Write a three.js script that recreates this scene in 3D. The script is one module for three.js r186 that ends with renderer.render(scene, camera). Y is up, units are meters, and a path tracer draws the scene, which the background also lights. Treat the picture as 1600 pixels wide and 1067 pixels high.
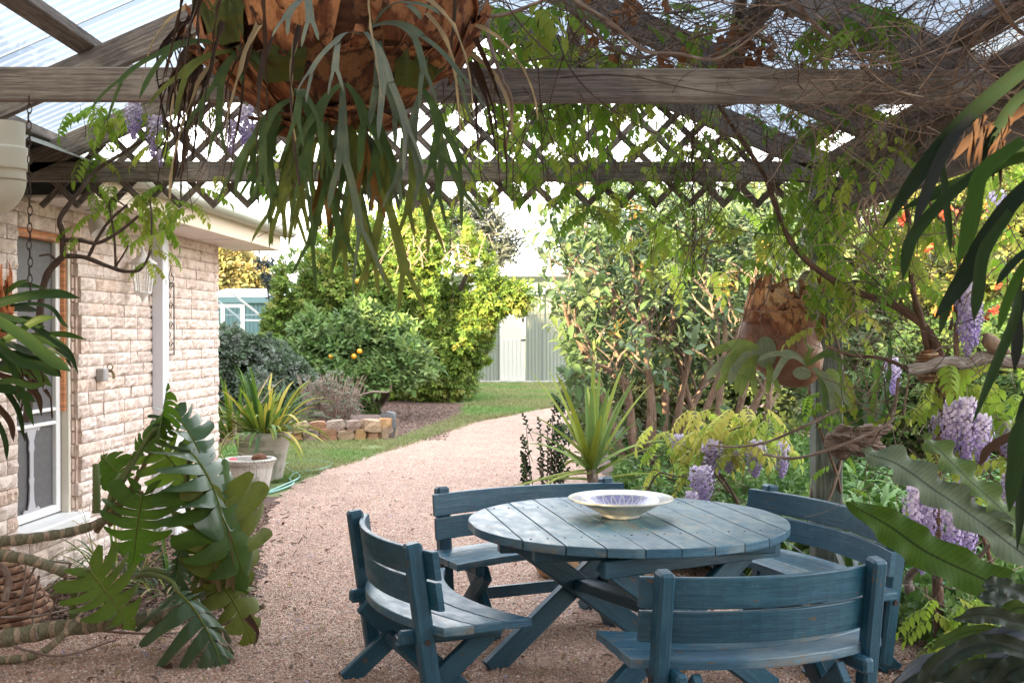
import * as THREE from 'three';
import { mergeGeometries } from 'three/addons/utils/BufferGeometryUtils.js';

// ---------------------------------------------------------------- camera, sky, sun, exposure
const EYE = 1.55, FOC = 1750, DIP = Math.atan(13.5 / FOC);
const scene = new THREE.Scene();
const camera = new THREE.PerspectiveCamera(2 * Math.atan(533.5 / FOC) * 180 / Math.PI, 1024 / 682, 0.1, 2000);
camera.position.set(0, EYE, 0);
camera.rotation.set(-DIP, 0, 0);
camera.focus = 5.2; camera.userData.fStop = 11;
const renderer = new THREE.WebGLRenderer({ antialias: true });
renderer.toneMapping = THREE.LinearToneMapping;
renderer.toneMappingExposure = 6;
renderer.shadowMap.enabled = true;
{ // bright thin haze: nearly white at the horizon, paler blue overhead
  const w = 512, h = 256, d = new Float32Array(w * h * 4);
  for (let j = 0; j < h; j++) for (let i = 0; i < w; i++) {
    const el = ((j + 0.5) / h - 0.5) * Math.PI, s = Math.max(0, Math.sin(el)), k = Math.pow(s, 0.6), o = (j * w + i) * 4;
    const lo = [1.04, 0.97, 0.88], hi = [0.74, 0.83, 0.98], g = el < 0 ? 0.35 : 1;
    for (let c = 0; c < 3; c++) d[o + c] = (lo[c] + (hi[c] - lo[c]) * k) * g * 1.0;
    d[o + 3] = 1;
  }
  const t = new THREE.DataTexture(d, w, h, THREE.RGBAFormat, THREE.FloatType);
  t.mapping = THREE.EquirectangularReflectionMapping; t.magFilter = THREE.LinearFilter; t.needsUpdate = true;
  scene.background = t; scene.environment = t;
}
const SUN = new THREE.Vector3(-0.65, 0.31, 0.65).normalize();
const sun = new THREE.DirectionalLight(new THREE.Color().setRGB(1, 0.79, 0.47), 5);
sun.position.copy(SUN).multiplyScalar(60); sun.castShadow = true; sun.shadow.radius = 1.5;
sun.shadow.mapSize.set(2048, 2048);
Object.assign(sun.shadow.camera, { left: -45, right: 45, top: 45, bottom: -45, near: 1, far: 160 });
scene.add(sun); scene.add(sun.target);

// ---------------------------------------------------------------- helpers
const V = (x, y, z) => new THREE.Vector3(x, y, z);
const rngOf = (a) => () => { a |= 0; a = a + 0x6D2B79F5 | 0; let t = Math.imul(a ^ a >>> 15, 1 | a); t = t + Math.imul(t ^ t >>> 7, 61 | t) ^ t; return ((t ^ t >>> 14) >>> 0) / 4294967296; };
const lerp = (a, b, t) => a + (b - a) * t, clamp = (x, a = 0, b = 1) => Math.min(b, Math.max(a, x));
const smooth = (a, b, x) => { const t = clamp((x - a) / (b - a)); return t * t * (3 - 2 * t); };
function at(px, py, d) { // the point seen at a picture position, d metres in front of the camera
  const u = (px - 800) / FOC, v = (533.5 - py) / FOC, c = Math.cos(DIP), s = Math.sin(DIP);
  const y = v * c - s, z = -(c + v * s), k = d / -z;
  return V(u * k, EYE + y * k, -d);
}
const gnd = (px, py) => { const d = EYE * FOC / (py - 520); return V((px - 800) / FOC * d, 0, -d); };
const taken = {};
function numbered(n) { const k = taken[n] = (taken[n] || 0) + 1; return k === 1 ? n : n + '_' + String(k - 1).padStart(3, '0'); }
function tag(o, label, category, group) { o.userData.label = label; o.userData.category = category; if (group) o.userData.group = group; return o; }
function thing(name, label, category, base = V(0, 0, 0), group) {
  const o = new THREE.Group(); o.name = numbered(name); o.position.copy(base); tag(o, label, category, group); scene.add(o); return o;
}
const shadow = (m) => { m.castShadow = m.receiveShadow = true; return m; };
// part with geometry written in its parent's own axes
function lpart(parent, name, geo, mat) { const m = shadow(new THREE.Mesh(geo, mat)); m.name = name; parent.add(m); return m; }
// part with geometry written in world axes (the thing is not turned)
function part(t, name, geo, mat) {
  const p = t.position; geo.translate(-p.x, -p.y, -p.z); return lpart(t, name, geo, mat);
}
function struct(name, geo, mat) { const m = shadow(new THREE.Mesh(geo, mat)); m.name = numbered(name); m.userData.kind = 'structure'; scene.add(m); return m; }
function stuff(parent, name, geo, mat, mats4, colors) {
  const m = new THREE.InstancedMesh(geo, mat, mats4.length); shadow(m); m.name = parent === scene ? numbered(name) : name;
  for (let i = 0; i < mats4.length; i++) { m.setMatrixAt(i, mats4[i]); if (colors) m.setColorAt(i, colors[i]); }
  m.userData.kind = 'stuff'; parent.add(m); return m;
}
const C = (r, g, b) => new THREE.Color().setRGB(r, g, b);
const clean = (g) => { g = g.index ? g.toNonIndexed() : g; for (const k of Object.keys(g.attributes)) if (!['position', 'normal', 'uv', 'color'].includes(k)) g.deleteAttribute(k); if (!g.attributes.uv) g.setAttribute('uv', new THREE.BufferAttribute(new Float32Array(g.attributes.position.count * 2), 2)); if (!g.attributes.normal) g.computeVertexNormals(); return g; };
const merge = (list) => mergeGeometries(list.map(clean), false);
const move = (g, x, y, z) => g.translate(x, y, z);
// uv in metres by the face's direction; u runs along the x axis of the piece
function boxUV(g, ou = 0, ov = 0) {
  const p = g.attributes.position, n = g.attributes.normal, uv = new Float32Array(p.count * 2);
  for (let i = 0; i < p.count; i++) {
    const ax = Math.abs(n.getX(i)), ay = Math.abs(n.getY(i)), az = Math.abs(n.getZ(i));
    let u, v;
    if (ax > ay && ax > az) { u = p.getZ(i); v = p.getY(i); } else if (ay > az) { u = p.getX(i); v = p.getZ(i); } else { u = p.getX(i); v = p.getY(i); }
    uv[2 * i] = u + ou; uv[2 * i + 1] = v + ov;
  }
  g.setAttribute('uv', new THREE.BufferAttribute(uv, 2)); return g;
}
let uvSeed = rngOf(99);
function chamferBox(w, h, d, c = 0.004) {
  const X = w / 2, Y = h / 2, Z = d / 2, pos = [];
  const P = (sx, sy, sz, a) => a === 0 ? [sx * X, sy * (Y - c), sz * (Z - c)] : a === 1 ? [sx * (X - c), sy * Y, sz * (Z - c)] : [sx * (X - c), sy * (Y - c), sz * Z];
  const tri = (a, b, e) => { const ux = b[0] - a[0], uy = b[1] - a[1], uz = b[2] - a[2], vx = e[0] - a[0], vy = e[1] - a[1], vz = e[2] - a[2]; const nx = uy * vz - uz * vy, ny = uz * vx - ux * vz, nz = ux * vy - uy * vx; if (nx * (a[0] + b[0] + e[0]) + ny * (a[1] + b[1] + e[1]) + nz * (a[2] + b[2] + e[2]) < 0) pos.push(...a, ...e, ...b); else pos.push(...a, ...b, ...e); };
  const quad = (a, b, e, f) => { tri(a, b, e); tri(a, e, f); };
  for (const s of [-1, 1]) {
    quad(P(s, -1, -1, 0), P(s, 1, -1, 0), P(s, 1, 1, 0), P(s, -1, 1, 0));
    quad(P(-1, s, -1, 1), P(1, s, -1, 1), P(1, s, 1, 1), P(-1, s, 1, 1));
    quad(P(-1, -1, s, 2), P(1, -1, s, 2), P(1, 1, s, 2), P(-1, 1, s, 2));
    for (const t of [-1, 1]) {
      quad(P(s, t, -1, 0), P(s, t, 1, 0), P(s, t, 1, 1), P(s, t, -1, 1));
      quad(P(s, -1, t, 0), P(s, 1, t, 0), P(s, 1, t, 2), P(s, -1, t, 2));
      quad(P(-1, s, t, 1), P(1, s, t, 1), P(1, s, t, 2), P(-1, s, t, 2));
      for (const q of [-1, 1]) tri(P(s, t, q, 0), P(s, t, q, 1), P(s, t, q, 2));
    }
  }
  const g = new THREE.BufferGeometry(); g.setAttribute('position', new THREE.Float32BufferAttribute(pos, 3)); g.computeVertexNormals();
  return boxUV(g, uvSeed() * 3, uvSeed() * 3);
}
// timber from a to b: h along "up", w across
function beam(a, b, h, w, up = V(0, 1, 0), c = 0.005) {
  const x = b.clone().sub(a), L = x.length(); x.normalize();
  const z = x.clone().cross(up).normalize(), y = z.clone().cross(x);
  const g = chamferBox(L, h, w, c);
  const m = new THREE.Matrix4().makeBasis(x, y, z); m.setPosition(a.clone().add(b).multiplyScalar(0.5));
  return g.applyMatrix4(m);
}
function tube(pts, rad, sides = 6, segs = 0, uvx = 1) {
  const curve = new THREE.CatmullRomCurve3(pts, false, 'centripetal'); segs = segs || pts.length * 3;
  const pos = [], uv = [], idx = [], P = V(), T = V(), N = V(), B = V(); let ref = null, run = 0, last = null;
  for (let i = 0; i <= segs; i++) {
    const t = i / segs; curve.getPoint(t, P); curve.getTangent(t, T);
    if (last) run += P.distanceTo(last); last = P.clone();
    if (!ref) { ref = Math.abs(T.y) < 0.9 ? V(0, 1, 0) : V(1, 0, 0); ref.addScaledVector(T, -ref.dot(T)).normalize(); } else ref.addScaledVector(T, -ref.dot(T)).normalize();
    B.crossVectors(T, ref);
    const r = typeof rad === 'function' ? rad(t) : Array.isArray(rad) ? rad[0] + (rad[1] - rad[0]) * t : rad;
    for (let k = 0; k <= sides; k++) { const a = k / sides * Math.PI * 2, c = Math.cos(a) * r, s = Math.sin(a) * r; pos.push(P.x + ref.x * c + B.x * s, P.y + ref.y * c + B.y * s, P.z + ref.z * c + B.z * s); uv.push(run * uvx, k / sides * 6.283 * r * uvx + 0.13 * pts[0].x); }
  }
  for (let i = 0; i < segs; i++) for (let k = 0; k < sides; k++) { const a = i * (sides + 1) + k, b = a + sides + 1; idx.push(a, a + 1, b, b, a + 1, b + 1); }
  const g = new THREE.BufferGeometry(); g.setAttribute('position', new THREE.Float32BufferAttribute(pos, 3)); g.setAttribute('uv', new THREE.Float32BufferAttribute(uv, 2)); g.setIndex(idx); g.computeVertexNormals();
  return clean(g);
}
// leaf blade along points; ref = which way its upper face looks; width(t) half width; fold lifts the edges; wave ruffles them
function ribbon(pts, width, ref, { fold = 0.2, across = 2, segs = 0, wave = 0, waveN = 6, ph = 0, twist = 0 } = {}) {
  const curve = new THREE.CatmullRomCurve3(pts, false, 'centripetal'); segs = segs || Math.max(6, pts.length * 2);
  const pos = [], uv = [], idx = [], P = V(), T = V(), S = V(), N = V(), len = curve.getLength();
  for (let i = 0; i <= segs; i++) {
    const t = i / segs; curve.getPoint(t, P); curve.getTangent(t, T);
    S.crossVectors(T, ref); if (S.lengthSq() < 1e-4) S.set(1, 0, 0); S.normalize(); N.crossVectors(S, T).normalize();
    if (twist) { const c = Math.cos(twist * t), s = Math.sin(twist * t), S2 = S.clone(); S.multiplyScalar(c).addScaledVector(N, s); N.multiplyScalar(c).addScaledVector(S2, -s); }
    const w = width(t);
    for (let k = 0; k <= across; k++) {
      const a = k / across * 2 - 1, lift = fold * Math.abs(a) * w + wave * a * a * Math.sin(t * waveN * 6.283 + ph + (a > 0 ? 1.3 : 0));
      pos.push(P.x + S.x * a * w + N.x * lift, P.y + S.y * a * w + N.y * lift, P.z + S.z * a * w + N.z * lift);
      uv.push(t * len, (a * 0.5 + 0.5));
    }
  }
  for (let i = 0; i < segs; i++) for (let k = 0; k < across; k++) { const a = i * (across + 1) + k, b = a + across + 1; idx.push(a, b, a + 1, a + 1, b, b + 1); }
  const g = new THREE.BufferGeometry(); g.setAttribute('position', new THREE.Float32BufferAttribute(pos, 3)); g.setAttribute('uv', new THREE.Float32BufferAttribute(uv, 2)); g.setIndex(idx); g.computeVertexNormals();
  return clean(g);
}
// points of a blade that starts along dir and sags under its weight
function sag(p, dir, len, droop, n = 7, jitter = 0, r = null) {
  const out = [p.clone()], d = dir.clone().normalize(), q = p.clone(), ds = len / (n - 1);
  for (let i = 1; i < n; i++) { d.y -= droop * ds / len * (0.4 + 1.2 * i / n); if (jitter) { d.x += (r() - 0.5) * jitter; d.z += (r() - 0.5) * jitter; d.y += (r() - 0.5) * jitter; } d.normalize(); q.addScaledVector(d, ds); out.push(q.clone()); }
  return out;
}
const strapW = (w, base = 0.6, tip = 0.75) => (t) => w * Math.min(1, base + t * 2) * (t < tip ? 1 : Math.max(0.03, Math.cos((t - tip) / (1 - tip) * 1.5)));
const leafW = (w) => (t) => Math.max(0.0015, w * Math.pow(Math.sin(Math.PI * Math.pow(clamp(t), 0.8)), 0.9));
function lathe(prof, seg = 32) { return clean(new THREE.LatheGeometry(prof.map(([x, y]) => new THREE.Vector2(x, y)), seg)); }
function tint(geo, fn) { // vertex colours, linear
  const p = geo.attributes.position, c = new Float32Array(p.count * 3);
  for (let i = 0; i < p.count; i++) { const k = fn(p.getX(i), p.getY(i), p.getZ(i), i); c[3 * i] = k[0]; c[3 * i + 1] = k[1]; c[3 * i + 2] = k[2]; }
  geo.setAttribute('color', new THREE.BufferAttribute(c, 3)); return geo;
}

// ---------------------------------------------------------------- noise and textures
const hash = (x, y, s) => { let h = Math.imul(x, 374761393) + Math.imul(y, 668265263) + Math.imul(s, 1442695041) | 0; h = Math.imul(h ^ h >>> 13, 1274126177); return ((h ^ h >>> 16) >>> 0) / 4294967296; };
function vn(x, y, px, py, s) { // value noise, repeats after px, py
  const x0 = Math.floor(x), y0 = Math.floor(y), fx = x - x0, fy = y - y0, u = fx * fx * (3 - 2 * fx), v = fy * fy * (3 - 2 * fy);
  const m = (a, n) => ((a % n) + n) % n, a = m(x0, px), b = m(x0 + 1, px), c = m(y0, py), d = m(y0 + 1, py);
  return lerp(lerp(hash(a, c, s), hash(b, c, s), u), lerp(hash(a, d, s), hash(b, d, s), u), v);
}
const fbm = (x, y, px, py, s, o = 4) => { let r = 0, a = 0.5, k = 1, t = 0; for (let i = 0; i < o; i++) { r += a * vn(x * k, y * k, px * k, py * k, s + i); t += a; a *= 0.5; k *= 2; } return r / t; };
const enc = (v) => { v = clamp(v); return Math.round(255 * (v <= 0.0031308 ? 12.92 * v : 1.055 * Math.pow(v, 1 / 2.4) - 0.055)); };
function texture(w, h, fn, metres, srgb = true) {
  const d = new Uint8Array(w * h * 4);
  for (let j = 0; j < h; j++) for (let i = 0; i < w; i++) {
    const c = fn((i + 0.5) / w, (j + 0.5) / h), o = (j * w + i) * 4;
    if (srgb) { d[o] = enc(c[0]); d[o + 1] = enc(c[1]); d[o + 2] = enc(c[2]); } else d[o] = d[o + 1] = d[o + 2] = Math.round(255 * clamp(c));
    d[o + 3] = 255;
  }
  const t = new THREE.DataTexture(d, w, h, THREE.RGBAFormat); t.wrapS = t.wrapT = THREE.RepeatWrapping; t.magFilter = THREE.LinearFilter; t.minFilter = THREE.LinearFilter;
  if (srgb) t.colorSpace = THREE.SRGBColorSpace;
  if (metres) t.repeat.set(1 / metres[0], 1 / metres[1]);
  t.needsUpdate = true; return t;
}
const mix3 = (a, b, t) => [lerp(a[0], b[0], t), lerp(a[1], b[1], t), lerp(a[2], b[2], t)];
// jittered cells: [id hash, distance to the border]
function cells(u, v, n, m, s) {
  const x = u * n, y = v * m, xi = Math.floor(x), yi = Math.floor(y); let d1 = 9, d2 = 9, id = 0;
  for (let j = -1; j <= 1; j++) for (let i = -1; i <= 1; i++) { const cx = xi + i, cy = yi + j, wx = ((cx % n) + n) % n, wy = ((cy % m) + m) % m, hx = hash(wx, wy, s), hy = hash(wx, wy, s + 7), dx = cx + hx - x, dy = cy + hy - y, d = dx * dx + dy * dy; if (d < d1) { d2 = d1; d1 = d; id = hash(wx, wy, s + 13); } else if (d < d2) d2 = d; }
  return [id, Math.sqrt(d2) - Math.sqrt(d1)];
}
const T = {};
{ // weathered timber, grain along u
  const grain = (u, v, s) => fbm(u * 5, v * 70, 5, 70, s, 4) * 0.6 + fbm(u * 24, v * 160, 24, 160, s + 9, 2) * 0.4;
  const timber = (a, b, c, s) => texture(512, 512, (u, v) => { const g = grain(u, v, s), m = fbm(u * 4, v * 6, 4, 6, s + 3, 4), k = fbm(u * 40, v * 8, 40, 8, s + 5, 3); let r = mix3(a, b, smooth(0.25, 0.75, g)); r = mix3(r, c, smooth(0.5, 0.8, m) * 0.55); const crack = smooth(0.72, 0.78, fbm(u * 3, v * 50, 3, 50, s + 21, 3)); return r.map((x) => x * (0.88 + 0.24 * k) * (1 - 0.5 * crack)); }, [1.0, 0.5]);
  T.timber = timber([0.12, 0.096, 0.084], [0.26, 0.215, 0.19], [0.33, 0.29, 0.265], 11);
  T.timberBump = texture(512, 512, (u, v) => grain(u, v, 11), [1.0, 0.5], false);
  T.grey = timber([0.17, 0.16, 0.15], [0.36, 0.34, 0.31], [0.13, 0.18, 0.16], 31);
  // blue paint on sawn boards: brush streaks, chalky patches, chips down to brown wood
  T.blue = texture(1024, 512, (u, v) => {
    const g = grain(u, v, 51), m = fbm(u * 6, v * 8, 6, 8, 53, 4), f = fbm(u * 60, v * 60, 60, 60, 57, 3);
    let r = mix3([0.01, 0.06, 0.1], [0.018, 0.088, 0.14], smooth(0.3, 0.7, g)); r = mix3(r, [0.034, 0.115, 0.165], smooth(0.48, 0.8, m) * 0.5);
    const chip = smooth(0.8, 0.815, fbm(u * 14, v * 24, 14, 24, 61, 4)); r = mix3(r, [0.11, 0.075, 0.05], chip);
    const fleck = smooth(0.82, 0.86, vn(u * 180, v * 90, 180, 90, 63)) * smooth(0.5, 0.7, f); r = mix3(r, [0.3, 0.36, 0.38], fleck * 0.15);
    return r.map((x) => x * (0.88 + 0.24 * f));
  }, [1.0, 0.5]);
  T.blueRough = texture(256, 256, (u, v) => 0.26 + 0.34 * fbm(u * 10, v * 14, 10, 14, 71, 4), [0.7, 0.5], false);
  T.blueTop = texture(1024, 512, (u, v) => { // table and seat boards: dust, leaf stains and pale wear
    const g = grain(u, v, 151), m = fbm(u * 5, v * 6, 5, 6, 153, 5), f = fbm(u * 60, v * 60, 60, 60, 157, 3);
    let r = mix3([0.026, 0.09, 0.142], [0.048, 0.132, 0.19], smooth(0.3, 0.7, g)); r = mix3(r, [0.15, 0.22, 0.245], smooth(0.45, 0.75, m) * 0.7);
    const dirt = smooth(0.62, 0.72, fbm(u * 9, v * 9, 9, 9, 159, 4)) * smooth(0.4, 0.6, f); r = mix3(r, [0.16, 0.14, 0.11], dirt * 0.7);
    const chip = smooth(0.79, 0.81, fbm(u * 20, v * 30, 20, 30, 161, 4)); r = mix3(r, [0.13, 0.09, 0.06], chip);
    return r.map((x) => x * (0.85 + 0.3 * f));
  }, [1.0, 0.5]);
  T.bark = texture(256, 256, (u, v) => { const g = fbm(u * 8, v * 16, 8, 16, 81, 5), k = smooth(0.55, 0.7, fbm(u * 5, v * 7, 5, 7, 83, 4)); return mix3(mix3([0.085, 0.06, 0.047], [0.26, 0.2, 0.165], g), [0.3, 0.27, 0.25], k * 0.6); }, [0.25, 0.12]);
  T.barkBump = texture(256, 256, (u, v) => fbm(u * 8, v * 16, 8, 16, 81, 5), [0.25, 0.12], false);
}
{ // crushed pink granite
  const stone = (id) => id < 0.42 ? [0.46, 0.305, 0.23] : id < 0.62 ? [0.58, 0.43, 0.34] : id < 0.74 ? [0.66, 0.54, 0.46] : id < 0.86 ? [0.31, 0.185, 0.14] : id < 0.94 ? [0.4, 0.34, 0.3] : [0.2, 0.12, 0.095];
  T.gravel = texture(1536, 1536, (u, v) => { const [a, e] = cells(u, v, 170, 170, 5), b = cells(u, v, 61, 61, 9)[0], m = fbm(u * 9, v * 9, 9, 9, 17, 4); const c = stone(a), k = smooth(0.02, 0.2, e); const q = mix3([0.25, 0.16, 0.125], c, 0.25 + 0.75 * k); return q.map((x) => x * (0.9 + 0.15 * b) * (0.8 + 0.4 * m)); }, [1.9, 1.9]);
  T.gravelBump = texture(1024, 1024, (u, v) => { const [a, e] = cells(u, v, 170, 170, 5); return smooth(0, 0.45, e) * (0.5 + 0.5 * a); }, [1.9, 1.9], false);
  T.mulch = texture(1024, 1024, (u, v) => { const [a, e] = cells(u, v, 60, 130, 25), [b, f] = cells(v, u, 50, 120, 29); const k = a > 0.5 ? a : b, q = a > 0.5 ? e : f; return mix3([0.035, 0.02, 0.014], [0.2 + 0.12 * k, 0.115 + 0.09 * k, 0.08 + 0.08 * k], smooth(0, 0.35, q) * (0.35 + 0.65 * hash(k * 1e6 | 0, 3, 4))); }, [1.6, 1.6]);
  T.mulchBump = texture(512, 512, (u, v) => { const [a, e] = cells(u, v, 60, 130, 25), [b, f] = cells(v, u, 50, 120, 29); return a > 0.5 ? 0.5 + e * 0.5 : f * 0.6; }, [1.6, 1.6], false);
  T.turf = texture(512, 512, (u, v) => { const a = fbm(u * 40, v * 40, 40, 40, 35, 4), m = fbm(u * 4, v * 4, 4, 4, 37, 4); return mix3(mix3([0.05, 0.085, 0.02], [0.15, 0.2, 0.06], a), [0.25, 0.21, 0.11], smooth(0.5, 0.75, m) * 0.6); }, [3, 3]);
  T.brick = texture(512, 512, (u, v) => { const a = fbm(u * 12, v * 14, 12, 14, 41, 5), b = fbm(u * 70, v * 70, 70, 70, 43, 3), k = smooth(0.66, 0.74, fbm(u * 26, v * 20, 26, 20, 47, 4)); let r = mix3([0.6, 0.485, 0.415], [0.76, 0.655, 0.58], smooth(0.3, 0.65, a)); r = mix3(r, [0.32, 0.25, 0.21], k * 0.5); return r.map((x) => x * (0.88 + 0.24 * b)); }, [0.9, 0.9]);
  T.brickBump = texture(512, 512, (u, v) => 0.6 * fbm(u * 22, v * 26, 22, 26, 41, 5) + 0.4 * fbm(u * 90, v * 90, 90, 90, 49, 2), [0.9, 0.9], false);
  T.stone = texture(256, 256, (u, v) => { const a = fbm(u * 6, v * 6, 6, 6, 141, 5), b = fbm(u * 40, v * 40, 40, 40, 143, 3); return mix3([0.42, 0.34, 0.28], [1, 0.95, 0.88], a).map((x) => x * (0.8 + 0.4 * b)); }, [0.4, 0.4]);
  T.concrete = texture(256, 256, (u, v) => { const a = fbm(u * 7, v * 5, 7, 5, 241, 5), b = fbm(u * 50, v * 50, 50, 50, 243, 3), k = smooth(0.56, 0.7, fbm(u * 4, v * 5, 4, 5, 247, 4)); return mix3(mix3([0.4, 0.37, 0.33], [0.58, 0.54, 0.48], a), [0.22, 0.22, 0.17], k * 0.7).map((x) => x * (0.85 + 0.3 * b)); }, [0.5, 0.5]);
  T.fibre = texture(512, 256, (u, v) => { const a = fbm(u * 8, v * 40, 8, 40, 341, 5), m = fbm(u * 9, v * 10, 9, 10, 343, 5), k = smooth(0.5, 0.7, fbm(u * 14, v * 14, 14, 14, 347, 5)), f = fbm(u * 80, v * 80, 80, 80, 349, 2); return mix3(mix3([0.11, 0.035, 0.015], [0.3, 0.115, 0.045], a), mix3([0.48, 0.25, 0.12], [0.045, 0.018, 0.011], k), smooth(0.35, 0.65, m)).map((x) => x * (0.7 + 0.6 * f)); }, [0.5, 0.4]);
  T.blade = texture(256, 128, (u, v) => { const a = fbm(u * 3, v * 60, 3, 60, 441, 3), m = fbm(u * 8, v * 6, 8, 6, 443, 4), k = smooth(0.66, 0.76, fbm(u * 16, v * 5, 16, 5, 447, 4)), r = Math.abs(v - 0.5) < 0.035 ? 1.15 : 1, q = (0.72 + 0.3 * a + 0.25 * (m - 0.5)) * r; return [q * (1 + 0.5 * k), q * (1 - 0.1 * k), q * (1 - 0.2 * k)]; }, [0.35, 1]);
  T.felt = texture(256, 128, (u, v) => { const a = fbm(u * 6, v * 14, 6, 14, 541, 4), f = fbm(u * 60, v * 30, 60, 30, 543, 2), k = smooth(0.64, 0.76, fbm(u * 5, v * 4, 5, 4, 547, 4)); const q = 0.62 + 0.45 * a + 0.2 * (f - 0.5); return [q * (1 + 0.6 * k), q * (1 + 0.1 * k), q * (1 - 0.1 * k)]; }, [0.3, 1]);
  T.nest = texture(512, 128, (u, v) => { const s = Math.abs(v - 0.5), l = Math.abs(((u * 34 + s * 3) % 1) - 0.5) < 0.12 ? 0.8 : 1, m = fbm(u * 10, v * 4, 10, 4, 641, 4), r = s < 0.03 ? 0.35 : 1, q = (0.7 + 0.5 * m) * l * r; return [q, q, q]; }, [0.5, 1]);
  T.mon = texture(512, 128, (u, v) => { const a = Math.abs((u * 7) % 1 - 0.5), vein = smooth(0.05, 0.015, a * (0.5 + 0.8 * v)), n = fbm(u * 40, v * 10, 40, 10, 741, 4), side = smooth(0.1, 0.03, Math.abs(((u * 7) % 1 - 0.5 + v * 0.9) * 5 % 1 - 0.5)) * 0.12; const q = 0.75 + 0.4 * n + side; return mix3([q, q, q], [1.6, 1.35, 1.6], vein * 0.55); }, null);
  T.fibreBump = texture(256, 256, (u, v) => 0.6 * fbm(u * 6, v * 30, 6, 30, 341, 4) + 0.4 * fbm(u * 14, v * 14, 14, 14, 345, 4), [0.5, 0.4], false);
}
const std = (o) => new THREE.MeshStandardMaterial({ side: THREE.DoubleSide, roughness: 0.8, ...o });
const leafM = (r, g, b, { t = 0.35, gloss = 0.25, coatR = 0.4, map = null } = {}) => new THREE.MeshPhysicalMaterial({ map, color: C(r, g, b), roughness: 0.95, transmission: t, thickness: 0, clearcoat: gloss, clearcoatRoughness: coatR, side: THREE.DoubleSide, specularIntensity: 0.4 });
const M = {
  timber: std({ map: T.timber, bumpMap: T.timberBump, bumpScale: 0.004, roughness: 0.85 }),
  timberDark: std({ map: T.timber, color: C(0.72, 0.68, 0.66), bumpMap: T.timberBump, bumpScale: 0.004, roughness: 0.9 }),
  timberGreen: std({ map: T.timber, color: C(0.45, 0.72, 0.6), bumpMap: T.timberBump, bumpScale: 0.003, roughness: 0.8 }),
  post: std({ map: T.grey, bumpMap: T.timberBump, bumpScale: 0.004, color: C(0.36, 0.42, 0.37), roughness: 0.85 }),
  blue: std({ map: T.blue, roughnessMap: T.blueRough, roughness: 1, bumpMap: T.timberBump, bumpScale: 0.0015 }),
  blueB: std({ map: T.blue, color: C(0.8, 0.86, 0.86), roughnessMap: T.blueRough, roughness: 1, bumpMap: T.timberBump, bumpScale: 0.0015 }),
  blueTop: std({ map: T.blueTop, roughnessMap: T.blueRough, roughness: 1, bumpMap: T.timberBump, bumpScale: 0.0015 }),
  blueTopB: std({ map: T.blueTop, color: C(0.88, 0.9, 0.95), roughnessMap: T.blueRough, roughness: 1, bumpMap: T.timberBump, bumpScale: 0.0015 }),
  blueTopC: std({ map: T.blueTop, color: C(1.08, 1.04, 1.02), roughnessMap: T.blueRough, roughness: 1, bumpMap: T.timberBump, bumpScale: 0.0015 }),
  gravel: std({ map: T.gravel, color: C(1.07, 1.0, 0.93), bumpMap: T.gravelBump, bumpScale: 0.012, roughness: 0.95 }),
  mulch: std({ map: T.mulch, bumpMap: T.mulchBump, bumpScale: 0.03, roughness: 0.95 }),
  turf: std({ map: T.turf, roughness: 1 }),
  bark: std({ map: T.bark, bumpMap: T.barkBump, bumpScale: 0.006, roughness: 0.95 }),
  twig: std({ map: T.bark, color: C(1.05, 0.95, 0.9), roughness: 0.9 }),
  twigDark: std({ map: T.bark, color: C(0.5, 0.42, 0.38), roughness: 0.9 }),
  twigPale: std({ map: T.bark, color: C(1.55, 1.4, 1.3), roughness: 0.9 }),
  white: std({ color: C(0.74, 0.73, 0.71), roughness: 0.45 }),
  cream: std({ color: C(0.66, 0.6, 0.5), roughness: 0.5 }),
  concrete: std({ map: T.concrete, color: C(0.74, 0.73, 0.7), bumpMap: T.stone, bumpScale: 0.004, roughness: 0.9 }),
  fibre: std({ map: T.fibre, color: C(0.82, 0.66, 0.6), bumpMap: T.fibreBump, bumpScale: 0.008, roughness: 0.9 }),
  fibreDark: std({ map: T.fibre, color: C(0.4, 0.34, 0.3), bumpMap: T.fibreBump, bumpScale: 0.008, roughness: 0.9 }),
  fibrePale: std({ map: T.fibre, color: C(1.5, 1.7, 1.9), bumpMap: T.fibreBump, bumpScale: 0.006, roughness: 0.8 }),
  iron: std({ color: C(0.03, 0.026, 0.024), roughness: 0.6, metalness: 0.6 }),
  rust: std({ color: C(0.07, 0.045, 0.035), roughness: 0.75, metalness: 0.4 }),
};
// ================================================================ ground
function sheet(pts, y, jitter, seed, step = 0.25) { // polygon of (x, distance) points with a ragged edge
  const r = rngOf(seed), out = [];
  for (let i = 0; i < pts.length; i++) {
    const a = pts[i], b = pts[(i + 1) % pts.length], L = Math.hypot(b[0] - a[0], b[1] - a[1]), n = jitter ? Math.max(1, Math.min(60, Math.round(L / step))) : 1;
    for (let k = 0; k < n; k++) { const t = k / n; out.push(new THREE.Vector2(lerp(a[0], b[0], t) + (r() - 0.5) * jitter, lerp(a[1], b[1], t) + (r() - 0.5) * jitter)); }
  }
  const g = new THREE.ShapeGeometry(new THREE.Shape(out)); g.rotateX(-Math.PI / 2); g.translate(0, y, 0); return clean(g);
}
struct('ground', sheet([[-300, -60], [300, -60], [300, 600], [-300, 600]], -0.004, 0, 1), M.turf);
struct('garden_soil', sheet([[-3.4, 1], [9, 1], [12, 24], [3, 30], [1.4, 20], [0.4, 11], [-3.4, 10.4]], 0, 0, 2), M.mulch);
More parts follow.
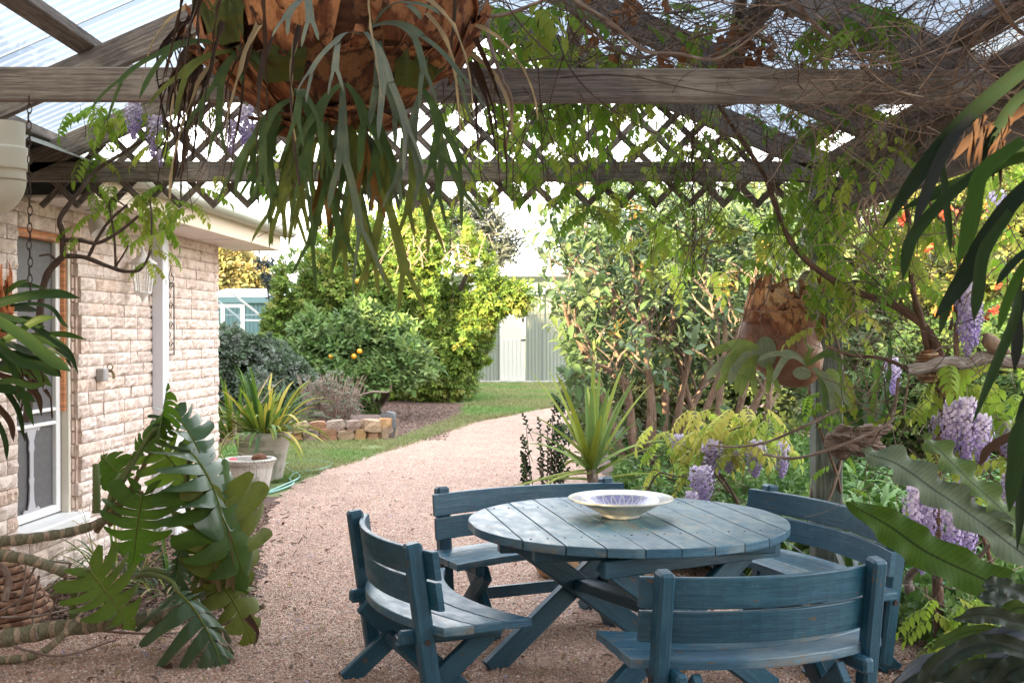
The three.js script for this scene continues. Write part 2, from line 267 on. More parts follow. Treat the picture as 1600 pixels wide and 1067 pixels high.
const pathPts = [[-3.0, 0.5], [3.2, 0.5], [2.75, 4], [2.35, 5.6], [1.9, 6.9], [1.2, 7.7], [0.95, 9], [0.95, 13], [1.3, 17], [1.9, 21], [3.4, 26], [2.6, 26], [1.15, 24.2], [0.4, 22.6], [-0.75, 19.4], [-1.42, 16], [-1.75, 14.6], [-2.08, 13.1], [-2.2, 11], [-2.1, 9.6], [-1.8, 8.0], [-1.5, 6.5], [-1.6, 5.95], [-2.4, 5.7], [-3.0, 5.6]];
struct('gravel_path', sheet(pathPts, 0.006, 0.13, 3, 0.12), M.gravel);
struct('lawn', sheet([[1.25, 24], [0.5, 22.4], [-0.65, 19.2], [-1.35, 15.8], [-1.68, 14.4], [-2.0, 12.9], [-2.3, 11.6], [-4.2, 11.2], [-4.2, 15.6], [-1.7, 15.9], [-1.4, 18], [-0.9, 21], [-1.2, 24.5], [-4, 27], [-20, 32], [-20, 60], [20, 60], [12, 30], [3.2, 26.2]], 0.002, 0.1, 4, 0.2), M.turf);
struct('painted_lit_gravel_branch', sheet([[0.7, 28.4], [3.5, 27.6], [3.5, 30.5], [1.2, 30.8]], 0.008, 0.15, 5), std({ map: T.gravel, color: C(1.35, 1.5, 1.6), roughness: 0.95 }));  // gravel tinted paler here to stand for a sunlit patch
struct('mulch_bed', sheet([[-4.2, 15.9], [-1.75, 16.2], [-1.35, 18.2], [-0.95, 21], [-1.0, 24], [-2.5, 27], [-6, 28], [-6, 16]], 0.012, 0.15, 6), std({ map: T.mulch, color: C(0.85, 0.72, 0.66), bumpMap: T.mulchBump, bumpScale: 0.03, roughness: 0.95 }));
const inside = (x, d, poly) => { let c = false; for (let i = 0, j = poly.length - 1; i < poly.length; j = i++) { const [xi, yi] = poly[i], [xj, yj] = poly[j]; if ((yi > d) !== (yj > d) && x < (xj - xi) * (d - yi) / (yj - yi) + xi) c = !c; } return c; };
{ // fallen leaves and petals on the gravel
  const r = rngOf(79), g = ribbon([V(-0.022, 0, 0), V(-0.007, 0.005, 0.002), V(0.008, 0.004, 0), V(0.022, 0, -0.003)], (t) => 0.009 * Math.sin(Math.PI * clamp(t, 0.03, 0.97)), V(0, 1, 0), { fold: 0.5, segs: 4 }), ms = [], cs = [], pal = [[0.14, 0.08, 0.045], [0.25, 0.15, 0.08], [0.3, 0.22, 0.1], [0.35, 0.28, 0.36], [0.09, 0.06, 0.04]];
  for (let i = 0; i < 520; i++) { const d = 4.8 + 8 * r() * r(), x = lerp(-2.2, 1.9, r()); if (!inside(x, d, pathPts)) continue; const m = new THREE.Matrix4().makeRotationFromEuler(new THREE.Euler((r() - 0.5) * 0.8, r() * 6.28, (r() - 0.5) * 0.8)); const s = 0.5 + 0.9 * r(); m.scale(V(s, s, s)); m.setPosition(x, 0.014, -d); ms.push(m); const c = pal[r() * 5 | 0]; cs.push(C(...c)); }
  stuff(scene, 'fallen_leaves', g, std({ roughness: 0.9 }), ms, cs).userData.label = 'dry fallen leaves and petals scattered over the gravel';
}
{ // loose stones on the path, blades on the lawn, chips on the soil
  const r = rngOf(77), g = new THREE.IcosahedronGeometry(1, 0), mats = [], cols = [], m = new THREE.Matrix4(), q = new THREE.Quaternion(), e = new THREE.Euler();
  const pal = [[0.5, 0.33, 0.26], [0.6, 0.44, 0.36], [0.66, 0.55, 0.47], [0.36, 0.22, 0.17], [0.3, 0.25, 0.22], [0.54, 0.37, 0.3], [0.48, 0.31, 0.24]];
  for (let i = 0; i < 150000; i++) {
    const d = 4.4 + 9.5 * Math.pow(r(), 1.7), x = lerp(-0.48 * d, 0.42 * d, r()); if (!inside(x, d, pathPts)) continue;
    const s = 0.003 + 0.0048 * r() * r() + (r() < 0.012 ? 0.005 : 0);
    q.setFromEuler(e.set(r() * 6, r() * 6, r() * 6)); m.compose(V(x, 0.006 + s * 0.3, -d), q, V(s * (0.8 + r() * 0.7), s * 0.75, s)); mats.push(m.clone());
    const c = pal[r() * pal.length | 0], k = 0.8 + 0.4 * r(); cols.push(C(c[0] * k, c[1] * k, c[2] * k));
  }
  stuff(scene, 'loose_gravel', g, std({ roughness: 0.9 }), mats, cols);
  scene.children[scene.children.length - 1].userData.label = 'loose pink and cream crushed gravel lying over the path';
  const bl = []; for (let k = 0; k < 5; k++) { const a = k * 1.9, p = V(Math.cos(a) * 0.02, 0, Math.sin(a) * 0.02); bl.push(ribbon(sag(p, V(Math.cos(a) * 0.5, 1, Math.sin(a) * 0.5), 0.055 + 0.02 * (k % 3), 0.8, 4), (t) => 0.0022 * (1 - t) + 0.0004, V(Math.cos(a), 0.3, Math.sin(a)), { segs: 2, across: 1, fold: 0 })); }
  const tuft = merge(bl), gm = [], gc = [];
  const lawn = [[1.25, 24], [0.5, 22.4], [-0.65, 19.2], [-1.35, 15.8], [-1.68, 14.4], [-2.0, 12.9], [-2.3, 11.6], [-4, 11.2], [-4, 15.6], [-1.7, 15.9], [-1.4, 18], [-0.9, 21], [-1.0, 25], [-3, 35], [8, 35], [3.2, 26.2]];
  for (let i = 0; i < 110000; i++) {
    const d = 11.2 + 23 * r(), x = lerp(-0.3 * d, 0.16 * d, r()); if (!inside(x + (r() - 0.5) * 0.15, d, lawn)) continue;
    const n = fbm(x * 0.8 + 50, d * 0.8, 999, 999, 8, 3); if (n < 0.36 && d < 19 && r() < 0.8) continue;
    const s = (0.5 + 0.6 * r()) * (d > 20 ? 1.3 : 1);
    m.makeRotationY(r() * 6.28).scale(V(s * 1.5, s, s * 1.5)); m.setPosition(x, 0.004, -d); gm.push(m.clone());
    const k = 0.7 + 0.6 * r(), y = clamp((n - 0.4) * 2.5); gc.push(C(lerp(0.2, 0.09, y) * k, lerp(0.2, 0.21, y) * k, lerp(0.07, 0.03, y) * k));
  }
  stuff(scene, 'grass_blades', tuft, leafM(1, 1, 1, { gloss: 0, t: 0.3 }), gm, gc);
  scene.children[scene.children.length - 1].userData.label = 'short patchy green grass beside the gravel path';
  const chip = chamferBox(0.05, 0.004, 0.012, 0.001), cm = [], cc = [];
  for (let i = 0; i < 26000; i++) {
    let x, d; const k = r();
    if (k < 0.35) { d = lerp(5.6, 10, r()); x = lerp(-3, -1.5, r()); if (r() > 0.03 && inside(x, d, pathPts)) continue; } else if (k < 0.6) { d = lerp(16, 24, r()); x = lerp(-4, -0.95, r()); } else { d = lerp(4.2, 9, r()); x = lerp(1.4, 4.2, r()); if (r() > 0.08 && inside(x, d, pathPts)) continue; }
    q.setFromEuler(e.set((r() - 0.5) * 0.9, r() * 6, (r() - 0.5) * 0.9)); m.compose(V(x, 0.012 + 0.012 * r(), -d), q, V(0.4 + r() * 1.2, 1, 0.5 + r())); cm.push(m.clone());
    const b = 0.4 + 0.9 * r(); cc.push(C(0.2 * b, 0.125 * b, 0.09 * b));
  }
  stuff(scene, 'bark_chips', chip, std({ roughness: 0.95 }), cm, cc);
  scene.children[scene.children.length - 1].userData.label = 'brown bark chips and leaf litter on the garden beds';
}

// ================================================================ house
{
  const h = thing('brick_house', 'cream rock faced brick house wall with eaves, gutter and white pillar on the left', 'house', V(-2.624, 0, -10));
  h.rotation.y = -0.057;
  const r = rngOf(5), CH = 0.083, bricksM = [[1, 0.97, 0.95], [1.04, 1.01, 0.99], [0.99, 0.94, 0.9], [0.95, 0.92, 0.91], [1.05, 1.03, 1.02], [1.0, 0.91, 0.84]].map((c) => std({ map: T.brick, color: C(c[0] * 0.92, c[1] * 0.92, c[2] * 0.92), bumpMap: T.brickBump, bumpScale: 0.007, roughness: 0.9 }));
  const rock = (len, seed) => { // brick with a broken face; its front looks along +x, length along z
    const q = rngOf(seed), g = new THREE.BoxGeometry(len, 0.0785, 0.1, 6, 4, 1); const p = g.attributes.position;
    const ht = {};
    for (let i = 0; i < p.count; i++) {
      const x = p.getX(i), y = p.getY(i), z = p.getZ(i);
      if (z > 0) { const k = x.toFixed(3) + y.toFixed(3), ex = Math.abs(x) > len / 2 - 1e-4, ey = Math.abs(y) > 0.0391; if (!(k in ht)) ht[k] = ex || ey ? -0.004 * q() : 0.002 + 0.014 * q(); p.setZ(i, z + ht[k]); if (!ex) p.setX(i, x + (q() - 0.5) * 0.0); }
    }
    const f = clean(g); f.computeVertexNormals(); boxUV(f, q() * 3, q() * 3); f.rotateY(Math.PI / 2); return f;
  };
  const full = [], half = []; for (let k = 0; k < 9; k++) { full.push(rock(0.2285, 300 + k)); half.push(rock(0.112, 340 + k)); }
  // mortar backing: recessed wall body, with an opening for the door
  const body = [], wallBox = (x0, x1, y0, y1, z0, z1) => body.push(boxUV(move(new THREE.BoxGeometry(x1 - x0, y1 - y0, z1 - z0).toNonIndexed(), (x0 + x1) / 2, (y0 + y1) / 2, (z0 + z1) / 2)));
  wallBox(-0.3, -0.022, 0, 2.34, 0.02, 2.81); wallBox(-0.3, -0.022, 0, 2.34, 3.63, 14); wallBox(-0.3, -0.022, 2.21, 2.34, 2.81, 3.63); wallBox(-0.3, -0.022, 0, 0.36, 2.81, 3.63);
  wallBox(-12, -0.3, 0, 2.34, 0.02, 0.2); wallBox(-12, -0.3, 0, 2.34, 13.8, 14); wallBox(-12, -11.8, 0, 2.34, 0.2, 13.8);
  const wall = lpart(h, 'wall', merge(body), std({ map: T.brick, color: C(0.78, 0.7, 0.65), bumpMap: T.brickBump, bumpScale: 0.004, roughness: 0.95 }));
  const list = [];
  for (let c = 0; c < 28; c++) {
    const y = 0.045 + c * CH; if (y > 2.31) break;
    let z = 0.0; if (c % 2) { list.push([y, 0.053, 1]); z = 0.116; }
    while (z < 5.2) {
      const len = r() < 0.14 ? 0.116 : 0.232; let z1 = z + len;
      const open = y > 0.36 && y < 2.2;
      if (open && z < 2.83 && z1 > 2.83) { if (2.83 - z > 0.09) list.push([y, z + (2.83 - z) / 2 - 0.005, (2.83 - z - 0.01) / 0.222, 2]); z = 3.61; if (c % 2) { list.push([y, z + 0.053, 1]); z += 0.116; } continue; }
      if (open && z >= 2.83 && z < 3.61) { z = 3.61; continue; }
      list.push([y, z + len / 2 - 0.005, len > 0.2 ? 0 : 1]); z = z1;
    }
  }
  const px = ([y, z]) => 1 / Math.hypot(10 - z, 2.7); list.sort((a, b) => px(b) - px(a));
  const vis = ([y, z]) => z < 4.6 && (y > 0.2);
  const keep = list.filter(vis), rest = list.filter((b) => !vis(b)), far = [];
  keep.forEach(([y, z, kind, cut], i) => {
    const g = kind === 1 ? half[r() * 9 | 0] : full[r() * 9 | 0], mm = bricksM[r() * 6 | 0];
    if (i < 300) { const b = shadow(new THREE.Mesh(g, mm)); b.name = 'brick'; b.position.set(-0.05 + (r() - 0.5) * 0.01, y, z); if (cut) b.scale.z = kind; if (r() < 0.5) b.rotation.x = Math.PI; wall.add(b); } else { const q = g.clone(); if (cut) q.scale(1, 1, kind); if (r() < 0.5) q.rotateX(Math.PI); far.push(move(q, -0.05 + (r() - 0.5) * 0.01, y, z)); }
  });
  for (const [y, z, kind, cut] of rest) { const q = (kind === 1 ? half : full)[r() * 9 | 0].clone(); if (cut) q.scale(1, 1, kind); far.push(move(q, -0.05, y, z)); }
  // end wall returning behind the corner
  for (let c = 0; c < 28; c++) for (let k = 0; k < 6; k++) { const q = full[r() * 9 | 0].clone(); q.rotateY(Math.PI / 2); far.push(move(q, -0.22 - k * 0.232 - (c % 2) * 0.116, 0.045 + c * CH, 0.055)); }
  const fb = lpart(wall, 'brick_courses', merge(far), bricksM[0]); fb.userData.kind = 'stuff';
  // sawn bricks of the door reveal (they face the camera)
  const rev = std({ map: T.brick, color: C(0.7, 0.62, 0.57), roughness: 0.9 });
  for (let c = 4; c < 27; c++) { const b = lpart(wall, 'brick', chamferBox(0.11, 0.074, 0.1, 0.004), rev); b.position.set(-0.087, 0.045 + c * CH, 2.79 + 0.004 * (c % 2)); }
  // opening: frame, timber jamb, fly screen with a cast panel, sill
  const door = lpart(h, 'screen_door', merge([move(chamferBox(0.03, 1.77, 0.06), -0.105, 1.3, 2.91), move(chamferBox(0.03, 1.77, 0.06), -0.105, 1.3, 3.57), move(chamferBox(0.03, 0.05, 0.6), -0.105, 0.44, 3.24), move(chamferBox(0.03, 0.022, 0.6), -0.105, 1.07, 3.24), move(chamferBox(0.03, 0.022, 0.6), -0.105, 0.985, 3.24)]), M.white);
  const mesh = texture(128, 128, (u, v) => { const a = Math.abs(Math.sin(u * 201)) * Math.abs(Math.sin(v * 201)), n = fbm(u * 6, v * 6, 6, 6, 61, 3); const k = 0.05 + 0.06 * a + 0.04 * n; return [k, k * 0.95, k * 0.97]; }, [0.12, 0.12]);
  lpart(door, 'fly_screen', boxUV(move(new THREE.BoxGeometry(0.006, 1.74, 0.62).toNonIndexed(), -0.12, 1.3, 3.24)), std({ map: mesh, roughness: 0.55 }));
  { const s = new THREE.Shape(), L = [[0.115, 0], [0.085, 0.03], [0.05, 0.02], [0.03, 0.07], [0.022, 0.16], [0.032, 0.2], [0.022, 0.22], [0.022, 0.36], [0.034, 0.39], [0.026, 0.43], [0.045, 0.47], [0.06, 0.5], [0.09, 0.49], [0.12, 0.52]];
    s.moveTo(-L[0][0], L[0][1]); for (const [a, b] of L) s.lineTo(-a, b); for (const [a, b] of L.slice().reverse()) s.lineTo(a, b); s.closePath();
    const g = new THREE.ExtrudeGeometry(s, { depth: 0.008, bevelEnabled: false }); g.rotateY(Math.PI / 2); move(g, -0.108, 0.46, 3.24); lpart(door, 'cast_panel', clean(g), std({ color: C(0.42, 0.4, 0.42), roughness: 0.5 })); }
  const orange = std({ map: T.timber, color: C(3.1, 1.55, 0.72), roughness: 0.5 });
  lpart(h, 'timber_door_frame', merge([move(chamferBox(0.06, 1.16, 0.05), -0.09, 1.63, 2.862), move(chamferBox(0.06, 0.09, 0.74), -0.088, 2.165, 3.22)]), orange);
  lpart(h, 'door_jamb', merge([move(chamferBox(0.055, 1.82, 0.035), -0.07, 1.3, 2.853), move(chamferBox(0.055, 0.05, 0.8), -0.06, 2.235, 3.22)]), M.cream);
  lpart(h, 'sill', boxUV(move(chamferBox(0.2, 0.06, 0.8, 0.008), -0.02, 0.375, 3.22)), M.white);
  // eaves
  lpart(h, 'soffit', move(chamferBox(0.44, 0.02, 4.03, 0.003), 0.18, 2.335, 1.53), std({ color: C(0.7, 0.62, 0.57), roughness: 0.7 }));
  for (const z of [0.7, 1.9, 3.1]) lpart(h, 'soffit_joiner', move(chamferBox(0.4, 0.006, 0.035, 0.002), 0.175, 2.323, z), std({ color: C(0.62, 0.55, 0.5), roughness: 0.7 }));
  lpart(h, 'fascia', merge([move(chamferBox(0.025, 0.17, 4.05), 0.42, 2.40, 1.525), move(chamferBox(0.45, 0.17, 0.025), 0.185, 2.40, -0.51)]), std({ color: C(0.66, 0.54, 0.4), roughness: 0.55 }));
  { const s = new THREE.Shape(); s.moveTo(0, 0); s.lineTo(0.085, 0.0); s.quadraticCurveTo(0.125, 0.01, 0.125, 0.05); s.lineTo(0.125, 0.1); s.lineTo(0.105, 0.105); s.lineTo(0.105, 0.05); s.quadraticCurveTo(0.1, 0.02, 0.08, 0.02); s.lineTo(0, 0.02); s.closePath();
    const g = new THREE.ExtrudeGeometry(s, { depth: 4.1, bevelEnabled: false }); move(g, 0.435, 2.445, -0.6); lpart(h, 'gutter', clean(g), std({ color: C(0.34, 0.35, 0.28), roughness: 0.35, metalness: 0.1 })); }
  // roof: two slopes and a ridge, ribbed sheet
  { const pos = [], a = [0.5, 2.5], b = [-5.2, 5.05], c = [-12.4, 2.5]; const quad = (p, q) => { for (const [x, y, z] of [[...p, -0.5], [...q, -0.5], [...q, 14.3], [...p, -0.5], [...q, 14.3], [...p, 14.3]]) pos.push(x, y, z); }; quad(a, b); quad(b, c);
    for (const z of [-0.05, 13.9]) for (const [x, y] of [[0.35, 2.5], [-5.2, 4.98], [-12.2, 2.5]]) pos.push(x, y, z);
    const g = new THREE.BufferGeometry(); g.setAttribute('position', new THREE.Float32BufferAttribute(pos, 3)); g.computeVertexNormals(); lpart(h, 'roof', boxUV(g), std({ color: C(0.25, 0.26, 0.22), roughness: 0.6 })); }
  // white square pillar standing against the wall
  const pl = lpart(h, 'pillar', move(chamferBox(0.085, 2.31, 0.12, 0.004), 0.05, 1.17, 1.53), std({ color: C(0.62, 0.63, 0.66), roughness: 0.5 }));
  lpart(pl, 'pillar_base', move(chamferBox(0.2, 0.75, 0.26, 0.01), 0.07, 0.37, 1.4), M.white);
  // lantern, tap box, floodlight, iron trellis: separate things on the wall
  h.updateMatrixWorld(true);
  const wl = (name, label, cat, x, y, z) => { const t = thing(name, label, cat, V(x, y, z).applyMatrix4(h.matrixWorld)); t.rotation.y = h.rotation.y; return t; };
  const ln = wl('wall_lantern', 'small white metal lantern hanging from its bracket on the cream brick wall', 'lantern', 0.12, 1.93, 2.05);
  const wm = std({ color: C(0.72, 0.7, 0.67), roughness: 0.4 });
  lpart(ln, 'roof_cap', merge([lathe([[0.002, 0.24], [0.012, 0.2], [0.03, 0.17], [0.1, 0.115], [0.095, 0.105], [0.01, 0.12]], 6), move(lathe([[0.0, 0.3], [0.012, 0.28], [0.004, 0.25]], 8), 0, -0.01, 0)]), wm);
  lpart(ln, 'glass', lathe([[0.05, -0.1], [0.078, 0.105]], 6), new THREE.MeshPhysicalMaterial({ color: C(0.92, 0.92, 0.9), transmission: 0.85, thickness: 0, roughness: 0.25, side: THREE.DoubleSide }));
  for (let k = 0; k < 6; k++) { const a = k / 6 * 6.283; lpart(ln, 'glazing_bar', beam(V(Math.sin(a) * 0.051, -0.1, Math.cos(a) * 0.051), V(Math.sin(a) * 0.08, 0.107, Math.cos(a) * 0.08), 0.01, 0.01, V(1, 0, 0.01), 0.002), wm); }
  lpart(ln, 'base_cap', lathe([[0.0, -0.17], [0.012, -0.15], [0.02, -0.125], [0.06, -0.1], [0.055, -0.09], [0, -0.09]], 6), wm);
  lpart(ln, 'bracket', merge([tube([V(0, 0.24, 0), V(-0.03, 0.31, 0), V(-0.08, 0.28, 0), V(-0.125, 0.16, 0)], 0.008, 6), move(chamferBox(0.012, 0.2, 0.07), -0.13, 0.12, 0)]), wm);
  const tb = wl('tap_box', 'little grey box fixed on the brick wall with a brass tap beside it', 'box', 0.03, 1.27, 2.53);
  lpart(tb, 'casing', chamferBox(0.06, 0.085, 0.075, 0.008), std({ color: C(0.36, 0.34, 0.33), roughness: 0.5 }));
  lpart(tb, 'tap', merge([tube([V(-0.03, 0.02, -0.08), V(0.03, 0.02, -0.08), V(0.045, 0.0, -0.08), V(0.045, -0.03, -0.08)], 0.01, 6), move(new THREE.TorusGeometry(0.02, 0.005, 5, 10), 0.02, 0.05, -0.08)]), std({ color: C(0.3, 0.22, 0.12), metalness: 0.8, roughness: 0.4 }));
  const fl = wl('floodlight', 'pale floodlight with a round head fixed under the soffit above the door', 'light', 0.14, 2.25, 2.9);
  lpart(fl, 'mount', move(lathe([[0.05, 0.07], [0.05, 0.055], [0.015, 0.05], [0.012, 0]], 16), 0, 0, 0), wm);
  { const g = lathe([[0.0, 0.06], [0.04, 0.055], [0.05, 0.02], [0.062, -0.05], [0.055, -0.052], [0.0, -0.03]], 20); g.rotateZ(0.5); g.rotateX(-0.3); lpart(fl, 'lamp_head', move(g, 0.03, -0.03, 0.02), std({ color: C(0.55, 0.52, 0.48), roughness: 0.4 })); }
  const tr = wl('iron_trellis', 'narrow black wrought iron wall ornament of scrolls beside the white pillar', 'trellis', 0.03, 1.38, 1.28);
  for (const z of [-0.09, 0.09]) lpart(tr, 'upright', move(chamferBox(0.008, 0.56, 0.009, 0.002), 0, 0.28, z), M.iron);
  for (const y of [0.0, 0.56]) lpart(tr, 'rail', move(chamferBox(0.008, 0.009, 0.19, 0.002), 0, y, 0), M.iron);
  for (let k = 0; k < 7; k++) { const s = k % 2 ? 1 : -1, y = 0.05 + k * 0.075, p = []; for (let i = 0; i <= 12; i++) { const a = i / 12 * 7.5, q = 0.045 * (1 - i / 15); p.push(V(0, y + 0.03 + Math.sin(a) * q * 0.7, s * (0.02 + Math.cos(a) * q))); } lpart(tr, 'scroll', tube(p, 0.0035, 4, 24), M.iron); }
  for (const s of [-1, 0, 1]) { const p = []; for (let i = 0; i <= 10; i++) { const a = i / 10 * 5; p.push(V(0, 0.57 + 0.09 * i / 10 * (s ? 0.8 : 1.3), s * 0.06 + Math.sin(a) * 0.022 * (s || 1))); } lpart(tr, 'finial', tube(p, 0.0035, 4, 20), M.iron); }
}
{ // added unseen wing behind the camera, sized to shade the foreground and pergola
  const t = thing('added_shade_wing', 'added unseen house wing shading the courtyard from behind the camera', 'house', V(0, 0, 3));
  const bm = std({ map: T.brick, color: C(0.85, 0.8, 0.76), roughness: 0.9 });
  part(t, 'wall', merge([move(boxUV(new THREE.BoxGeometry(20, 4.2, 0.25).toNonIndexed()), -2.3, 2.1, 3.15), move(boxUV(new THREE.BoxGeometry(0.25, 4.2, 6).toNonIndexed()), 7.6, 2.1, 6.1)]), bm);
  part(t, 'roof', merge([move(chamferBox(20.6, 0.12, 4.6).rotateX(-0.36), -2.3, 4.95, 4.9), move(chamferBox(20.6, 0.12, 4.6).rotateX(0.36), -2.3, 4.95, 9.2)]), std({ color: C(0.25, 0.26, 0.22), roughness: 0.6 }));
  part(t, 'window', move(chamferBox(1.6, 1.2, 0.05), 3.6, 1.5, 3.02), std({ color: C(0.03, 0.035, 0.04), roughness: 0.08 }));
  part(t, 'window_frame', merge([move(chamferBox(1.72, 0.06, 0.07), 3.6, 2.13, 3.0), move(chamferBox(1.72, 0.06, 0.07), 3.6, 0.87, 3.0), move(chamferBox(0.06, 1.2, 0.07), 2.77, 1.5, 3.0), move(chamferBox(0.06, 1.2, 0.07), 4.43, 1.5, 3.0), move(chamferBox(0.05, 1.2, 0.06), 3.6, 1.5, 2.99)]), M.white);
}
{ // storm pipe at the upper left edge
  const c = at(6, 262, 5.0), t = thing('storm_pipe', 'thick cream plastic stormwater pipe with a socket joint at the upper left edge', 'pipe', c);
  part(t, 'socket', (() => { const g = lathe([[0.075, 0.13], [0.098, 0.13], [0.102, 0.12], [0.102, 0.035], [0.098, 0.03], [0.088, 0.03]], 28); return move(g, c.x, c.y - 0.04, c.z); })(), M.cream);
  part(t, 'elbow', tube([V(c.x, c.y + 0.2, c.z), V(c.x, c.y + 0.02, c.z), V(c.x, c.y - 0.08, c.z), V(c.x - 0.05, c.y - 0.13, c.z), V(c.x - 0.2, c.y - 0.14, c.z), V(c.x - 0.45, c.y - 0.14, c.z)], 0.087, 24, 30), M.cream);
  part(t, 'clip', (() => { const g = new THREE.TorusGeometry(0.09, 0.006, 5, 28); g.rotateX(Math.PI / 2); return move(clean(g), c.x, c.y - 0.055, c.z); })(), std({ color: C(0.5, 0.44, 0.36) }));
}

// ================================================================ pergola
const XL = -2.74, XR = 1.77, XM = (XL + XR) / 2, H0 = 2.42, SL = 0.43, RIDGE = H0 + SL * (XM - XL);
const roofY = (x) => x < XM ? H0 + SL * (x - XL) : x < XR ? H0 + SL * (XR - x) : H0 + SL * (x - XR);
{
  const p = thing('timber_pergola', 'weathered timber pergola with tie beams, rafters, lattice fringe and clear corrugated roof', 'pergola', V(XR, 0, -6.3));
  const r = rngOf(31), up = V(0, 1, 0);
  // posts
  part(p, 'post', beam(V(XR, 0, -6.3), V(XR, 2.42, -6.3), 0.15, 0.14, V(1, 0, 0), 0.006), M.post);
  part(p, 'packing_board', move(chamferBox(0.045, 0.34, 0.12, 0.004), XR - 0.1, 2.16, -6.33), std({ map: T.grey, color: C(1.6, 1.65, 1.7), roughness: 0.7 }));
  // tie beams
  part(p, 'tie_beam', beam(V(XL + 0.0, 2.455, -6.3), V(XR + 0.02, 2.455, -6.3), 0.112, 0.045), M.timber);
  part(p, 'tie_beam', beam(V(XL, 2.462, -4.11), V(XR + 0.02, 2.45, -4.11), 0.122, 0.045), M.timber);
  // plates
  part(p, 'wall_plate', beam(V(XL - 0.02, 2.555, -6.34), V(XL - 0.02, 2.555, -0.0), 0.2, 0.07), M.timberGreen);
  part(p, 'edge_board', beam(V(XR + 0.075, 2.33, -6.22), V(XR + 0.075, 2.33, -0.0), 0.25, 0.045), M.timber);
  part(p, 'edge_board', beam(V(XR + 0.02, 2.5, -6.4), V(XR + 0.02, 2.5, -0.0), 0.12, 0.045), M.timberDark);
  part(p, 'ridge_board', beam(V(XM, RIDGE + 0.07, -6.5), V(XM, RIDGE + 0.07, -0.0), 0.18, 0.04), M.timber);
  // rafters
  for (const [d, dx] of [[6.3, 0.0], [5.3, 0], [4.16, 0.05], [3.05, 0], [2, 0], [0.9, 0], [0, 0]]) {
    const z = -d - (d > 4 && d < 4.5 ? 0.0 : 0), o = 0.07;
    part(p, 'rafter', beam(V(XL - 0.06, H0 + o - SL * 0.06, z), V(XM - 0.022, RIDGE + o, z), 0.135, 0.045), M.timber);
    part(p, 'rafter', beam(V(XR + 0.05, H0 + o - SL * 0.05, z), V(XM + 0.022, RIDGE + o, z), 0.135, 0.045), M.timber);
    if (d < 6) part(p, 'rafter', beam(V(XR + 0.1, H0 + o + 0.04, z), V(XR + 2.4, H0 + o + 2.3 * SL, z), 0.135, 0.045), M.timberDark);
  }
  // purlins
  const n1 = V(-SL, 1, 0).normalize(), n2 = V(SL, 1, 0).normalize(), top = 0.148 + 0.035;
  for (const x of [XL + 0.1, XL + 0.72, XL + 1.42, XL + 2.1]) part(p, 'purlin', beam(V(x, roofY(x) + top, -6.62), V(x, roofY(x) + top, -0.0), 0.07, 0.09, n1), M.timber);
  for (const x of [XR - 0.1, XR - 0.72, XR - 1.42, XR - 2.1]) part(p, 'purlin', beam(V(x, roofY(x) + top, -6.62), V(x, roofY(x) + top, -0.0), 0.07, 0.09, n2), M.timber);
  for (const x of [XR + 0.5, XR + 1.2]) part(p, 'purlin', beam(V(x, roofY(x) + top, -5.6), V(x, roofY(x) + top, -0.0), 0.07, 0.09, n1), M.timberDark);
  part(p, 'brace', beam(V(1.02, 2.72, -5.26), V(0.98, 3.05, -4.75), 0.1, 0.045), M.timber);
  // lattice slats: both directions, from a zigzag fringe below the beam up to the rafters
  const yb = 2.278, hit = (xk, s) => Math.min((H0 - yb + SL * (xk - XL)) / (1 - s * SL), (H0 - yb + SL * (XR - xk)) / (1 + s * SL));
  for (let k = 0; k < 24; k++) {
    const xk = -2.66 + 0.193 * k; if (xk > XR - 0.02) break;
    for (const s of [1, -1]) { let L = hit(xk, s) + 0.04; if (s < 0) L = Math.min(L, xk - XL); else L = Math.min(L, XR - xk); if (L < 0.1) continue; const z = -6.342 - (s > 0 ? 0.009 : 0), j = (r() - 0.5) * 0.006; part(p, 'lattice_slat', beam(V(xk + j - s * 0.012, yb - 0.012, z), V(xk + s * L, yb + L, z), 0.036, 0.0085, V(-s, 1, 0).normalize(), 0.001), r() < 0.5 ? M.timber : M.timberDark); }
  }
  // corrugated clear sheets, ribs running down the slope
  const poly = new THREE.MeshPhysicalMaterial({ color: C(0.19, 0.222, 0.26), roughness: 0.9, transmission: 0.95, thickness: 0, side: THREE.DoubleSide, specularIntensity: 0.6 });
  const sheetGeo = (xa, xb, d0, d1) => {
    const n = Math.round((d1 - d0) / 0.0095), pos = [], idx = [];
    for (let i = 0; i <= n; i++) { const d = lerp(d0, d1, i / n), y = 0.011 * Math.cos(d / 0.076 * 6.283); for (const x of [xa, xb]) pos.push(x, roofY(x) + 0.148 + 0.08 + y, -d); }
    for (let i = 0; i < n; i++) { const a = 2 * i; idx.push(a, a + 1, a + 2, a + 2, a + 1, a + 3); }
    const g = new THREE.BufferGeometry(); g.setAttribute('position', new THREE.Float32BufferAttribute(pos, 3)); g.setIndex(idx); g.computeVertexNormals(); return clean(g);
  };
  for (let k = -3; k < 6; k++) { const a = 2.1 + k * 0.76, b = a + 0.8, dy = Math.abs(k % 2) * 0.003; for (const [x0, x1] of [[XL - 0.12, XM - 0.01], [XM + 0.01, XR - 0.03], [XR + 0.03, XR + 2.4]]) { if (x0 > XR && a > 5.2) continue; part(p, 'roof_sheet', move(sheetGeo(x0, x1, a, b), 0, dy, 0), poly); } }
}

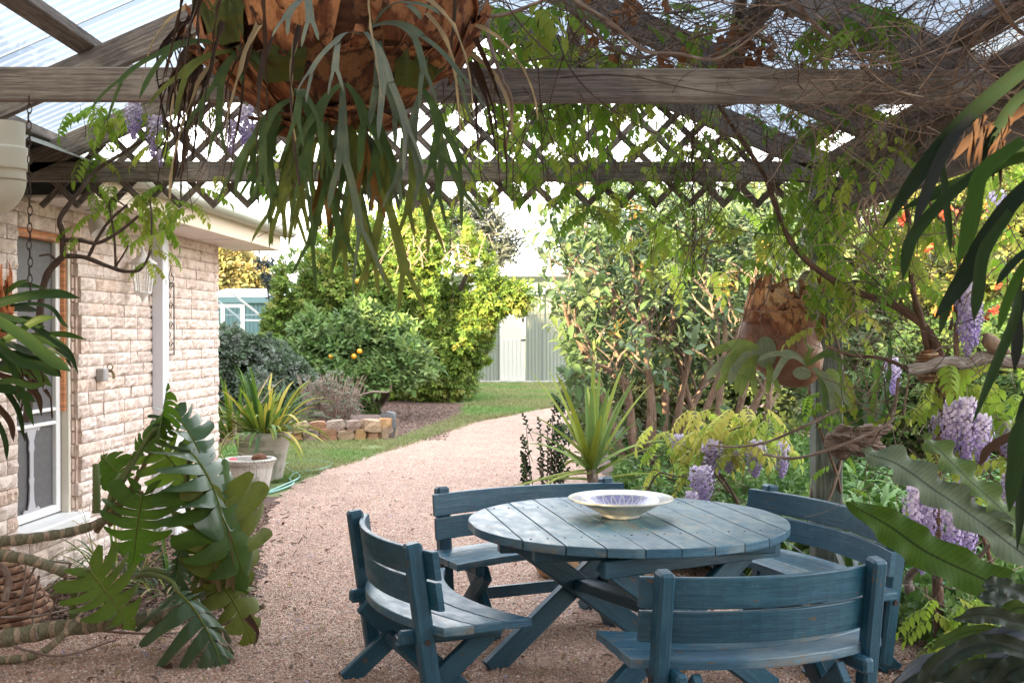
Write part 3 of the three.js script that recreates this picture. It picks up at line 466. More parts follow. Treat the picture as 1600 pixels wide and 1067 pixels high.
// ================================================================ buildings in the distance
const corrug = (w, h, pitch, amp, z = 0) => { const n = Math.max(4, Math.round(w / pitch * 6)), pos = [], idx = []; for (let i = 0; i <= n; i++) { const x = w * i / n, k = amp * Math.cos(x / pitch * 6.283); pos.push(x, 0, z + k, x, h, z + k); } for (let i = 0; i < n; i++) { const a = 2 * i; idx.push(a, a + 2, a + 1, a + 1, a + 2, a + 3); } const g = new THREE.BufferGeometry(); g.setAttribute('position', new THREE.Float32BufferAttribute(pos, 3)); g.setIndex(idx); g.computeVertexNormals(); return boxUV(clean(g)); };
{
  const D = 35, X = (px) => (px - 800) / FOC * D, t = thing('garden_shed', 'pale green corrugated shed with a white stable door at the end of the drive', 'shed', V(0.9, 0, -D));
  const gn = std({ color: C(0.17, 0.185, 0.145), roughness: 0.6 }), gn2 = std({ color: C(0.2, 0.215, 0.17), roughness: 0.55 });
  part(t, 'wall_panel', move(corrug(X(782) - X(690), 2.75, 0.11, 0.012), X(690), 0, -D), gn);
  part(t, 'wall_panel', move(corrug(X(849) - X(821), 2.75, 0.11, 0.012), X(821), 0, -D), gn);
  part(t, 'wall_panel', move(corrug(X(930) - X(850), 2.75, 0.11, 0.012), X(850), 0, -D - 0.03), gn2);
  part(t, 'wall_panel', move(corrug(0.8, 0.7, 0.11, 0.012), X(781), 2.15, -D), gn);
  part(t, 'cover_strip', move(chamferBox(0.05, 2.75, 0.03), X(849.5), 1.38, -D + 0.02), std({ color: C(0.17, 0.19, 0.16) }));
  const wd = std({ color: C(0.46, 0.44, 0.39), roughness: 0.5 });
  const lo = part(t, 'lower_door', move(chamferBox(0.8, 1.36, 0.05), X(800.5), 0.7, -D + 0.04), wd), hi = part(t, 'upper_door', move(chamferBox(0.8, 0.72, 0.05), X(800.5), 1.77, -D + 0.04), wd);
  for (let k = 0; k < 6; k++) part(lo, 'batten', move(chamferBox(0.12, 1.3, 0.012), X(800.5) - 0.325 + k * 0.13 - t.position.x, 0.7, -D + 0.07 + D), wd);
  part(lo, 'latch', move(chamferBox(0.14, 0.04, 0.04), X(818) - t.position.x, 1.33, 0.085), M.iron);
  part(hi, 'latch', move(chamferBox(0.06, 0.12, 0.04), X(817) - t.position.x, 1.95, 0.085), M.iron);
  part(t, 'fascia', move(chamferBox(6.5, 0.24, 0.06), X(830), 2.98, -D + 0.35), std({ color: C(0.42, 0.4, 0.36), roughness: 0.5 }));
  part(t, 'roof', move(chamferBox(6.6, 0.05, 4.2).rotateX(-0.06), X(830), 3.2, -D - 1.7), std({ color: C(0.6, 0.6, 0.58), roughness: 0.5 }));
  part(t, 'end_wall', move(chamferBox(0.05, 2.9, 3.8), X(931), 1.45, -D - 1.95), gn);
  part(t, 'slab', move(chamferBox(6, 0.06, 4), X(820), 0.03, -D - 1.6), M.concrete);
}
{
  const D = 40, X = (px) => (px - 800) / FOC * D, t = thing('teal_shed', 'long teal corrugated metal shed seen past the house corner', 'shed', V(X(390), 0, -D));
  const m = std({ color: C(0.1, 0.18, 0.185), roughness: 0.5 });
  part(t, 'wall', move(corrug(X(470) - X(300), 2.75, 0.15, 0.02), X(300), 0, -D), m);
  part(t, 'fascia', move(chamferBox(X(470) - X(300), 0.22, 0.06), (X(470) + X(300)) / 2, 2.72, -D + 0.08), std({ color: C(0.16, 0.25, 0.255), roughness: 0.4 }));
  part(t, 'roof', move(chamferBox(X(470) - X(300), 0.04, 5).rotateX(0.1), (X(470) + X(300)) / 2, 3.05, -D - 2.4), std({ color: C(0.18, 0.26, 0.27), roughness: 0.4 }));
  part(t, 'end_wall', move(chamferBox(0.04, 2.8, 4.8), X(470), 1.4, -D - 2.42), m);
}
{ // white framed shade house in front of it
  const D = 32, t = thing('shade_house', 'white post frame of an open shade house before the teal shed', 'shade house', V(at(380, 520, D).x, 0, -D));
  const w = std({ color: C(0.8, 0.78, 0.72), roughness: 0.5 });
  const P = (px, y, d = D) => at(px, y, d);
  for (const [px, y, d] of [[347, 476, D], [378, 476, D], [413, 498, D], [428, 508, D + 1]]) { const q = P(px, y, d); part(t, 'post', beam(V(q.x, 0, q.z), q, 0.1, 0.1, V(1, 0, 0)), w); }
  part(t, 'rail', beam(P(338, 478), P(378, 478), 0.1, 0.07), w);
  part(t, 'rail', beam(P(378, 500), P(413, 501), 0.05, 0.05), w);
  part(t, 'rail', beam(P(378, 533), P(413, 533), 0.05, 0.05), w);
  part(t, 'roof_bar', beam(P(358, 455, D + 0.1), P(428, 510, D + 0.1), 0.06, 0.05), std({ color: C(0.45, 0.44, 0.4), roughness: 0.5 }));
  part(t, 'roof_bar', beam(P(340, 470, D + 2), P(376, 500, D + 2), 0.05, 0.05), std({ color: C(0.3, 0.34, 0.34), roughness: 0.5 }));
  part(t, 'rail', beam(P(346, 492, D + 2), P(440, 492, D + 2), 0.04, 0.04), std({ color: C(0.3, 0.34, 0.34), roughness: 0.5 }));
}
{ // stone edging of the bed
  const t = thing('stone_wall', 'low dry wall of rounded orange and brown stones edging the bed', 'wall', V(-2.5, 0, -15.8));
  const r = rngOf(61), pal = [[0.55, 0.32, 0.15], [0.45, 0.25, 0.15], [0.5, 0.36, 0.24], [0.38, 0.3, 0.25], [0.6, 0.38, 0.18], [0.33, 0.24, 0.2]].map((c) => std({ map: T.stone, color: C(...c), bumpMap: T.stone, bumpScale: 0.02, roughness: 0.85 }));
  const rockG = (seed) => { const q = rngOf(seed), g = new THREE.BoxGeometry(1, 1, 1, 2, 2, 2), p = g.attributes.position, seen = {}; for (let i = 0; i < p.count; i++) { const k = [p.getX(i), p.getY(i), p.getZ(i)].map((x) => x.toFixed(2)).join(); const v = V(p.getX(i), p.getY(i), p.getZ(i)); const l = v.length(); if (l > 0.6) v.multiplyScalar(lerp(1, 0.6 / l, 0.55)); if (!seen[k]) seen[k] = [q() - 0.5, q() - 0.5, q() - 0.5]; v.x += seen[k][0] * 0.16; v.y += seen[k][1] * 0.16; v.z += seen[k][2] * 0.16; p.setXYZ(i, v.x, v.y, v.z); } const f = clean(g); f.computeVertexNormals(); return boxUV(f, q() * 2, q() * 2); };
  const gs = []; for (let k = 0; k < 8; k++) gs.push(rockG(700 + k));
  const path = new THREE.CatmullRomCurve3([V(-4.4, 0, -15.2), V(-3.4, 0, -15.7), V(-2.5, 0, -15.95), V(-2.0, 0, -16.15), V(-1.82, 0, -16.6)]);
  const rows = [[0.02, 0.155], [0.15, 0.14]];
  for (const [y, hh] of rows) { let s = 0; while (s < path.getLength()) { const w = 0.13 + 0.16 * r(), q = path.getPointAt(Math.min(1, (s + w / 2) / path.getLength())), tn = path.getTangentAt(Math.min(1, (s + w / 2) / path.getLength())); const b = shadow(new THREE.Mesh(gs[r() * 8 | 0], pal[r() * 6 | 0])); b.name = 'stone'; b.scale.set(w * 1.06, hh * (0.9 + r() * 0.4), 0.2 + 0.08 * r()); b.rotation.y = -Math.atan2(tn.z, tn.x); b.rotation.z = (r() - 0.5) * 0.25; b.position.set(q.x + 2.5, y + hh / 2, q.z + 15.8 + (r() - 0.5) * 0.05); t.add(b); s += w; } }
  const e = at(606, 668, 16.6), big = rockG(733); big.scale(0.24, 0.4, 0.26); const em = lpart(t, 'end_stone', big, std({ map: T.stone, color: C(0.17, 0.19, 0.21), bumpMap: T.stone, bumpScale: 0.02, roughness: 0.8 })); em.position.set(e.x + 2.5, 0.17, e.z + 15.8);
  const soil = sheet([[-4.4, 15.3], [-3.4, 15.8], [-2.5, 16.05], [-2.0, 16.25], [-1.85, 16.7], [-2.2, 18.5], [-5, 19]], 0.2, 0, 7); struct('raised_soil', soil, M.mulch);
}
// ================================================================ table, bowl, benches
const TC = V(0.515, 0, -5.0), TY = 0.72;
{
  const t = thing('round_table', 'round blue painted timber table of wide boards on crossed legs', 'table', TC);
  const R = 0.707, W = 0.1414, phi = Math.atan2(-0.98, 0.2), r = rngOf(3);
  const tops = [M.blueTop, M.blueTopB, M.blueTop, M.blueTopC];
  for (let k = 0; k < 10; k++) {
    const z0 = -R + k * W + 0.0022, z1 = -R + (k + 1) * W - 0.0022, s = new THREE.Shape(), half = (z) => Math.sqrt(Math.max(0, R * R - z * z));
    const e = 0.004, a = [], n = 12; for (let i = 0; i <= n; i++) { const z = lerp(Math.max(z0 + e, -R + 0.004), Math.min(z1 - e, R - 0.004), i / n); a.push([half(z) - e + (k === 0 || k === 9 ? 0 : (r() - 0.5) * 0.001), z]); }
    s.moveTo(-a[0][0], a[0][1]); for (const [x, z] of a) s.lineTo(x, z); for (const [x, z] of a.slice().reverse()) s.lineTo(-x, z); s.closePath();
    const g = new THREE.ExtrudeGeometry(s, { depth: 0.03, bevelEnabled: true, bevelThickness: 0.004, bevelSize: 0.004, bevelSegments: 2, curveSegments: 4 });
    g.rotateX(Math.PI / 2); const f = boxUV(clean(g), r() * 3, r() * 3); f.rotateY(phi); move(f, 0, TY - 0.004 - (k % 3) * 0.0006, 0);
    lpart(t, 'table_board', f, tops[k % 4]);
  }
  const x = V(Math.cos(phi), 0, -Math.sin(phi)), z = V(Math.sin(phi), 0, Math.cos(phi)), yb = TY - 0.038 - 0.028;
  for (const [o, L] of [[-0.4, 0.52], [0.4, 0.52], [-0.18, 0.62], [0.18, 0.62]]) { const c = x.clone().multiplyScalar(o); lpart(t, 'batten', beam(c.clone().addScaledVector(z, -L).setY(yb), c.clone().addScaledVector(z, L).setY(yb), 0.055, 0.06), M.blueB); }
  { const q = []; for (let k = 0; k < 10; k++) { const zz = -R + (k + 0.5) * W; for (const o of [-0.4, 0.4]) for (const e of [-0.035, 0.035]) { if (Math.hypot(o, zz + e) > R - 0.03) continue; const c = x.clone().multiplyScalar(o).addScaledVector(z, zz + e), g = new THREE.CylinderGeometry(0.0045, 0.0045, 0.004, 7); q.push(move(clean(g), c.x, TY - 0.0006, c.z)); } } lpart(t, 'screws', merge(q), M.rust).userData.kind = 'stuff'; }
  const u = V(0.5, 0, 0.866), v = V(-0.866, 0, 0.5);
  for (const s of [-1, 1]) {
    const c = u.clone().multiplyScalar(0.4 * s);
    const A = (k, y, o) => c.clone().addScaledVector(v, k).addScaledVector(u, o).setY(y);
    lpart(t, 'leg', beam(A(0.47, 0.0, -0.024), A(-0.42, 0.65, -0.024), 0.1, 0.045, V(0, 1, 0)), M.blueB);
    lpart(t, 'leg', beam(A(-0.47, 0.0, 0.024), A(0.42, 0.65, 0.024), 0.1, 0.045, V(0, 1, 0)), M.blueB);
    lpart(t, 'leg_rail', beam(A(-0.46, 0.625, 0.07), A(0.46, 0.625, 0.07), 0.07, 0.04), M.blueB);
  }
  lpart(t, 'stretcher', beam(u.clone().multiplyScalar(-0.36).setY(0.36), u.clone().multiplyScalar(0.36).setY(0.36), 0.05, 0.1), M.blueB);
}
{
  const c = at(970, 806, 5.05), b = thing('ceramic_bowl', 'wide glazed ceramic bowl with lilac blue triangle pattern standing on the round table', 'bowl', V(c.x, TY, c.z));
  const spot = (u, v, r) => { const n = fbm(u * 40, v * 12, 40, 12, r, 3); return 1 - 0.28 * smooth(0.62, 0.75, n); };
  const glaze = (c1) => (u, v) => c1.map((k) => k * spot(u, v, 7));
  const outer = texture(512, 128, glaze([0.6, 0.57, 0.5]));
  const ink = [0.17, 0.17, 0.36], pale = [0.62, 0.59, 0.54];
  const rim = texture(1024, 64, (u, v) => { const a = (u * 62) % 1, q = Math.abs(a - 0.5) * 2; const w = (v > 0.45 && v < 0.85 && q < 0.62 - Math.abs(v - 0.65)) || (v > 0.93) ? 1 : 0; return mix3(pale, ink, w * 0.85).map((k) => k * spot(u, v, 9)); });
  const inner = texture(1024, 128, (u, v) => { const a = (u * 22) % 1, tri = Math.abs(a - 0.5) * 2, d = Math.abs(tri - v); const line = d < 0.1 || v < 0.07 || v > 0.93 || (Math.abs((u * 44) % 1 - 0.5) < 0.03 && v > 0.3) ? 1 : 0; return mix3([0.27, 0.26, 0.47], pale, line).map((k) => k * spot(u, v, 11) * (0.85 + 0.3 * fbm(u * 60, v * 10, 60, 10, 13, 2))); });
  const gl = (map) => new THREE.MeshPhysicalMaterial({ map, roughness: 0.35, clearcoat: 0.5, clearcoatRoughness: 0.2, side: THREE.DoubleSide });
  lpart(b, 'body', lathe([[0, 0.004], [0.085, 0.0], [0.09, 0.004], [0.092, 0.014], [0.1, 0.02], [0.145, 0.042], [0.185, 0.066], [0.225, 0.076], [0.237, 0.08], [0.239, 0.085], [0.235, 0.089]], 64), gl(outer));
  lpart(b, 'rim', lathe([[0.235, 0.089], [0.232, 0.0895], [0.18, 0.079], [0.172, 0.076]], 64), gl(rim));
  lpart(b, 'painted_inside', lathe([[0.172, 0.076], [0.15, 0.06], [0.125, 0.042], [0.1, 0.03]], 64), gl(inner));
  lpart(b, 'well', lathe([[0.1, 0.03], [0.05, 0.024], [0, 0.022]], 64), gl(outer));
}
{ // curved benches: x along the bench, +z towards the table
  const cv = (x) => -0.092 + x * x / 2.3;
  const bent = (L, a0, a1, th) => { const s = new THREE.Shape(), n = 14, e = 0.005; for (let i = 0; i <= n; i++) { const x = lerp(-L + e, L - e, i / n); i ? s.lineTo(x, -(cv(x) + a0 + e)) : s.moveTo(x, -(cv(x) + a0 + e)); } for (let i = n; i >= 0; i--) { const x = lerp(-L + e, L - e, i / n); s.lineTo(x, -(cv(x) + a1 - e)); } s.closePath(); const g = new THREE.ExtrudeGeometry(s, { depth: th - 0.01, bevelEnabled: true, bevelThickness: 0.005, bevelSize: 0.005, bevelSegments: 2 }); g.rotateX(-Math.PI / 2); return clean(g); };
  const lean = (g) => { const p = g.attributes.position; for (let i = 0; i < p.count; i++) p.setZ(i, p.getZ(i) - (p.getY(i) - 0.43) * 0.14); g.computeVertexNormals(); return g; };
  const make = (label, c, yaw, seed, wide) => {
    const r = rngOf(seed), b = thing('curved_bench', label, 'bench', V(c[0], 0, -c[1]), 'blue curved benches around the round table'); b.rotation.y = yaw; b.scale.x = wide;
    const tops = [M.blueTop, M.blueTopB, M.blueTopC], sides = [M.blue, M.blueB];
    const seat = [[0.0, 0.124], [0.128, 0.25], [0.254, 0.372]];
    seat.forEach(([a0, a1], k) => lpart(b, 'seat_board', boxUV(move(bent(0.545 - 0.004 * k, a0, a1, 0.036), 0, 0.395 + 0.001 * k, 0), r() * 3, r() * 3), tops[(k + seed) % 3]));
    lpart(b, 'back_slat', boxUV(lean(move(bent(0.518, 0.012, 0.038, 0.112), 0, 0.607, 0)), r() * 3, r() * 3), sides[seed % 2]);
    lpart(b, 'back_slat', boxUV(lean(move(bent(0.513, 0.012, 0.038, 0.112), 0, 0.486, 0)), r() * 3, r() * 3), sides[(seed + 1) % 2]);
    for (const s of [-1, 1]) {
      const x = 0.45 * s, z = (y) => -(y - 0.43) * 0.14 - 0.02;
      lpart(b, 'post', beam(V(x, 0.08, z(0.08)), V(x, 0.742, z(0.742)), 0.07, 0.062, V(0, 0, 1), 0.011), M.blueB);
      lpart(b, 'bearer', beam(V(x - 0.056 * s, 0.365, -0.1), V(x - 0.056 * s, 0.365, 0.33), 0.058, 0.045, V(0, 1, 0), 0.01), M.blue);
      lpart(b, 'leg', beam(V(x - 0.1 * s, 0.345, 0.29), V(x - 0.1 * s, 0.0, -0.13), 0.085, 0.04), M.blueB);
      lpart(b, 'leg', beam(V(x - 0.143 * s, 0.345, -0.06), V(x - 0.143 * s, 0.0, 0.3), 0.085, 0.04), M.blueB);
      for (const y of [0.36]) { const g = new THREE.CylinderGeometry(0.011, 0.011, 0.012, 8); g.rotateZ(Math.PI / 2); lpart(b, 'bolt', move(clean(g), x + 0.033 * s, y, z(y)), M.rust); }
    }
    lpart(b, 'brace', beam(V(-0.33, 0.19, 0.06), V(0.33, 0.19, 0.06), 0.06, 0.035), M.blueB);
    return b;
  };
  const yaw = (a, b) => Math.atan2(-(-(b[1] - a[1])), b[0] - a[0]); // chord a -> b lies along +x
  const set = (label, a, b, seed) => make(label, [(a[0] + b[0]) / 2, (a[1] + b[1]) / 2], yaw(a, b), seed, Math.hypot(b[0] - a[0], b[1] - a[1]) / 0.9);
  // chords given so that +z (a quarter turn from +x) faces the table
  set('blue curved bench nearest the camera, seen from behind its backrest', [1.292, 4.07], [0.502, 3.85], 4);
  set('blue curved bench standing to the left of the table, its back towards the path', [-0.327, 4.32], [-0.66, 5.12], 5);
  set('blue curved bench behind the left side of the table, facing the camera', [-0.345, 5.82], [0.55, 6.22], 6);
  set('blue curved bench on the right of the table beside the garden bed', [1.32, 5.94], [1.67, 4.96], 7);
}
// ================================================================ pots and garden bits
{
  const soilM = std({ map: T.mulch, color: C(0.45, 0.4, 0.38), roughness: 1 });
  const urnP = (R, H) => [[0, 0], [R * 0.62, 0], [R * 0.66, H * 0.03], [R * 0.67, H * 0.08], [R * 0.72, H * 0.2], [R * 0.82, H * 0.5], [R * 0.88, H * 0.74], [R * 0.9, H * 0.8], [R * 0.93, H * 0.81], [R * 0.93, H * 0.85], [R * 0.96, H * 0.87], [R, H * 0.92], [R * 1.0, H * 0.97], [R * 0.97, H], [R * 0.9, H], [R * 0.88, H * 0.96], [R * 0.86, H * 0.85]];
  const relief = texture(512, 256, (u, v) => { const a = u * 8 % 1 - 0.5, b = v - 0.5; const d = Math.abs(Math.hypot(a * 1.6, b * 1.2) - 0.32 - 0.05 * Math.sin(Math.atan2(b, a) * 6)), e = Math.hypot(a, b * 0.8); return (d < 0.05 ? 1 - d * 12 : 0.25) + (e < 0.1 ? 0.6 : 0) + 0.15 * fbm(u * 40, v * 30, 40, 30, 3, 3); }, null, false);
  const urnM = std({ map: T.concrete, bumpMap: relief, bumpScale: 0.012, roughness: 0.9 });
  const c = V(-2.475, 0, -10.55), t = thing('stone_urn', 'pale weathered stone urn with a beaded rim in front of the larger pot', 'urn', c);
  lpart(t, 'bowl', lathe(urnP(0.24, 0.37), 40), urnM);
  for (let k = 0; k < 44; k++) { const a = k / 44 * 6.283, g = new THREE.IcosahedronGeometry(0.015, 0); g.scale(1.1, 0.8, 1); move(g, Math.cos(a) * 0.238, 0.352, Math.sin(a) * 0.238); lpart(t, 'rim_bead', clean(g), M.concrete); }
  lpart(t, 'soil', move(clean(new THREE.CircleGeometry(0.21, 24).rotateX(-Math.PI / 2)), 0, 0.325, 0), soilM);
  { const q = rngOf(8), g = new THREE.IcosahedronGeometry(0.07, 1), p = g.attributes.position; g.scale(1.1, 0.75, 0.9); const tt = lpart(t, 'dry_lump', move(clean(g), 0.08, 0.36, -0.05), M.fibreDark); const rd = new THREE.IcosahedronGeometry(0.03, 1); rd.scale(1.6, 0.8, 1); lpart(t, 'red_flower', move(clean(rd), -0.14, 0.36, 0.1), std({ color: C(0.6, 0.04, 0.05), roughness: 0.5 })); }
  const c2 = V(-2.62, 0, -11.75), t2 = thing('tall_planter', 'tall pale concrete planter with bands round it holding a strap leaved plant', 'pot', c2);
  lpart(t2, 'body', lathe([[0, 0], [0.2, 0], [0.205, 0.02], [0.235, 0.2], [0.262, 0.34], [0.268, 0.345], [0.268, 0.365], [0.272, 0.375], [0.285, 0.44], [0.295, 0.47], [0.297, 0.5], [0.29, 0.515], [0.27, 0.515], [0.262, 0.46]], 40), M.concrete);
  lpart(t2, 'soil', move(clean(new THREE.CircleGeometry(0.265, 24).rotateX(-Math.PI / 2)), 0, 0.47, 0), soilM);
  const c3 = gnd(872, 902), t3 = thing('round_pot', 'round sandstone coloured pot on the gravel behind the table legs', 'pot', c3);
  lpart(t3, 'body', lathe([[0, 0], [0.09, 0], [0.12, 0.02], [0.15, 0.07], [0.155, 0.12], [0.14, 0.17], [0.125, 0.19], [0.135, 0.21], [0.125, 0.212], [0.115, 0.195]], 32), std({ map: T.stone, color: C(0.5, 0.36, 0.22), roughness: 0.9 }));
  lpart(t3, 'soil', move(clean(new THREE.CircleGeometry(0.115, 20).rotateX(-Math.PI / 2)), 0, 0.19, 0), soilM);
}
{
  const hp = [[400, 778], [440, 762], [468, 747], [452, 737], [446, 727], [470, 722.5], [512, 724], [518, 729], [500, 736], [464, 741], [452, 752], [458, 758], [430, 770], [405, 776], [385, 783]];
  const pts = hp.map(([x, y]) => { const g = gnd(x, y); g.y = 0.016; return g; });
  const t = tag(shadow(new THREE.Mesh(tube(pts, 0.0115, 7, 90), std({ color: C(0.13, 0.3, 0.24), roughness: 0.4 }))), 'pale green garden hose lying in loops at the edge of the gravel', 'hose'); t.name = numbered('garden_hose'); scene.add(t);
}
{ // coiled rope mound
  const c = V(-2.86, -0.02, -6.0), pts = []; for (let i = 0; i <= 200; i++) { const k = i / 200, a = k * 6.283 * 14, R = lerp(0.36, 0.015, Math.pow(k, 1.2)); pts.push(V(c.x + Math.cos(a) * R, 0.03 + 0.5 * k, c.z + Math.sin(a) * R)); }
  const t = thing('coir_coil', 'cone of coiled brown coir rope at the left edge below the door', 'rope', V(c.x, 0, c.z));
  part(t, 'rope', tube(pts, 0.02, 6, 640), std({ map: T.fibre, color: C(0.5, 0.55, 0.68), bumpMap: T.fibreBump, bumpScale: 0.006, roughness: 1 }));
  part(t, 'core', move(lathe([[0, 0], [0.34, 0], [0.2, 0.26], [0.01, 0.5]], 28), c.x, 0, c.z), M.fibreDark);
}
{
  const c = gnd(1466, 962), t = thing('green_planter', 'teal green plastic planter box with a thick rim in the right garden bed', 'planter', c); t.rotation.y = -0.35;
  const m = std({ color: C(0.045, 0.2, 0.16), roughness: 0.45 });
  const box = (w, d, w2, d2, h) => { const pos = [], q = [[-1, -1], [1, -1], [1, 1], [-1, 1]], P = (k, hi) => [q[k][0] * (hi ? w2 : w), hi ? h : 0, q[k][1] * (hi ? d2 : d)]; for (let k = 0; k < 4; k++) { const n = (k + 1) % 4; pos.push(...P(k, 0), ...P(n, 1), ...P(n, 0), ...P(k, 0), ...P(k, 1), ...P(n, 1)); } const g = new THREE.BufferGeometry(); g.setAttribute('position', new THREE.Float32BufferAttribute(pos, 3)); g.computeVertexNormals(); return boxUV(g); };
  lpart(t, 'body', box(0.105, 0.09, 0.125, 0.11, 0.2), m);
  for (const [w, d, x, z] of [[0.28, 0.022, 0, 0.122], [0.28, 0.022, 0, -0.122], [0.022, 0.222, 0.129, 0], [0.022, 0.222, -0.129, 0]]) lpart(t, 'rim', move(chamferBox(w, 0.035, d, 0.006), x, 0.192, z), m);
  lpart(t, 'soil', move(clean(new THREE.PlaneGeometry(0.22, 0.2).rotateX(-Math.PI / 2)), 0, 0.15, 0), std({ map: T.mulch, color: C(0.5, 0.45, 0.4) }));
  const c2 = gnd(1400, 945), t2 = thing('black_trough', 'black plastic plant trough behind the right hand bench', 'planter', c2); t2.rotation.y = -0.2;
  const bm = std({ color: C(0.012, 0.013, 0.016), roughness: 0.4 });
  lpart(t2, 'body', box(0.2, 0.1, 0.23, 0.13, 0.17), bm); lpart(t2, 'rim', merge([move(chamferBox(0.5, 0.025, 0.02), 0, 0.17, 0.14), move(chamferBox(0.5, 0.025, 0.02), 0, 0.17, -0.14), move(chamferBox(0.02, 0.025, 0.26), 0.24, 0.17, 0), move(chamferBox(0.02, 0.025, 0.26), -0.24, 0.17, 0)]), bm);
  lpart(t2, 'soil', move(clean(new THREE.PlaneGeometry(0.44, 0.24).rotateX(-Math.PI / 2)), 0, 0.14, 0), std({ map: T.mulch, color: C(0.5, 0.45, 0.4) }));
}
// ================================================================ foliage generators
const UP = V(0, 1, 0);
const rdir = (r) => { const z = r() * 2 - 1, a = r() * 6.283, s = Math.sqrt(1 - z * z); return V(Math.cos(a) * s, z, Math.sin(a) * s); };
const frame = (pos, dir, up, s) => { const z = dir.clone().normalize(), x = up.clone().cross(z); if (x.lengthSq() < 1e-4) x.set(1, 0, 0); x.normalize(); const y = z.clone().cross(x); const m = new THREE.Matrix4().makeBasis(x, y, z); m.scale(V(s, s, s)); m.setPosition(pos); return m; };
// one leaf pointing along +z, upper face +y
const leaf1 = (len, w, o = {}) => ribbon(sag(V(0, 0, 0), V(0, 0.12, 1), len, o.droop ?? 0.5, 4), leafW(w), UP, { segs: o.segs || 3, fold: o.fold ?? 0.35, across: 2 });
const putLeaf = (g, pos, dir, up, s = 1) => g.clone().applyMatrix4(frame(pos, dir, up, s));
// a short twig with n leaves, along +z
function sprigGeo(seed, n, len, w, spread = 0.9, o = {}) {
  const r = rngOf(seed), L = [], tw = o.twig ?? len * 1.2;
  for (let i = 0; i < n; i++) { const a = i * 2.4 + r(), t = i / n, g = leaf1(len * (0.7 + 0.5 * r()), w * (0.8 + 0.4 * r()), o); const d = V(Math.cos(a) * spread, Math.sin(a) * spread + (o.lift || 0), 0.35 + t * 0.9).normalize(); L.push(putLeaf(g, V(0, 0, t * tw), d, V(-d.x * 0.5, 1, 0.6 - d.z * 0.3))); }
  if (o.stem) L.push(tube([V(0, 0, -tw * 0.4), V(0, 0, tw)], o.stem, 3, 1));
  return merge(L);
}
// pinnate leaf hanging along +z
function pinnate(seed, len = 0.19, pairs = 5, ll = 0.058, lw = 0.0145) {
  const r = rngOf(seed), ax = sag(V(0, 0, 0), V((r() - 0.5) * 0.3, 0.25, 1), len, 0.9, 7, 0.1, r), L = [tube(ax, [0.0016, 0.0007], 3, 6)], cu = new THREE.CatmullRomCurve3(ax);
  for (let i = 0; i <= pairs; i++) { const t = 0.22 + 0.78 * i / pairs, p = cu.getPoint(t), tn = cu.getTangent(t), side = tn.clone().cross(UP).normalize(); const k = 0.7 + 0.3 * Math.sin(t * 3) + (r() - 0.5) * 0.15;
    if (i === pairs) L.push(putLeaf(leaf1(ll, lw, { droop: 0.8 }), p, tn, UP)); else for (const s of [-1, 1]) { const d = side.clone().multiplyScalar(s).addScaledVector(tn, 0.55).addScaledVector(UP, -0.1 - 0.35 * r()); L.push(putLeaf(leaf1(ll * k, lw * k, { droop: 0.9 }), p, d, V(0, 1, 0).addScaledVector(side, s * 0.4))); } }
  return merge(L);
}
function shrub(o) {
  const r = rngOf(o.seed), t = o.parent || thing(o.name, o.label, o.cat || 'shrub', o.base, o.group), b = t.position, mats = [], cols = [];
  const tot = o.blobs.reduce((s, q) => s + q.r * q.r * (q.n || 1), 0);
  for (const q of o.blobs) {
    const n = Math.round(o.n * q.r * q.r * (q.n || 1) / tot);
    for (let i = 0; i < n; i++) {
      const d = rdir(r); if (d.z < -0.55 && r() < (o.back ?? 0.6)) { i -= 0; continue; }
      const lump = 0.78 + 0.44 * fbm(d.x * 2.2 + q.c.x * 3 + 40, d.y * 2.2 + d.z * 1.7 + q.c.y + 40, 997, 997, o.seed, 3), k = Math.pow(r(), 0.38) * lump * (r() < 0.06 ? 1.13 : 1);
      const p = V(q.c.x + d.x * q.r * (q.sx || 1) * k, q.c.y + d.y * q.r * (q.sy || 1) * k, q.c.z + d.z * q.r * (q.sz || 1) * k);
      if (p.y < (o.minY ?? 0.05)) continue;
      const hole = fbm(p.x * (o.hf || 3) + 300, p.y * (o.hf || 3) + p.z * 2 + 300, 997, 997, o.seed + 5, 2); if (hole < (o.hole ?? 0.3)) continue;
      const dir = d.clone().addScaledVector(rdir(r), 0.8); dir.y += (o.rise ?? 0.15); mats.push(frame(p.sub(b), dir, V(r() - 0.5, 1, r() - 0.5 + 0.4), 0.7 + 0.6 * r()));
      const c = o.pal[Math.min(o.pal.length - 1, (r() * 0.6 + hole * 0.55) * o.pal.length | 0)], v = (0.75 + 0.5 * r()) * (o.bright || 0.66); cols.push(C(c[0] * v, c[1] * v, c[2] * v));
    }
  }
  stuff(t, 'foliage', o.geo, o.mat || leafM(1, 1, 1, { t: 0.3, gloss: o.gloss ?? 0.15 }), mats, cols);
  if (o.trunks) for (let k = 0; k < o.trunks; k++) { const q = o.blobs[k % o.blobs.length], p0 = V(b.x + (r() - 0.5) * (o.foot ?? 0.3), 0, b.z + (r() - 0.5) * (o.foot ?? 0.3)), e = V(q.c.x + (r() - 0.5) * q.r, q.c.y + (r() - 0.2) * q.r * 0.5, q.c.z + (r() - 0.5) * q.r * 0.5); const m1 = p0.clone().lerp(e, 0.35).add(V((r() - 0.5) * 0.3, 0.12, (r() - 0.5) * 0.2)), m2 = p0.clone().lerp(e, 0.7).add(V((r() - 0.5) * 0.2, 0.1, (r() - 0.5) * 0.2)); part(t, k ? 'limb' : 'trunk', tube([p0, m1, m2, e], [o.tr || 0.03, (o.tr || 0.03) * 0.3], 6, 10), o.bark || M.bark); }
  return t;
}
const blob = (px, py, rpx, d, o = {}) => ({ c: at(px, py, d), r: rpx / FOC * d, ...o });

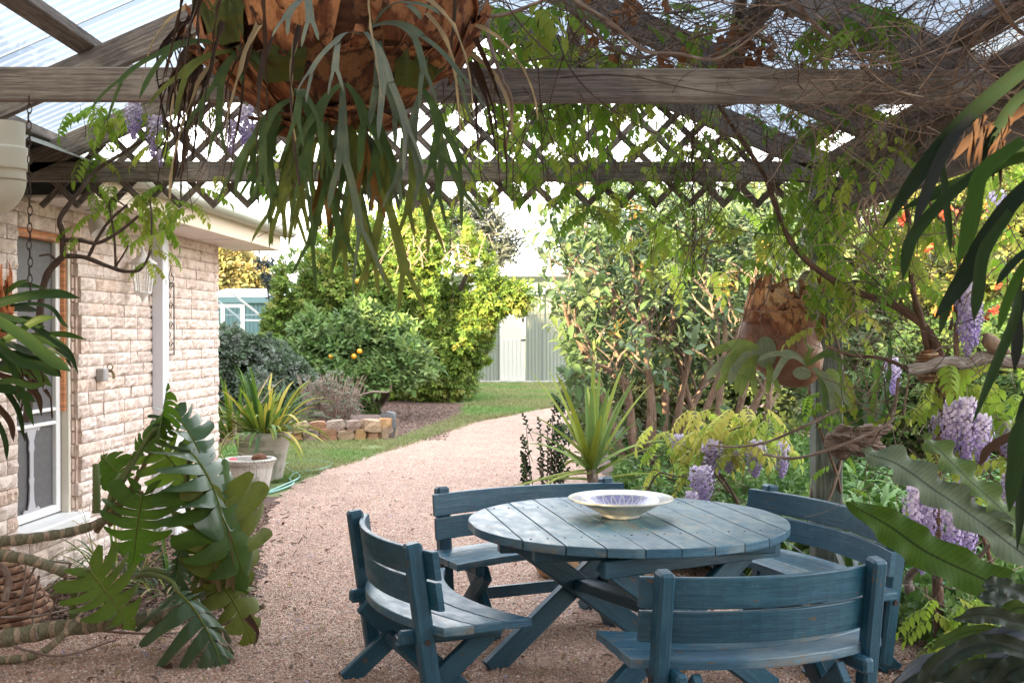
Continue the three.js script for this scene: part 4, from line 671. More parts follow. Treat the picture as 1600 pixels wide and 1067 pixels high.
// ---------------------------------------------------------------- far trees and shrubs
{
  const g7 = sprigGeo(1, 8, 0.115, 0.029), g7b = sprigGeo(2, 9, 0.32, 0.08), gs = sprigGeo(3, 8, 0.1, 0.026);
  const D = 26, tb = V(at(690, 520, 27).x, 0, -27);
  const big = shrub({ name: 'leafy_tree', label: 'large rounded leafy tree lit yellow by low sun beyond the path', cat: 'tree', base: tb, seed: 11, geo: g7, n: 24000, bright: 0.8, hole: 0.36, hf: 2.2, trunks: 7, tr: 0.13, foot: 0.7, gloss: 0.3, pal: [[0.07, 0.13, 0.015], [0.12, 0.21, 0.022], [0.17, 0.27, 0.03], [0.23, 0.31, 0.04], [0.32, 0.33, 0.06]],
    blobs: [blob(560, 440, 95, D), blob(610, 385, 70, D), blob(690, 395, 66, D - 0.5), blob(725, 425, 52, D - 1), blob(700, 505, 62, D - 1.2), blob(650, 500, 80, D - 0.8), blob(560, 520, 90, D), blob(775, 462, 32, D - 1.5), blob(812, 468, 22, D - 1.6), blob(760, 440, 28, D - 1.3), blob(490, 450, 62, D + 0.6), blob(475, 510, 60, D + 0.5), blob(665, 350, 45, D), blob(690, 575, 56, D - 0.8), blob(610, 580, 60, D), blob(735, 540, 32, D - 1), blob(745, 495, 30, D - 1)] });
  { // bare looping twigs on its top
    const r = rngOf(4); for (let k = 0; k < 14; k++) { const p = at(560 + r() * 190, 385 + r() * 45, 23.8), e = p.clone().add(V((r() - 0.5) * 1.2, 0.1 + r() * 0.7, 0.2)); part(big, 'bare_twig', tube([p, p.clone().lerp(e, 0.5).add(V(0, 0.25 * r(), 0)), e, e.clone().add(V((r() - 0.5) * 0.5, -0.35 * r(), 0.1))], [0.013, 0.005], 4, 8), M.twigPale); }
    const fr = new THREE.IcosahedronGeometry(0.06, 1), fm = std({ color: C(0.6, 0.27, 0.02), roughness: 0.5 }); for (let k = 0; k < 3; k++) { const m = shadow(new THREE.Mesh(fr, fm)); m.name = 'fruit'; m.position.copy(at(440 + r() * 130, 400 + r() * 160, 24.4 - r()).sub(tb)); big.add(m); } }
  const b2 = V(at(585, 520, 20.5).x, 0, -20.5);
  const ct = shrub({ name: 'citrus_bush', label: 'blue green bushy citrus with a few orange fruits in front of the lit tree', base: b2, seed: 12, geo: sprigGeo(5, 7, 0.13, 0.032), n: 4200, hole: 0.4, trunks: 5, tr: 0.05, gloss: 0.2, pal: [[0.07, 0.14, 0.03], [0.12, 0.22, 0.045], [0.18, 0.28, 0.065], [0.25, 0.34, 0.1]],
    blobs: [blob(590, 545, 50, 20.5), blob(530, 565, 52, 20.3), blob(630, 575, 42, 20), blob(560, 505, 34, 20.5), blob(600, 605, 40, 19.9), blob(500, 530, 38, 20.8), blob(475, 570, 40, 20.6), blob(620, 525, 26, 20.4), blob(540, 610, 40, 19.8)] });
  { const r = rngOf(14), fr = new THREE.IcosahedronGeometry(0.05, 1), fm = std({ color: C(0.75, 0.33, 0.02), roughness: 0.45 }); for (let k = 0; k < 3; k++) { const m = shadow(new THREE.Mesh(fr, fm)); m.name = 'fruit'; m.position.copy(at(490 + r() * 140, 510 + r() * 110, 19.7).sub(b2)); ct.add(m); } part(ct, 'bare_limb', tube([at(560, 618, 19.3), at(585, 612, 19), at(608, 612, 18.9), at(612, 600, 18.8)], [0.02, 0.01], 5), M.twigPale); }
  shrub({ name: 'silvery_bush', label: 'dark grey green bush with pale twigs beside the house corner', base: V(at(390, 520, 18.5).x, 0, -18.5), seed: 13, geo: sprigGeo(6, 8, 0.09, 0.022), n: 5200, hole: 0.36, trunks: 8, tr: 0.03, foot: 1.5, bark: M.twigPale, gloss: 0.1, pal: [[0.05, 0.08, 0.035], [0.09, 0.14, 0.065], [0.13, 0.18, 0.1], [0.22, 0.25, 0.19]],
    blobs: [blob(365, 570, 45, 18.3), blob(410, 580, 48, 18.5), blob(445, 600, 40, 18.2), blob(340, 610, 50, 18.2), blob(400, 630, 45, 17.8), blob(355, 545, 30, 18.5)] });
  { // dry twiggy bush behind the stones
    const c = V(at(513, 520, 17.3).x, 0, -17.3), t = thing('twiggy_bush', 'pale dry bush of upright twigs behind the stone edging', 'bush', c), r = rngOf(15);
    const L = []; for (let k = 0; k < 190; k++) { const a = r() * 6.283, q = Math.sqrt(r()) * 0.3, p = V(c.x + Math.cos(a) * q, 0.15, c.z + Math.sin(a) * q), e = p.clone().add(V(Math.cos(a) * q * 0.9 + (r() - 0.5) * 0.2, 0.42 + r() * 0.35, Math.sin(a) * q * 0.7)); L.push(tube([p, p.clone().lerp(e, 0.5).add(V((r() - 0.5) * 0.06, 0.03, 0)), e], [0.008, 0.004], 3, 4)); }
    part(t, 'twigs', merge(L), M.twigPale).userData.kind = 'stuff';
    shrub({ parent: t, seed: 16, geo: sprigGeo(7, 6, 0.05, 0.012), n: 420, hole: 0.3, minY: 0.2, pal: [[0.12, 0.14, 0.08], [0.2, 0.2, 0.13], [0.28, 0.24, 0.17]], blobs: [blob(513, 622, 42, 17.2), blob(515, 640, 48, 17.2)] }); }
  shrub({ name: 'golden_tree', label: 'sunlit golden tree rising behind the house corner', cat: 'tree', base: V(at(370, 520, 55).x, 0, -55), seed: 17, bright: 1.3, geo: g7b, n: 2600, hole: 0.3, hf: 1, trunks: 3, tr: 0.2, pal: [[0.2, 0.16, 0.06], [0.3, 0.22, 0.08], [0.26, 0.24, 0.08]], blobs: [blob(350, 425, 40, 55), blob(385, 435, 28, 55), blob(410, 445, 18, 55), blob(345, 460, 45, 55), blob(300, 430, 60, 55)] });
  shrub({ name: 'gum_tree', label: 'thin grey green gum tree crown behind the lit tree', cat: 'tree', base: V(at(745, 520, 62).x, 0, -62), seed: 18, geo: sprigGeo(8, 6, 0.5, 0.07), n: 750, hole: 0.38, hf: 0.8, trunks: 4, tr: 0.25, pal: [[0.1, 0.12, 0.09], [0.15, 0.17, 0.13], [0.2, 0.2, 0.15]], blobs: [blob(740, 350, 34, 62), blob(775, 375, 26, 62), blob(780, 400, 18, 62), blob(710, 345, 25, 62)] });
  shrub({ name: 'sapling', label: 'sparse dark twiggy sapling against the sky beside the gutter end', cat: 'tree', base: V(at(432, 520, 30).x, 0, -30), seed: 19, geo: gs, n: 190, hole: 0.3, trunks: 3, tr: 0.04, pal: [[0.05, 0.07, 0.07], [0.08, 0.1, 0.09]], blobs: [blob(430, 430, 24, 30), blob(412, 405, 12, 30), blob(440, 455, 20, 30)] });
  // garden beyond the pergola on the right, from back to front
  const yl = [[0.16, 0.2, 0.03], [0.22, 0.26, 0.045], [0.3, 0.28, 0.06], [0.2, 0.24, 0.08]], gr = [[0.045, 0.1, 0.02], [0.08, 0.16, 0.03], [0.13, 0.22, 0.045], [0.2, 0.27, 0.07]];
  const rt = (label, px, d, seed, pal, blobs, n, geo, o = {}) => shrub({ name: 'garden_shrub', label, base: V(at(px, 520, d).x, 0, -d), seed, geo, n, hole: 0.33, trunks: 5, tr: 0.045, foot: 0.6, pal, blobs, ...o });
  rt('tall yellow green shrub glowing in the sun at the far right', 1530, 15, 21, yl, [blob(1520, 340, 110, 15), blob(1600, 400, 110, 15), blob(1440, 400, 90, 15.4), blob(1540, 480, 110, 14.8), blob(1620, 300, 90, 15)], 3600, sprigGeo(9, 7, 0.14, 0.032));
  rt('broad pale green shrub behind the pergola post', 1330, 14, 22, [[0.12, 0.2, 0.07], [0.17, 0.26, 0.1], [0.24, 0.3, 0.13], [0.28, 0.3, 0.1]], [blob(1300, 400, 95, 14), blob(1380, 440, 85, 13.8), blob(1330, 520, 95, 13.6), blob(1260, 500, 80, 14), blob(1230, 350, 70, 14.5), blob(1420, 530, 80, 13.5), blob(1340, 590, 90, 13.2)], 4000, sprigGeo(10, 7, 0.12, 0.03));
  rt('dense mid green shrub low in the right garden', 1500, 11.5, 23, gr, [blob(1460, 590, 85, 11.5), blob(1560, 600, 100, 11.3), blob(1400, 630, 70, 11), blob(1610, 540, 80, 11.6), blob(1520, 660, 85, 10.8)], 4200, sprigGeo(12, 7, 0.085, 0.02));
  const fl = rt('loose shrub dotted with orange red blossoms at the far right', 1500, 12.5, 24, yl, [blob(1470, 420, 60, 12.5), blob(1560, 360, 75, 12.8), blob(1440, 350, 55, 13), blob(1590, 450, 50, 12.5)], 1300, sprigGeo(13, 6, 0.1, 0.024), { hole: 0.42 });
  { const r = rngOf(25), g = sprigGeo(14, 6, 0.07, 0.03, 1.2), m = leafM(0.75, 0.07, 0.03, { t: 0.4 }), m2 = leafM(0.8, 0.28, 0.05, { t: 0.4 }); for (let k = 0; k < 34; k++) { const b = shadow(new THREE.Mesh(g, k % 3 ? m : m2)); b.name = 'blossom'; const p = at(1400 + r() * 200, 320 + r() * 190, 12 - r()).sub(fl.position); b.position.copy(p); b.rotation.set(r() * 6, r() * 6, 0); b.scale.setScalar(0.7 + r() * 0.7); fl.add(b); } }
  // hedge along the drive, its end seen beside the tall shrub
  shrub({ name: 'clipped_hedge', label: 'clipped yellowish hedge end beside the drive right of the shed', cat: 'hedge', base: V(at(905, 520, 17).x, 0, -17), seed: 26, geo: sprigGeo(15, 8, 0.05, 0.014), n: 3600, hole: 0.2, hf: 5, pal: [[0.09, 0.12, 0.035], [0.14, 0.16, 0.05], [0.2, 0.2, 0.08]], trunks: 3, blobs: [blob(915, 610, 42, 16.5, { sy: 1.5 }), blob(960, 600, 62, 17, { sy: 1.2 }), blob(1020, 600, 70, 17.5), blob(930, 680, 46, 16)] });
  rt('row of green background shrubs closing the garden behind the tall shrub', 1100, 19, 27, [[0.09, 0.15, 0.05], [0.13, 0.2, 0.06], [0.2, 0.25, 0.08]], [blob(1000, 440, 90, 19), blob(1100, 420, 110, 19), blob(1200, 430, 110, 19), blob(1080, 560, 110, 18.5), blob(1200, 570, 110, 18.5), blob(980, 540, 80, 18.8)], 4200, sprigGeo(16, 7, 0.17, 0.04));
}
{ // added unseen trees on the left, heights set to cast shade over the drive
  const g = sprigGeo(20, 8, 0.35, 0.09);
  for (const [x, d, h, k] of [[-10.6, 13.2, 5.1, 0], [-11, 17.8, 5.9, 1], [-12.5, 22.3, 8.2, 2], [-13.5, 27.5, 8.2, 3], [-14.2, 33, 8.2, 4], [-13.5, 8.2, 6.2, 5], [-13.5, 4, 8, 6], [-13.5, -0.6, 8, 7]])
    shrub({ name: 'added_shade_tree', label: ['added shade tree standing nearest behind the house', 'second added shade tree from the house', 'third added shade tree in the row, opposite the lit tree', 'fourth added shade tree in the row, well past the lit tree', 'last added shade tree, level with the far sheds', 'added shade tree behind the far end of the house roof', 'added shade tree behind the middle of the house roof', 'added shade tree behind the near end of the house roof'][k], cat: 'tree', base: V(x, 0, -d), seed: 40 + k, geo: g, n: 2600, back: 0, hole: 0.1, hf: 1, trunks: 3, tr: 0.15, pal: [[0.05, 0.09, 0.02], [0.09, 0.14, 0.03]], blobs: [{ c: V(x, h * 0.45, -d), r: 2.6, sy: h * 0.5 / 2.6 }, { c: V(x + 0.5, h * 0.6, -d - 1.6), r: 1.9, sy: h * 0.4 / 1.9 }, { c: V(x - 0.4, h * 0.6, -d + 1.6), r: 1.9, sy: h * 0.4 / 1.9 }] });
}
{ // tall bare-legged shrub (many trunks, grey green leaves on top)
  const D = 10.5, base = V(at(1060, 520, D).x, 0, -D), r = rngOf(51);
  const t = thing('tall_shrub', 'tall grey green shrub with many bare brown trunks right of the path', 'shrub', base), tips = [];
  const T0 = [[1000, 770, 930, 560, 880, 470], [1010, 770, 960, 520, 930, 380], [1020, 770, 1000, 520, 985, 330], [1030, 770, 1040, 560, 1060, 340], [1045, 770, 1080, 560, 1110, 350], [1060, 770, 1130, 560, 1190, 400], [1000, 770, 975, 600, 900, 560], [1035, 770, 1100, 600, 1150, 470], [1090, 770, 1120, 590, 1110, 430], [1110, 770, 1165, 580, 1220, 420], [1130, 770, 1190, 600, 1250, 480], [1020, 770, 1020, 600, 950, 440], [1100, 770, 1090, 640, 1050, 450], [1145, 770, 1200, 640, 1180, 520]];
  for (const [a, b, c, d, e, f] of T0) {
    const dz = (r() - 0.5) * 1.1, P0 = at(a, b, D + dz * 0.4), P1 = at(c + (r() - 0.5) * 20, d, D + dz), P2 = at(e, f, D + dz * 1.3); P0.y = 0;
    const m1 = P0.clone().lerp(P1, 0.5).add(V((r() - 0.5) * 0.12, 0, 0)), m2 = P1.clone().lerp(P2, 0.5).add(V((r() - 0.5) * 0.16, 0.04, 0));
    part(t, 'trunk', tube([P0, m1, P1, m2, P2], (k) => lerp(0.047, 0.009, k) * (1 + 0.15 * Math.sin(k * 23 + a)), 7, 20), std({ map: T.bark, color: C(1.05, 0.86, 0.72), bumpMap: T.barkBump, bumpScale: 0.008, roughness: 0.95 }));
    for (let k = 0; k < 8; k++) { const q = 0.35 + 0.62 * r(), s = q < 0.5 ? m1.clone().lerp(P1, q * 2) : P1.clone().lerp(P2, (q - 0.5) * 2), e2 = s.clone().add(V((r() - 0.5) * 0.8, 0.1 + r() * 0.5, (r() - 0.5) * 0.6)); part(t, 'branch', tube([s, s.clone().lerp(e2, 0.5).add(V((r() - 0.5) * 0.15, 0.05, 0)), e2], [0.013, 0.004], 4, 6), M.twig); tips.push(e2); }
    tips.push(P2, P2, m2);
  }
  const geos = [sprigGeo(52, 7, 0.14, 0.026, 0.8, { stem: 0.003, droop: 0.9 }), sprigGeo(53, 6, 0.13, 0.024, 1.0, { stem: 0.003, droop: 1.0 }), sprigGeo(54, 8, 0.12, 0.022, 0.7, { stem: 0.003, droop: 0.7 })];
  const ms = [[0.06, 0.105, 0.04], [0.095, 0.16, 0.055], [0.14, 0.2, 0.06], [0.14, 0.19, 0.1]].map((c) => leafM(...c, { t: 0.35, gloss: 0.25 })); ms.push(leafM(0.5, 0.3, 0.06));
  const spots = []; const add = (x0, x1, y0, y1, n) => { for (let i = 0; i < n; i++) spots.push(at(lerp(x0, x1, r()), lerp(y0, y1, r()), D + (r() - 0.5) * 1.7)); };
  for (const q of tips) for (let k = 0; k < 1; k++) spots.push(q.clone().add(rdir(r).multiplyScalar(0.12)));
  add(845, 900, 330, 480, 18); add(880, 960, 300, 480, 46); add(940, 1080, 295, 440, 80); add(1060, 1240, 300, 430, 60); add(880, 1000, 470, 600, 50); add(990, 1130, 460, 600, 26); add(885, 960, 590, 720, 30); add(1100, 1260, 420, 560, 16); add(960, 1240, 640, 740, 24);
  // outliers reaching into the sky
  for (const [x, y] of [[848, 395], [838, 388], [860, 420], [852, 350], [870, 330], [880, 315], [905, 300], [868, 360]]) { const p = at(x, y, D - 0.2); spots.push(p); part(t, 'branch', tube([p, p.clone().lerp(at(930, 430, D), 0.5).add(V(0, -0.05, 0)), at(930, 430, D)], [0.004, 0.009], 4, 6), M.twig); }
  const inst = [], ic = [];
  spots.forEach((p, i) => { const dir = rdir(r); dir.y = Math.abs(dir.y) * 0.6 + 0.15; const m = frame(p.sub(base), dir, V(r() - 0.5, 1, 0.5), 0.75 + 0.5 * r()); const k = r(); const mm = k < 0.04 ? 4 : k * 4 | 0;
    const s = shadow(new THREE.Mesh(geos[i % 3], ms[mm])); if (i < 300) { s.name = 'leaf_sprig'; s.matrix.copy(m); s.matrix.decompose(s.position, s.quaternion, s.scale); t.add(s); } else { inst.push(m); const c = ms[mm].color; ic.push(c.clone()); } });
  for (let i = 0; i < 800; i++) { const p = at(880 + r() * 380, 300 + r() * 300, D + 0.6 + r() * 0.8); const dir = rdir(r); dir.y = Math.abs(dir.y); inst.push(frame(p.sub(base), dir, V(r() - 0.5, 1, 0.5), 0.7 + 0.5 * r())); const c = ms[r() * 4 | 0].color; ic.push(c.clone()); }
  if (inst.length) stuff(t, 'foliage', geos[0], leafM(1, 1, 1, { t: 0.35, gloss: 0.2 }), inst, ic);
}

// ---------------------------------------------------------------- strap leaved plants
function strapPlant(name, label, cat, base, n, len, w, o) {
  const r = rngOf(o.seed), t = thing(name, label, cat, base, o.group);
  for (let k = 0; k < n; k++) {
    const a = k * 2.399 + r() * 0.5, el = lerp(o.e0 ?? 0.3, o.e1 ?? 1.4, Math.pow(r(), o.ep ?? 0.8)), d = V(Math.cos(a) * Math.cos(el), Math.sin(el), Math.sin(a) * Math.cos(el)), L = len * (0.65 + 0.5 * r());
    const p = base.clone().add(V(Math.cos(a) * (o.r0 ?? 0.03), (o.h || 0) + r() * (o.hv || 0.02), Math.sin(a) * (o.r0 ?? 0.03)));
    const pts = sag(p, d, L, (o.droop ?? 1.2) * (0.6 + 0.8 * r()), 8), ref = V(-Math.cos(a) * 0.6, 1, -Math.sin(a) * 0.6);
    const mats = o.mats; part(t, o.leaf || 'leaf', ribbon(pts, o.pointed ? (u) => w * Math.pow(1 - u, 0.6) * Math.min(1, 0.7 + u * 3) + 0.001 : strapW(w * (0.8 + 0.4 * r()), 0.6, 0.6), ref, { fold: o.fold ?? 0.4, across: 2, segs: 10, twist: (r() - 0.5) * (o.twist || 0.4) }), mats[r() * mats.length | 0]);
  }
  return t;
}
const LG = { lime: leafM(0.22, 0.27, 0.03, { gloss: 0.2, map: T.blade }), mid: leafM(0.1, 0.19, 0.022, { gloss: 0.25, map: T.blade }), deep: leafM(0.035, 0.085, 0.014, { gloss: 0.2, map: T.blade }), blackish: leafM(0.01, 0.024, 0.008, { gloss: 0.12, t: 0.12, map: T.blade }), grey: leafM(0.12, 0.18, 0.1, { gloss: 0.2, t: 0.25, map: T.blade }), yellow: leafM(0.42, 0.34, 0.05), brown: leafM(0.075, 0.04, 0.024, { gloss: 0, t: 0.15, map: T.felt }), straw: leafM(0.45, 0.33, 0.19, { gloss: 0 }) };
{
  const b = V(-2.62, 0.47, -11.75);
  strapPlant('strap_plant', 'lush yellow green strap leaved plant filling the tall planter', 'plant', V(b.x + 0.02, b.y, b.z), 105, 0.72, 0.019, { seed: 61, mats: [LG.mid, LG.mid, LG.lime, LG.lime, LG.deep, LG.yellow], e0: 0.1, e1: 1.45, r0: 0.14, droop: 1.1 });
  strapPlant('strap_plant', 'second strap leaved clump with browning blades against the house corner', 'plant', V(-2.95, 0.42, -11.9), 60, 0.7, 0.016, { seed: 62, mats: [LG.mid, LG.lime, LG.mid, LG.straw], e0: 0.35, e1: 1.5, r0: 0.12, droop: 0.9 });
  strapPlant('dry_grass', 'dry straw coloured grass hanging beside the stone urn', 'grass', V(-2.85, 0.35, -10.7), 40, 0.42, 0.004, { seed: 63, mats: [LG.straw, LG.straw, LG.brown, LG.mid], e0: 0.5, e1: 1.5, r0: 0.06, droop: 2.2 });
  // yucca with a short trunk
  const y = V(at(925, 520, 8.2).x, 0, -8.2), yt = strapPlant('yucca', 'yucca with long pointed grey green leaves behind the table', 'plant', y, 30, 0.8, 0.033, { seed: 64, h: 0.45, hv: 0.16, pointed: true, mats: [LG.lime, leafM(0.2, 0.28, 0.06, { gloss: 0.15, map: T.blade }), leafM(0.14, 0.22, 0.055, { gloss: 0.15, map: T.blade }), leafM(0.24, 0.3, 0.06, { gloss: 0.15, map: T.blade })], e0: -0.35, e1: 1.45, ep: 0.7, droop: 0.5, fold: 0.5, r0: 0.02, twist: 0.2 });
  part(yt, 'trunk', tube([V(y.x, 0, y.z), V(y.x + 0.02, 0.3, y.z), V(y.x, 0.55, y.z)], [0.05, 0.04], 8, 6), M.bark);
  // little dark twiggy plant left of the yucca
  const s = V(at(852, 520, 8.6).x, 0, -8.6), st = thing('twiggy_plant', 'small dark plant of leafy upright twigs left of the yucca', 'plant', s), r = rngOf(65), g = sprigGeo(66, 12, 0.03, 0.011, 1, { twig: 0.16, stem: 0.0025 });
  for (let k = 0; k < 15; k++) { const a = r() * 6.283, q = 0.06 + 0.16 * r(), e = V(s.x + Math.cos(a) * q, 0.35 + r() * 0.62, s.z + Math.sin(a) * q * 0.6); part(st, 'stem', tube([V(s.x + Math.cos(a) * 0.02, 0, s.z), V(s.x + Math.cos(a) * q * 0.7, e.y * 0.5, s.z), e], [0.006, 0.002], 4, 6), M.twigDark); for (let j = 0; j < 3; j++) { const m = shadow(new THREE.Mesh(g, j % 2 ? LG.deep : LG.blackish)); m.name = 'leaf_sprig'; const pp = V(s.x + Math.cos(a) * q * 0.8, e.y * (0.55 + 0.2 * j), s.z).sub(s); frame(pp, V(Math.cos(a) * 0.4, 1, (r() - 0.5) * 0.4), V(r() - 0.5, 0.2, 1), 1).decompose(m.position, m.quaternion, m.scale); st.add(m); } }
  // variegated spider plant, bulbs of striped agave by the post
  strapPlant('spider_plant', 'cream striped spider plant under the right hand bench back', 'plant', gnd(1222, 915), 34, 0.34, 0.009, { seed: 67, h: 0.16, mats: [leafM(0.45, 0.43, 0.25), LG.mid, leafM(0.32, 0.36, 0.17)], e0: 0.1, e1: 1.3, droop: 1.6 });
  strapPlant('striped_agave', 'silver edged sword leaved plant at the foot of the pergola post', 'plant', V(at(1335, 520, 6.15).x, 0, -6.15), 20, 0.5, 0.026, { seed: 68, h: 0.12, pointed: true, mats: [leafM(0.2, 0.26, 0.27, { gloss: 0.3 }), LG.deep, leafM(0.32, 0.36, 0.36, { gloss: 0.3 })], e0: 0.5, e1: 1.4, droop: 0.25, fold: 0.5 });
  strapPlant('dry_bromeliad', 'pinkish brown dried rosette on the ground behind the table', 'plant', gnd(1062, 900), 22, 0.26, 0.012, { seed: 69, h: 0.06, pointed: true, mats: [leafM(0.4, 0.2, 0.15, { gloss: 0 }), LG.straw, LG.brown], e0: 0.2, e1: 1.3, droop: 0.8 });
  strapPlant('strap_clump', 'tuft of thin grassy leaves growing beside the door sill', 'plant', V(-2.42, 0, -6.9), 70, 0.55, 0.008, { seed: 70, mats: [LG.mid, LG.grey, LG.straw, LG.lime], e0: 0.3, e1: 1.5, r0: 0.14, droop: 1.8 });
  strapPlant('strap_clump', 'low tangled tuft of narrow leaves under the large split leaves', 'plant', V(-2.0, 0, -6.7), 60, 0.5, 0.009, { seed: 71, mats: [LG.mid, LG.deep, LG.straw, LG.grey], e0: 0.2, e1: 1.4, r0: 0.16, droop: 2 });
}
{ // mass of strap leaves in the right bed
  const r = rngOf(72), g = ribbon(sag(V(0, 0, 0), V(0, 1, 0.45), 0.56, 1.9, 8), strapW(0.019, 0.6, 0.55), V(0, 0.6, -1), { fold: 0.35, segs: 8 }), mats = [], cols = [];
  const g2 = g; for (let i = 0; i < 330; i++) {
    const d = 7.0 + 6 * Math.pow(r(), 1.4), x = lerp(at(1000, 520, d).x, at(1660, 520, d).x, r()); if (x < 1.35 && d < 7.6) continue;
    const k = 16 + 6 * r(), s0 = 0.85 + 0.5 * r(), py = fbm(x * 1.1 + 90, d + 90, 999, 999, 4, 2);
    for (let j = 0; j < k; j++) { const a = r() * 6.283, q = new THREE.Quaternion().setFromEuler(new THREE.Euler((r() - 0.5) * 0.7, a, (r() - 0.5) * 0.5)); mats.push(new THREE.Matrix4().compose(V(x + (r() - 0.5) * 0.16, 0, -d + (r() - 0.5) * 0.16), q, V(1, s0 * (0.75 + 0.5 * r()), s0))); const c = mix3([0.035, 0.1, 0.014], [0.13, 0.22, 0.04], clamp((py - 0.3) * 1.6) * 0.6 + 0.4 * r()); cols.push(C(...c)); }
  }
  stuff(scene, 'strap_leaf_ground_cover', g2, leafM(1, 1, 1, { gloss: 0.4, t: 0.3 }), mats, cols); scene.children[scene.children.length - 1].userData.label = 'mass of arching green strap leaves filling the right garden bed';
  const g3 = sprigGeo(73, 7, 0.055, 0.019, 1, { stem: 0.002 }), m3 = [], c3 = [];
  for (let i = 0; i < 3600; i++) { const k = r(); let d, x, y; if (k < 0.6) { d = 7.2 + 3.5 * r(); x = lerp(at(960, 520, d).x, at(1290, 520, d).x, r()); y = 0.04 + 0.5 * r() * (0.4 + 0.6 * fbm(x * 2 + 9, d * 2, 999, 999, 6, 2) * 1.6); } else { d = 4.6 + 4 * r(); x = lerp(at(1400, 520, d).x, at(1640, 520, d).x, r()); y = 0.03 + 0.28 * r() * r(); if (x < 1.95) continue; } m3.push(frame(V(x, y, -d), V(r() - 0.5, 0.5 + r(), r() - 0.2), V(r() - 0.5, 1, 0.6), 0.7 + 0.7 * r())); const c = mix3([0.04, 0.1, 0.016], [0.15, 0.24, 0.06], r()); c3.push(C(...c)); }
  stuff(scene, 'leafy_ground_cover', g3, leafM(1, 1, 1, { gloss: 0.3, t: 0.3 }), m3, c3); scene.children[scene.children.length - 1].userData.label = 'low leafy plants growing thickly under the shrubs and behind the table';
}
// ================================================================ monstera
function monsteraLeaf(seed, L, { fold = 0.25, droop = 0.35, lobe = 0.3, narrow = 1 } = {}) {
  const r = rngOf(seed), pos = [], uv = [], idx = [], n = 7;
  const key = [[0, 0.05, -0.14], [0.1, 0.3, -0.26], [0.22, 0.5, -0.12], [0.4, 0.58, 0.18], [0.6, 0.5, 0.5], [0.8, 0.31, 0.8], [1, 0.0, 1.06]];
  const E = (q) => { let i = 0; while (i < key.length - 2 && q > key[i + 1][0]) i++; const a = key[i], b = key[i + 1], t = (q - a[0]) / (b[0] - a[0]), s = t; return [lerp(a[1], b[1], s), lerp(a[2], b[2], s)]; };
  for (const side of [-1, 1]) { const qb = []; for (let k = 0; k <= n; k++) qb.push(k === 0 || k === n ? k / n : (k + (r() - 0.5) * 0.5) / n); for (let k = 0; k < n; k++) {
    const q0 = qb[k], q1 = qb[k + 1], s0a = 0.3 + 0.25 * r(), s0b = 0.3 + 0.25 * r(), ga = k ? 0.02 + 0.018 * r() : 0, gb = k < n - 1 ? 0.02 + 0.018 * r() : 0, S = 8, A = 4, start = pos.length / 3, curl = (r() - 0.3) * 0.3, dr = lobe * (0.4 + 1.3 * r());
    for (let i = 0; i <= S; i++) for (let j = 0; j <= A; j++) {
      const s = i / S, ea = q0 + ga * Math.pow(clamp((s - s0a) / (1 - s0a)), 0.6), eb = q1 - gb * Math.pow(clamp((s - s0b) / (1 - s0b)), 0.6), a = j / A, q = lerp(ea, eb, a), end = 1 - 0.06 * Math.pow(Math.abs(a * 2 - 1), 2.5);
      const e = E(q), mz = Math.max(0, q * 1.06 - 0.08), ss = s * end, x = e[0] * ss * narrow, z = lerp(mz, e[1], ss) + 0.06 * Math.sin(ss * 3.1);
      let y = fold * x - droop * Math.max(0, z) * Math.max(0, z) - dr * ss * ss * e[0] + curl * ss * (a - 0.5) + 0.012 * Math.sin(a * 3.14) * ss;
      pos.push(side * x * L, y * L, z * L); uv.push((k + a) / n, s);
    }
    for (let i = 0; i < S; i++) for (let j = 0; j < A; j++) { const a = start + i * (A + 1) + j, b = a + A + 1; if (side > 0) idx.push(a, a + 1, b, b, a + 1, b + 1); else idx.push(a, b, a + 1, a + 1, b, b + 1); }
  } }
  const g = new THREE.BufferGeometry(); g.setAttribute('position', new THREE.Float32BufferAttribute(pos, 3)); g.setAttribute('uv', new THREE.Float32BufferAttribute(uv, 2)); g.setIndex(idx); g.computeVertexNormals();
  const rib = [0, 0.25, 0.5, 0.75, 1].map((t) => V(0, (0.006 - droop * t * t) * L, t * L));
  return [clean(g), tube(rib, [0.006 * L / 0.4, 0.002], 4, 8)];
}
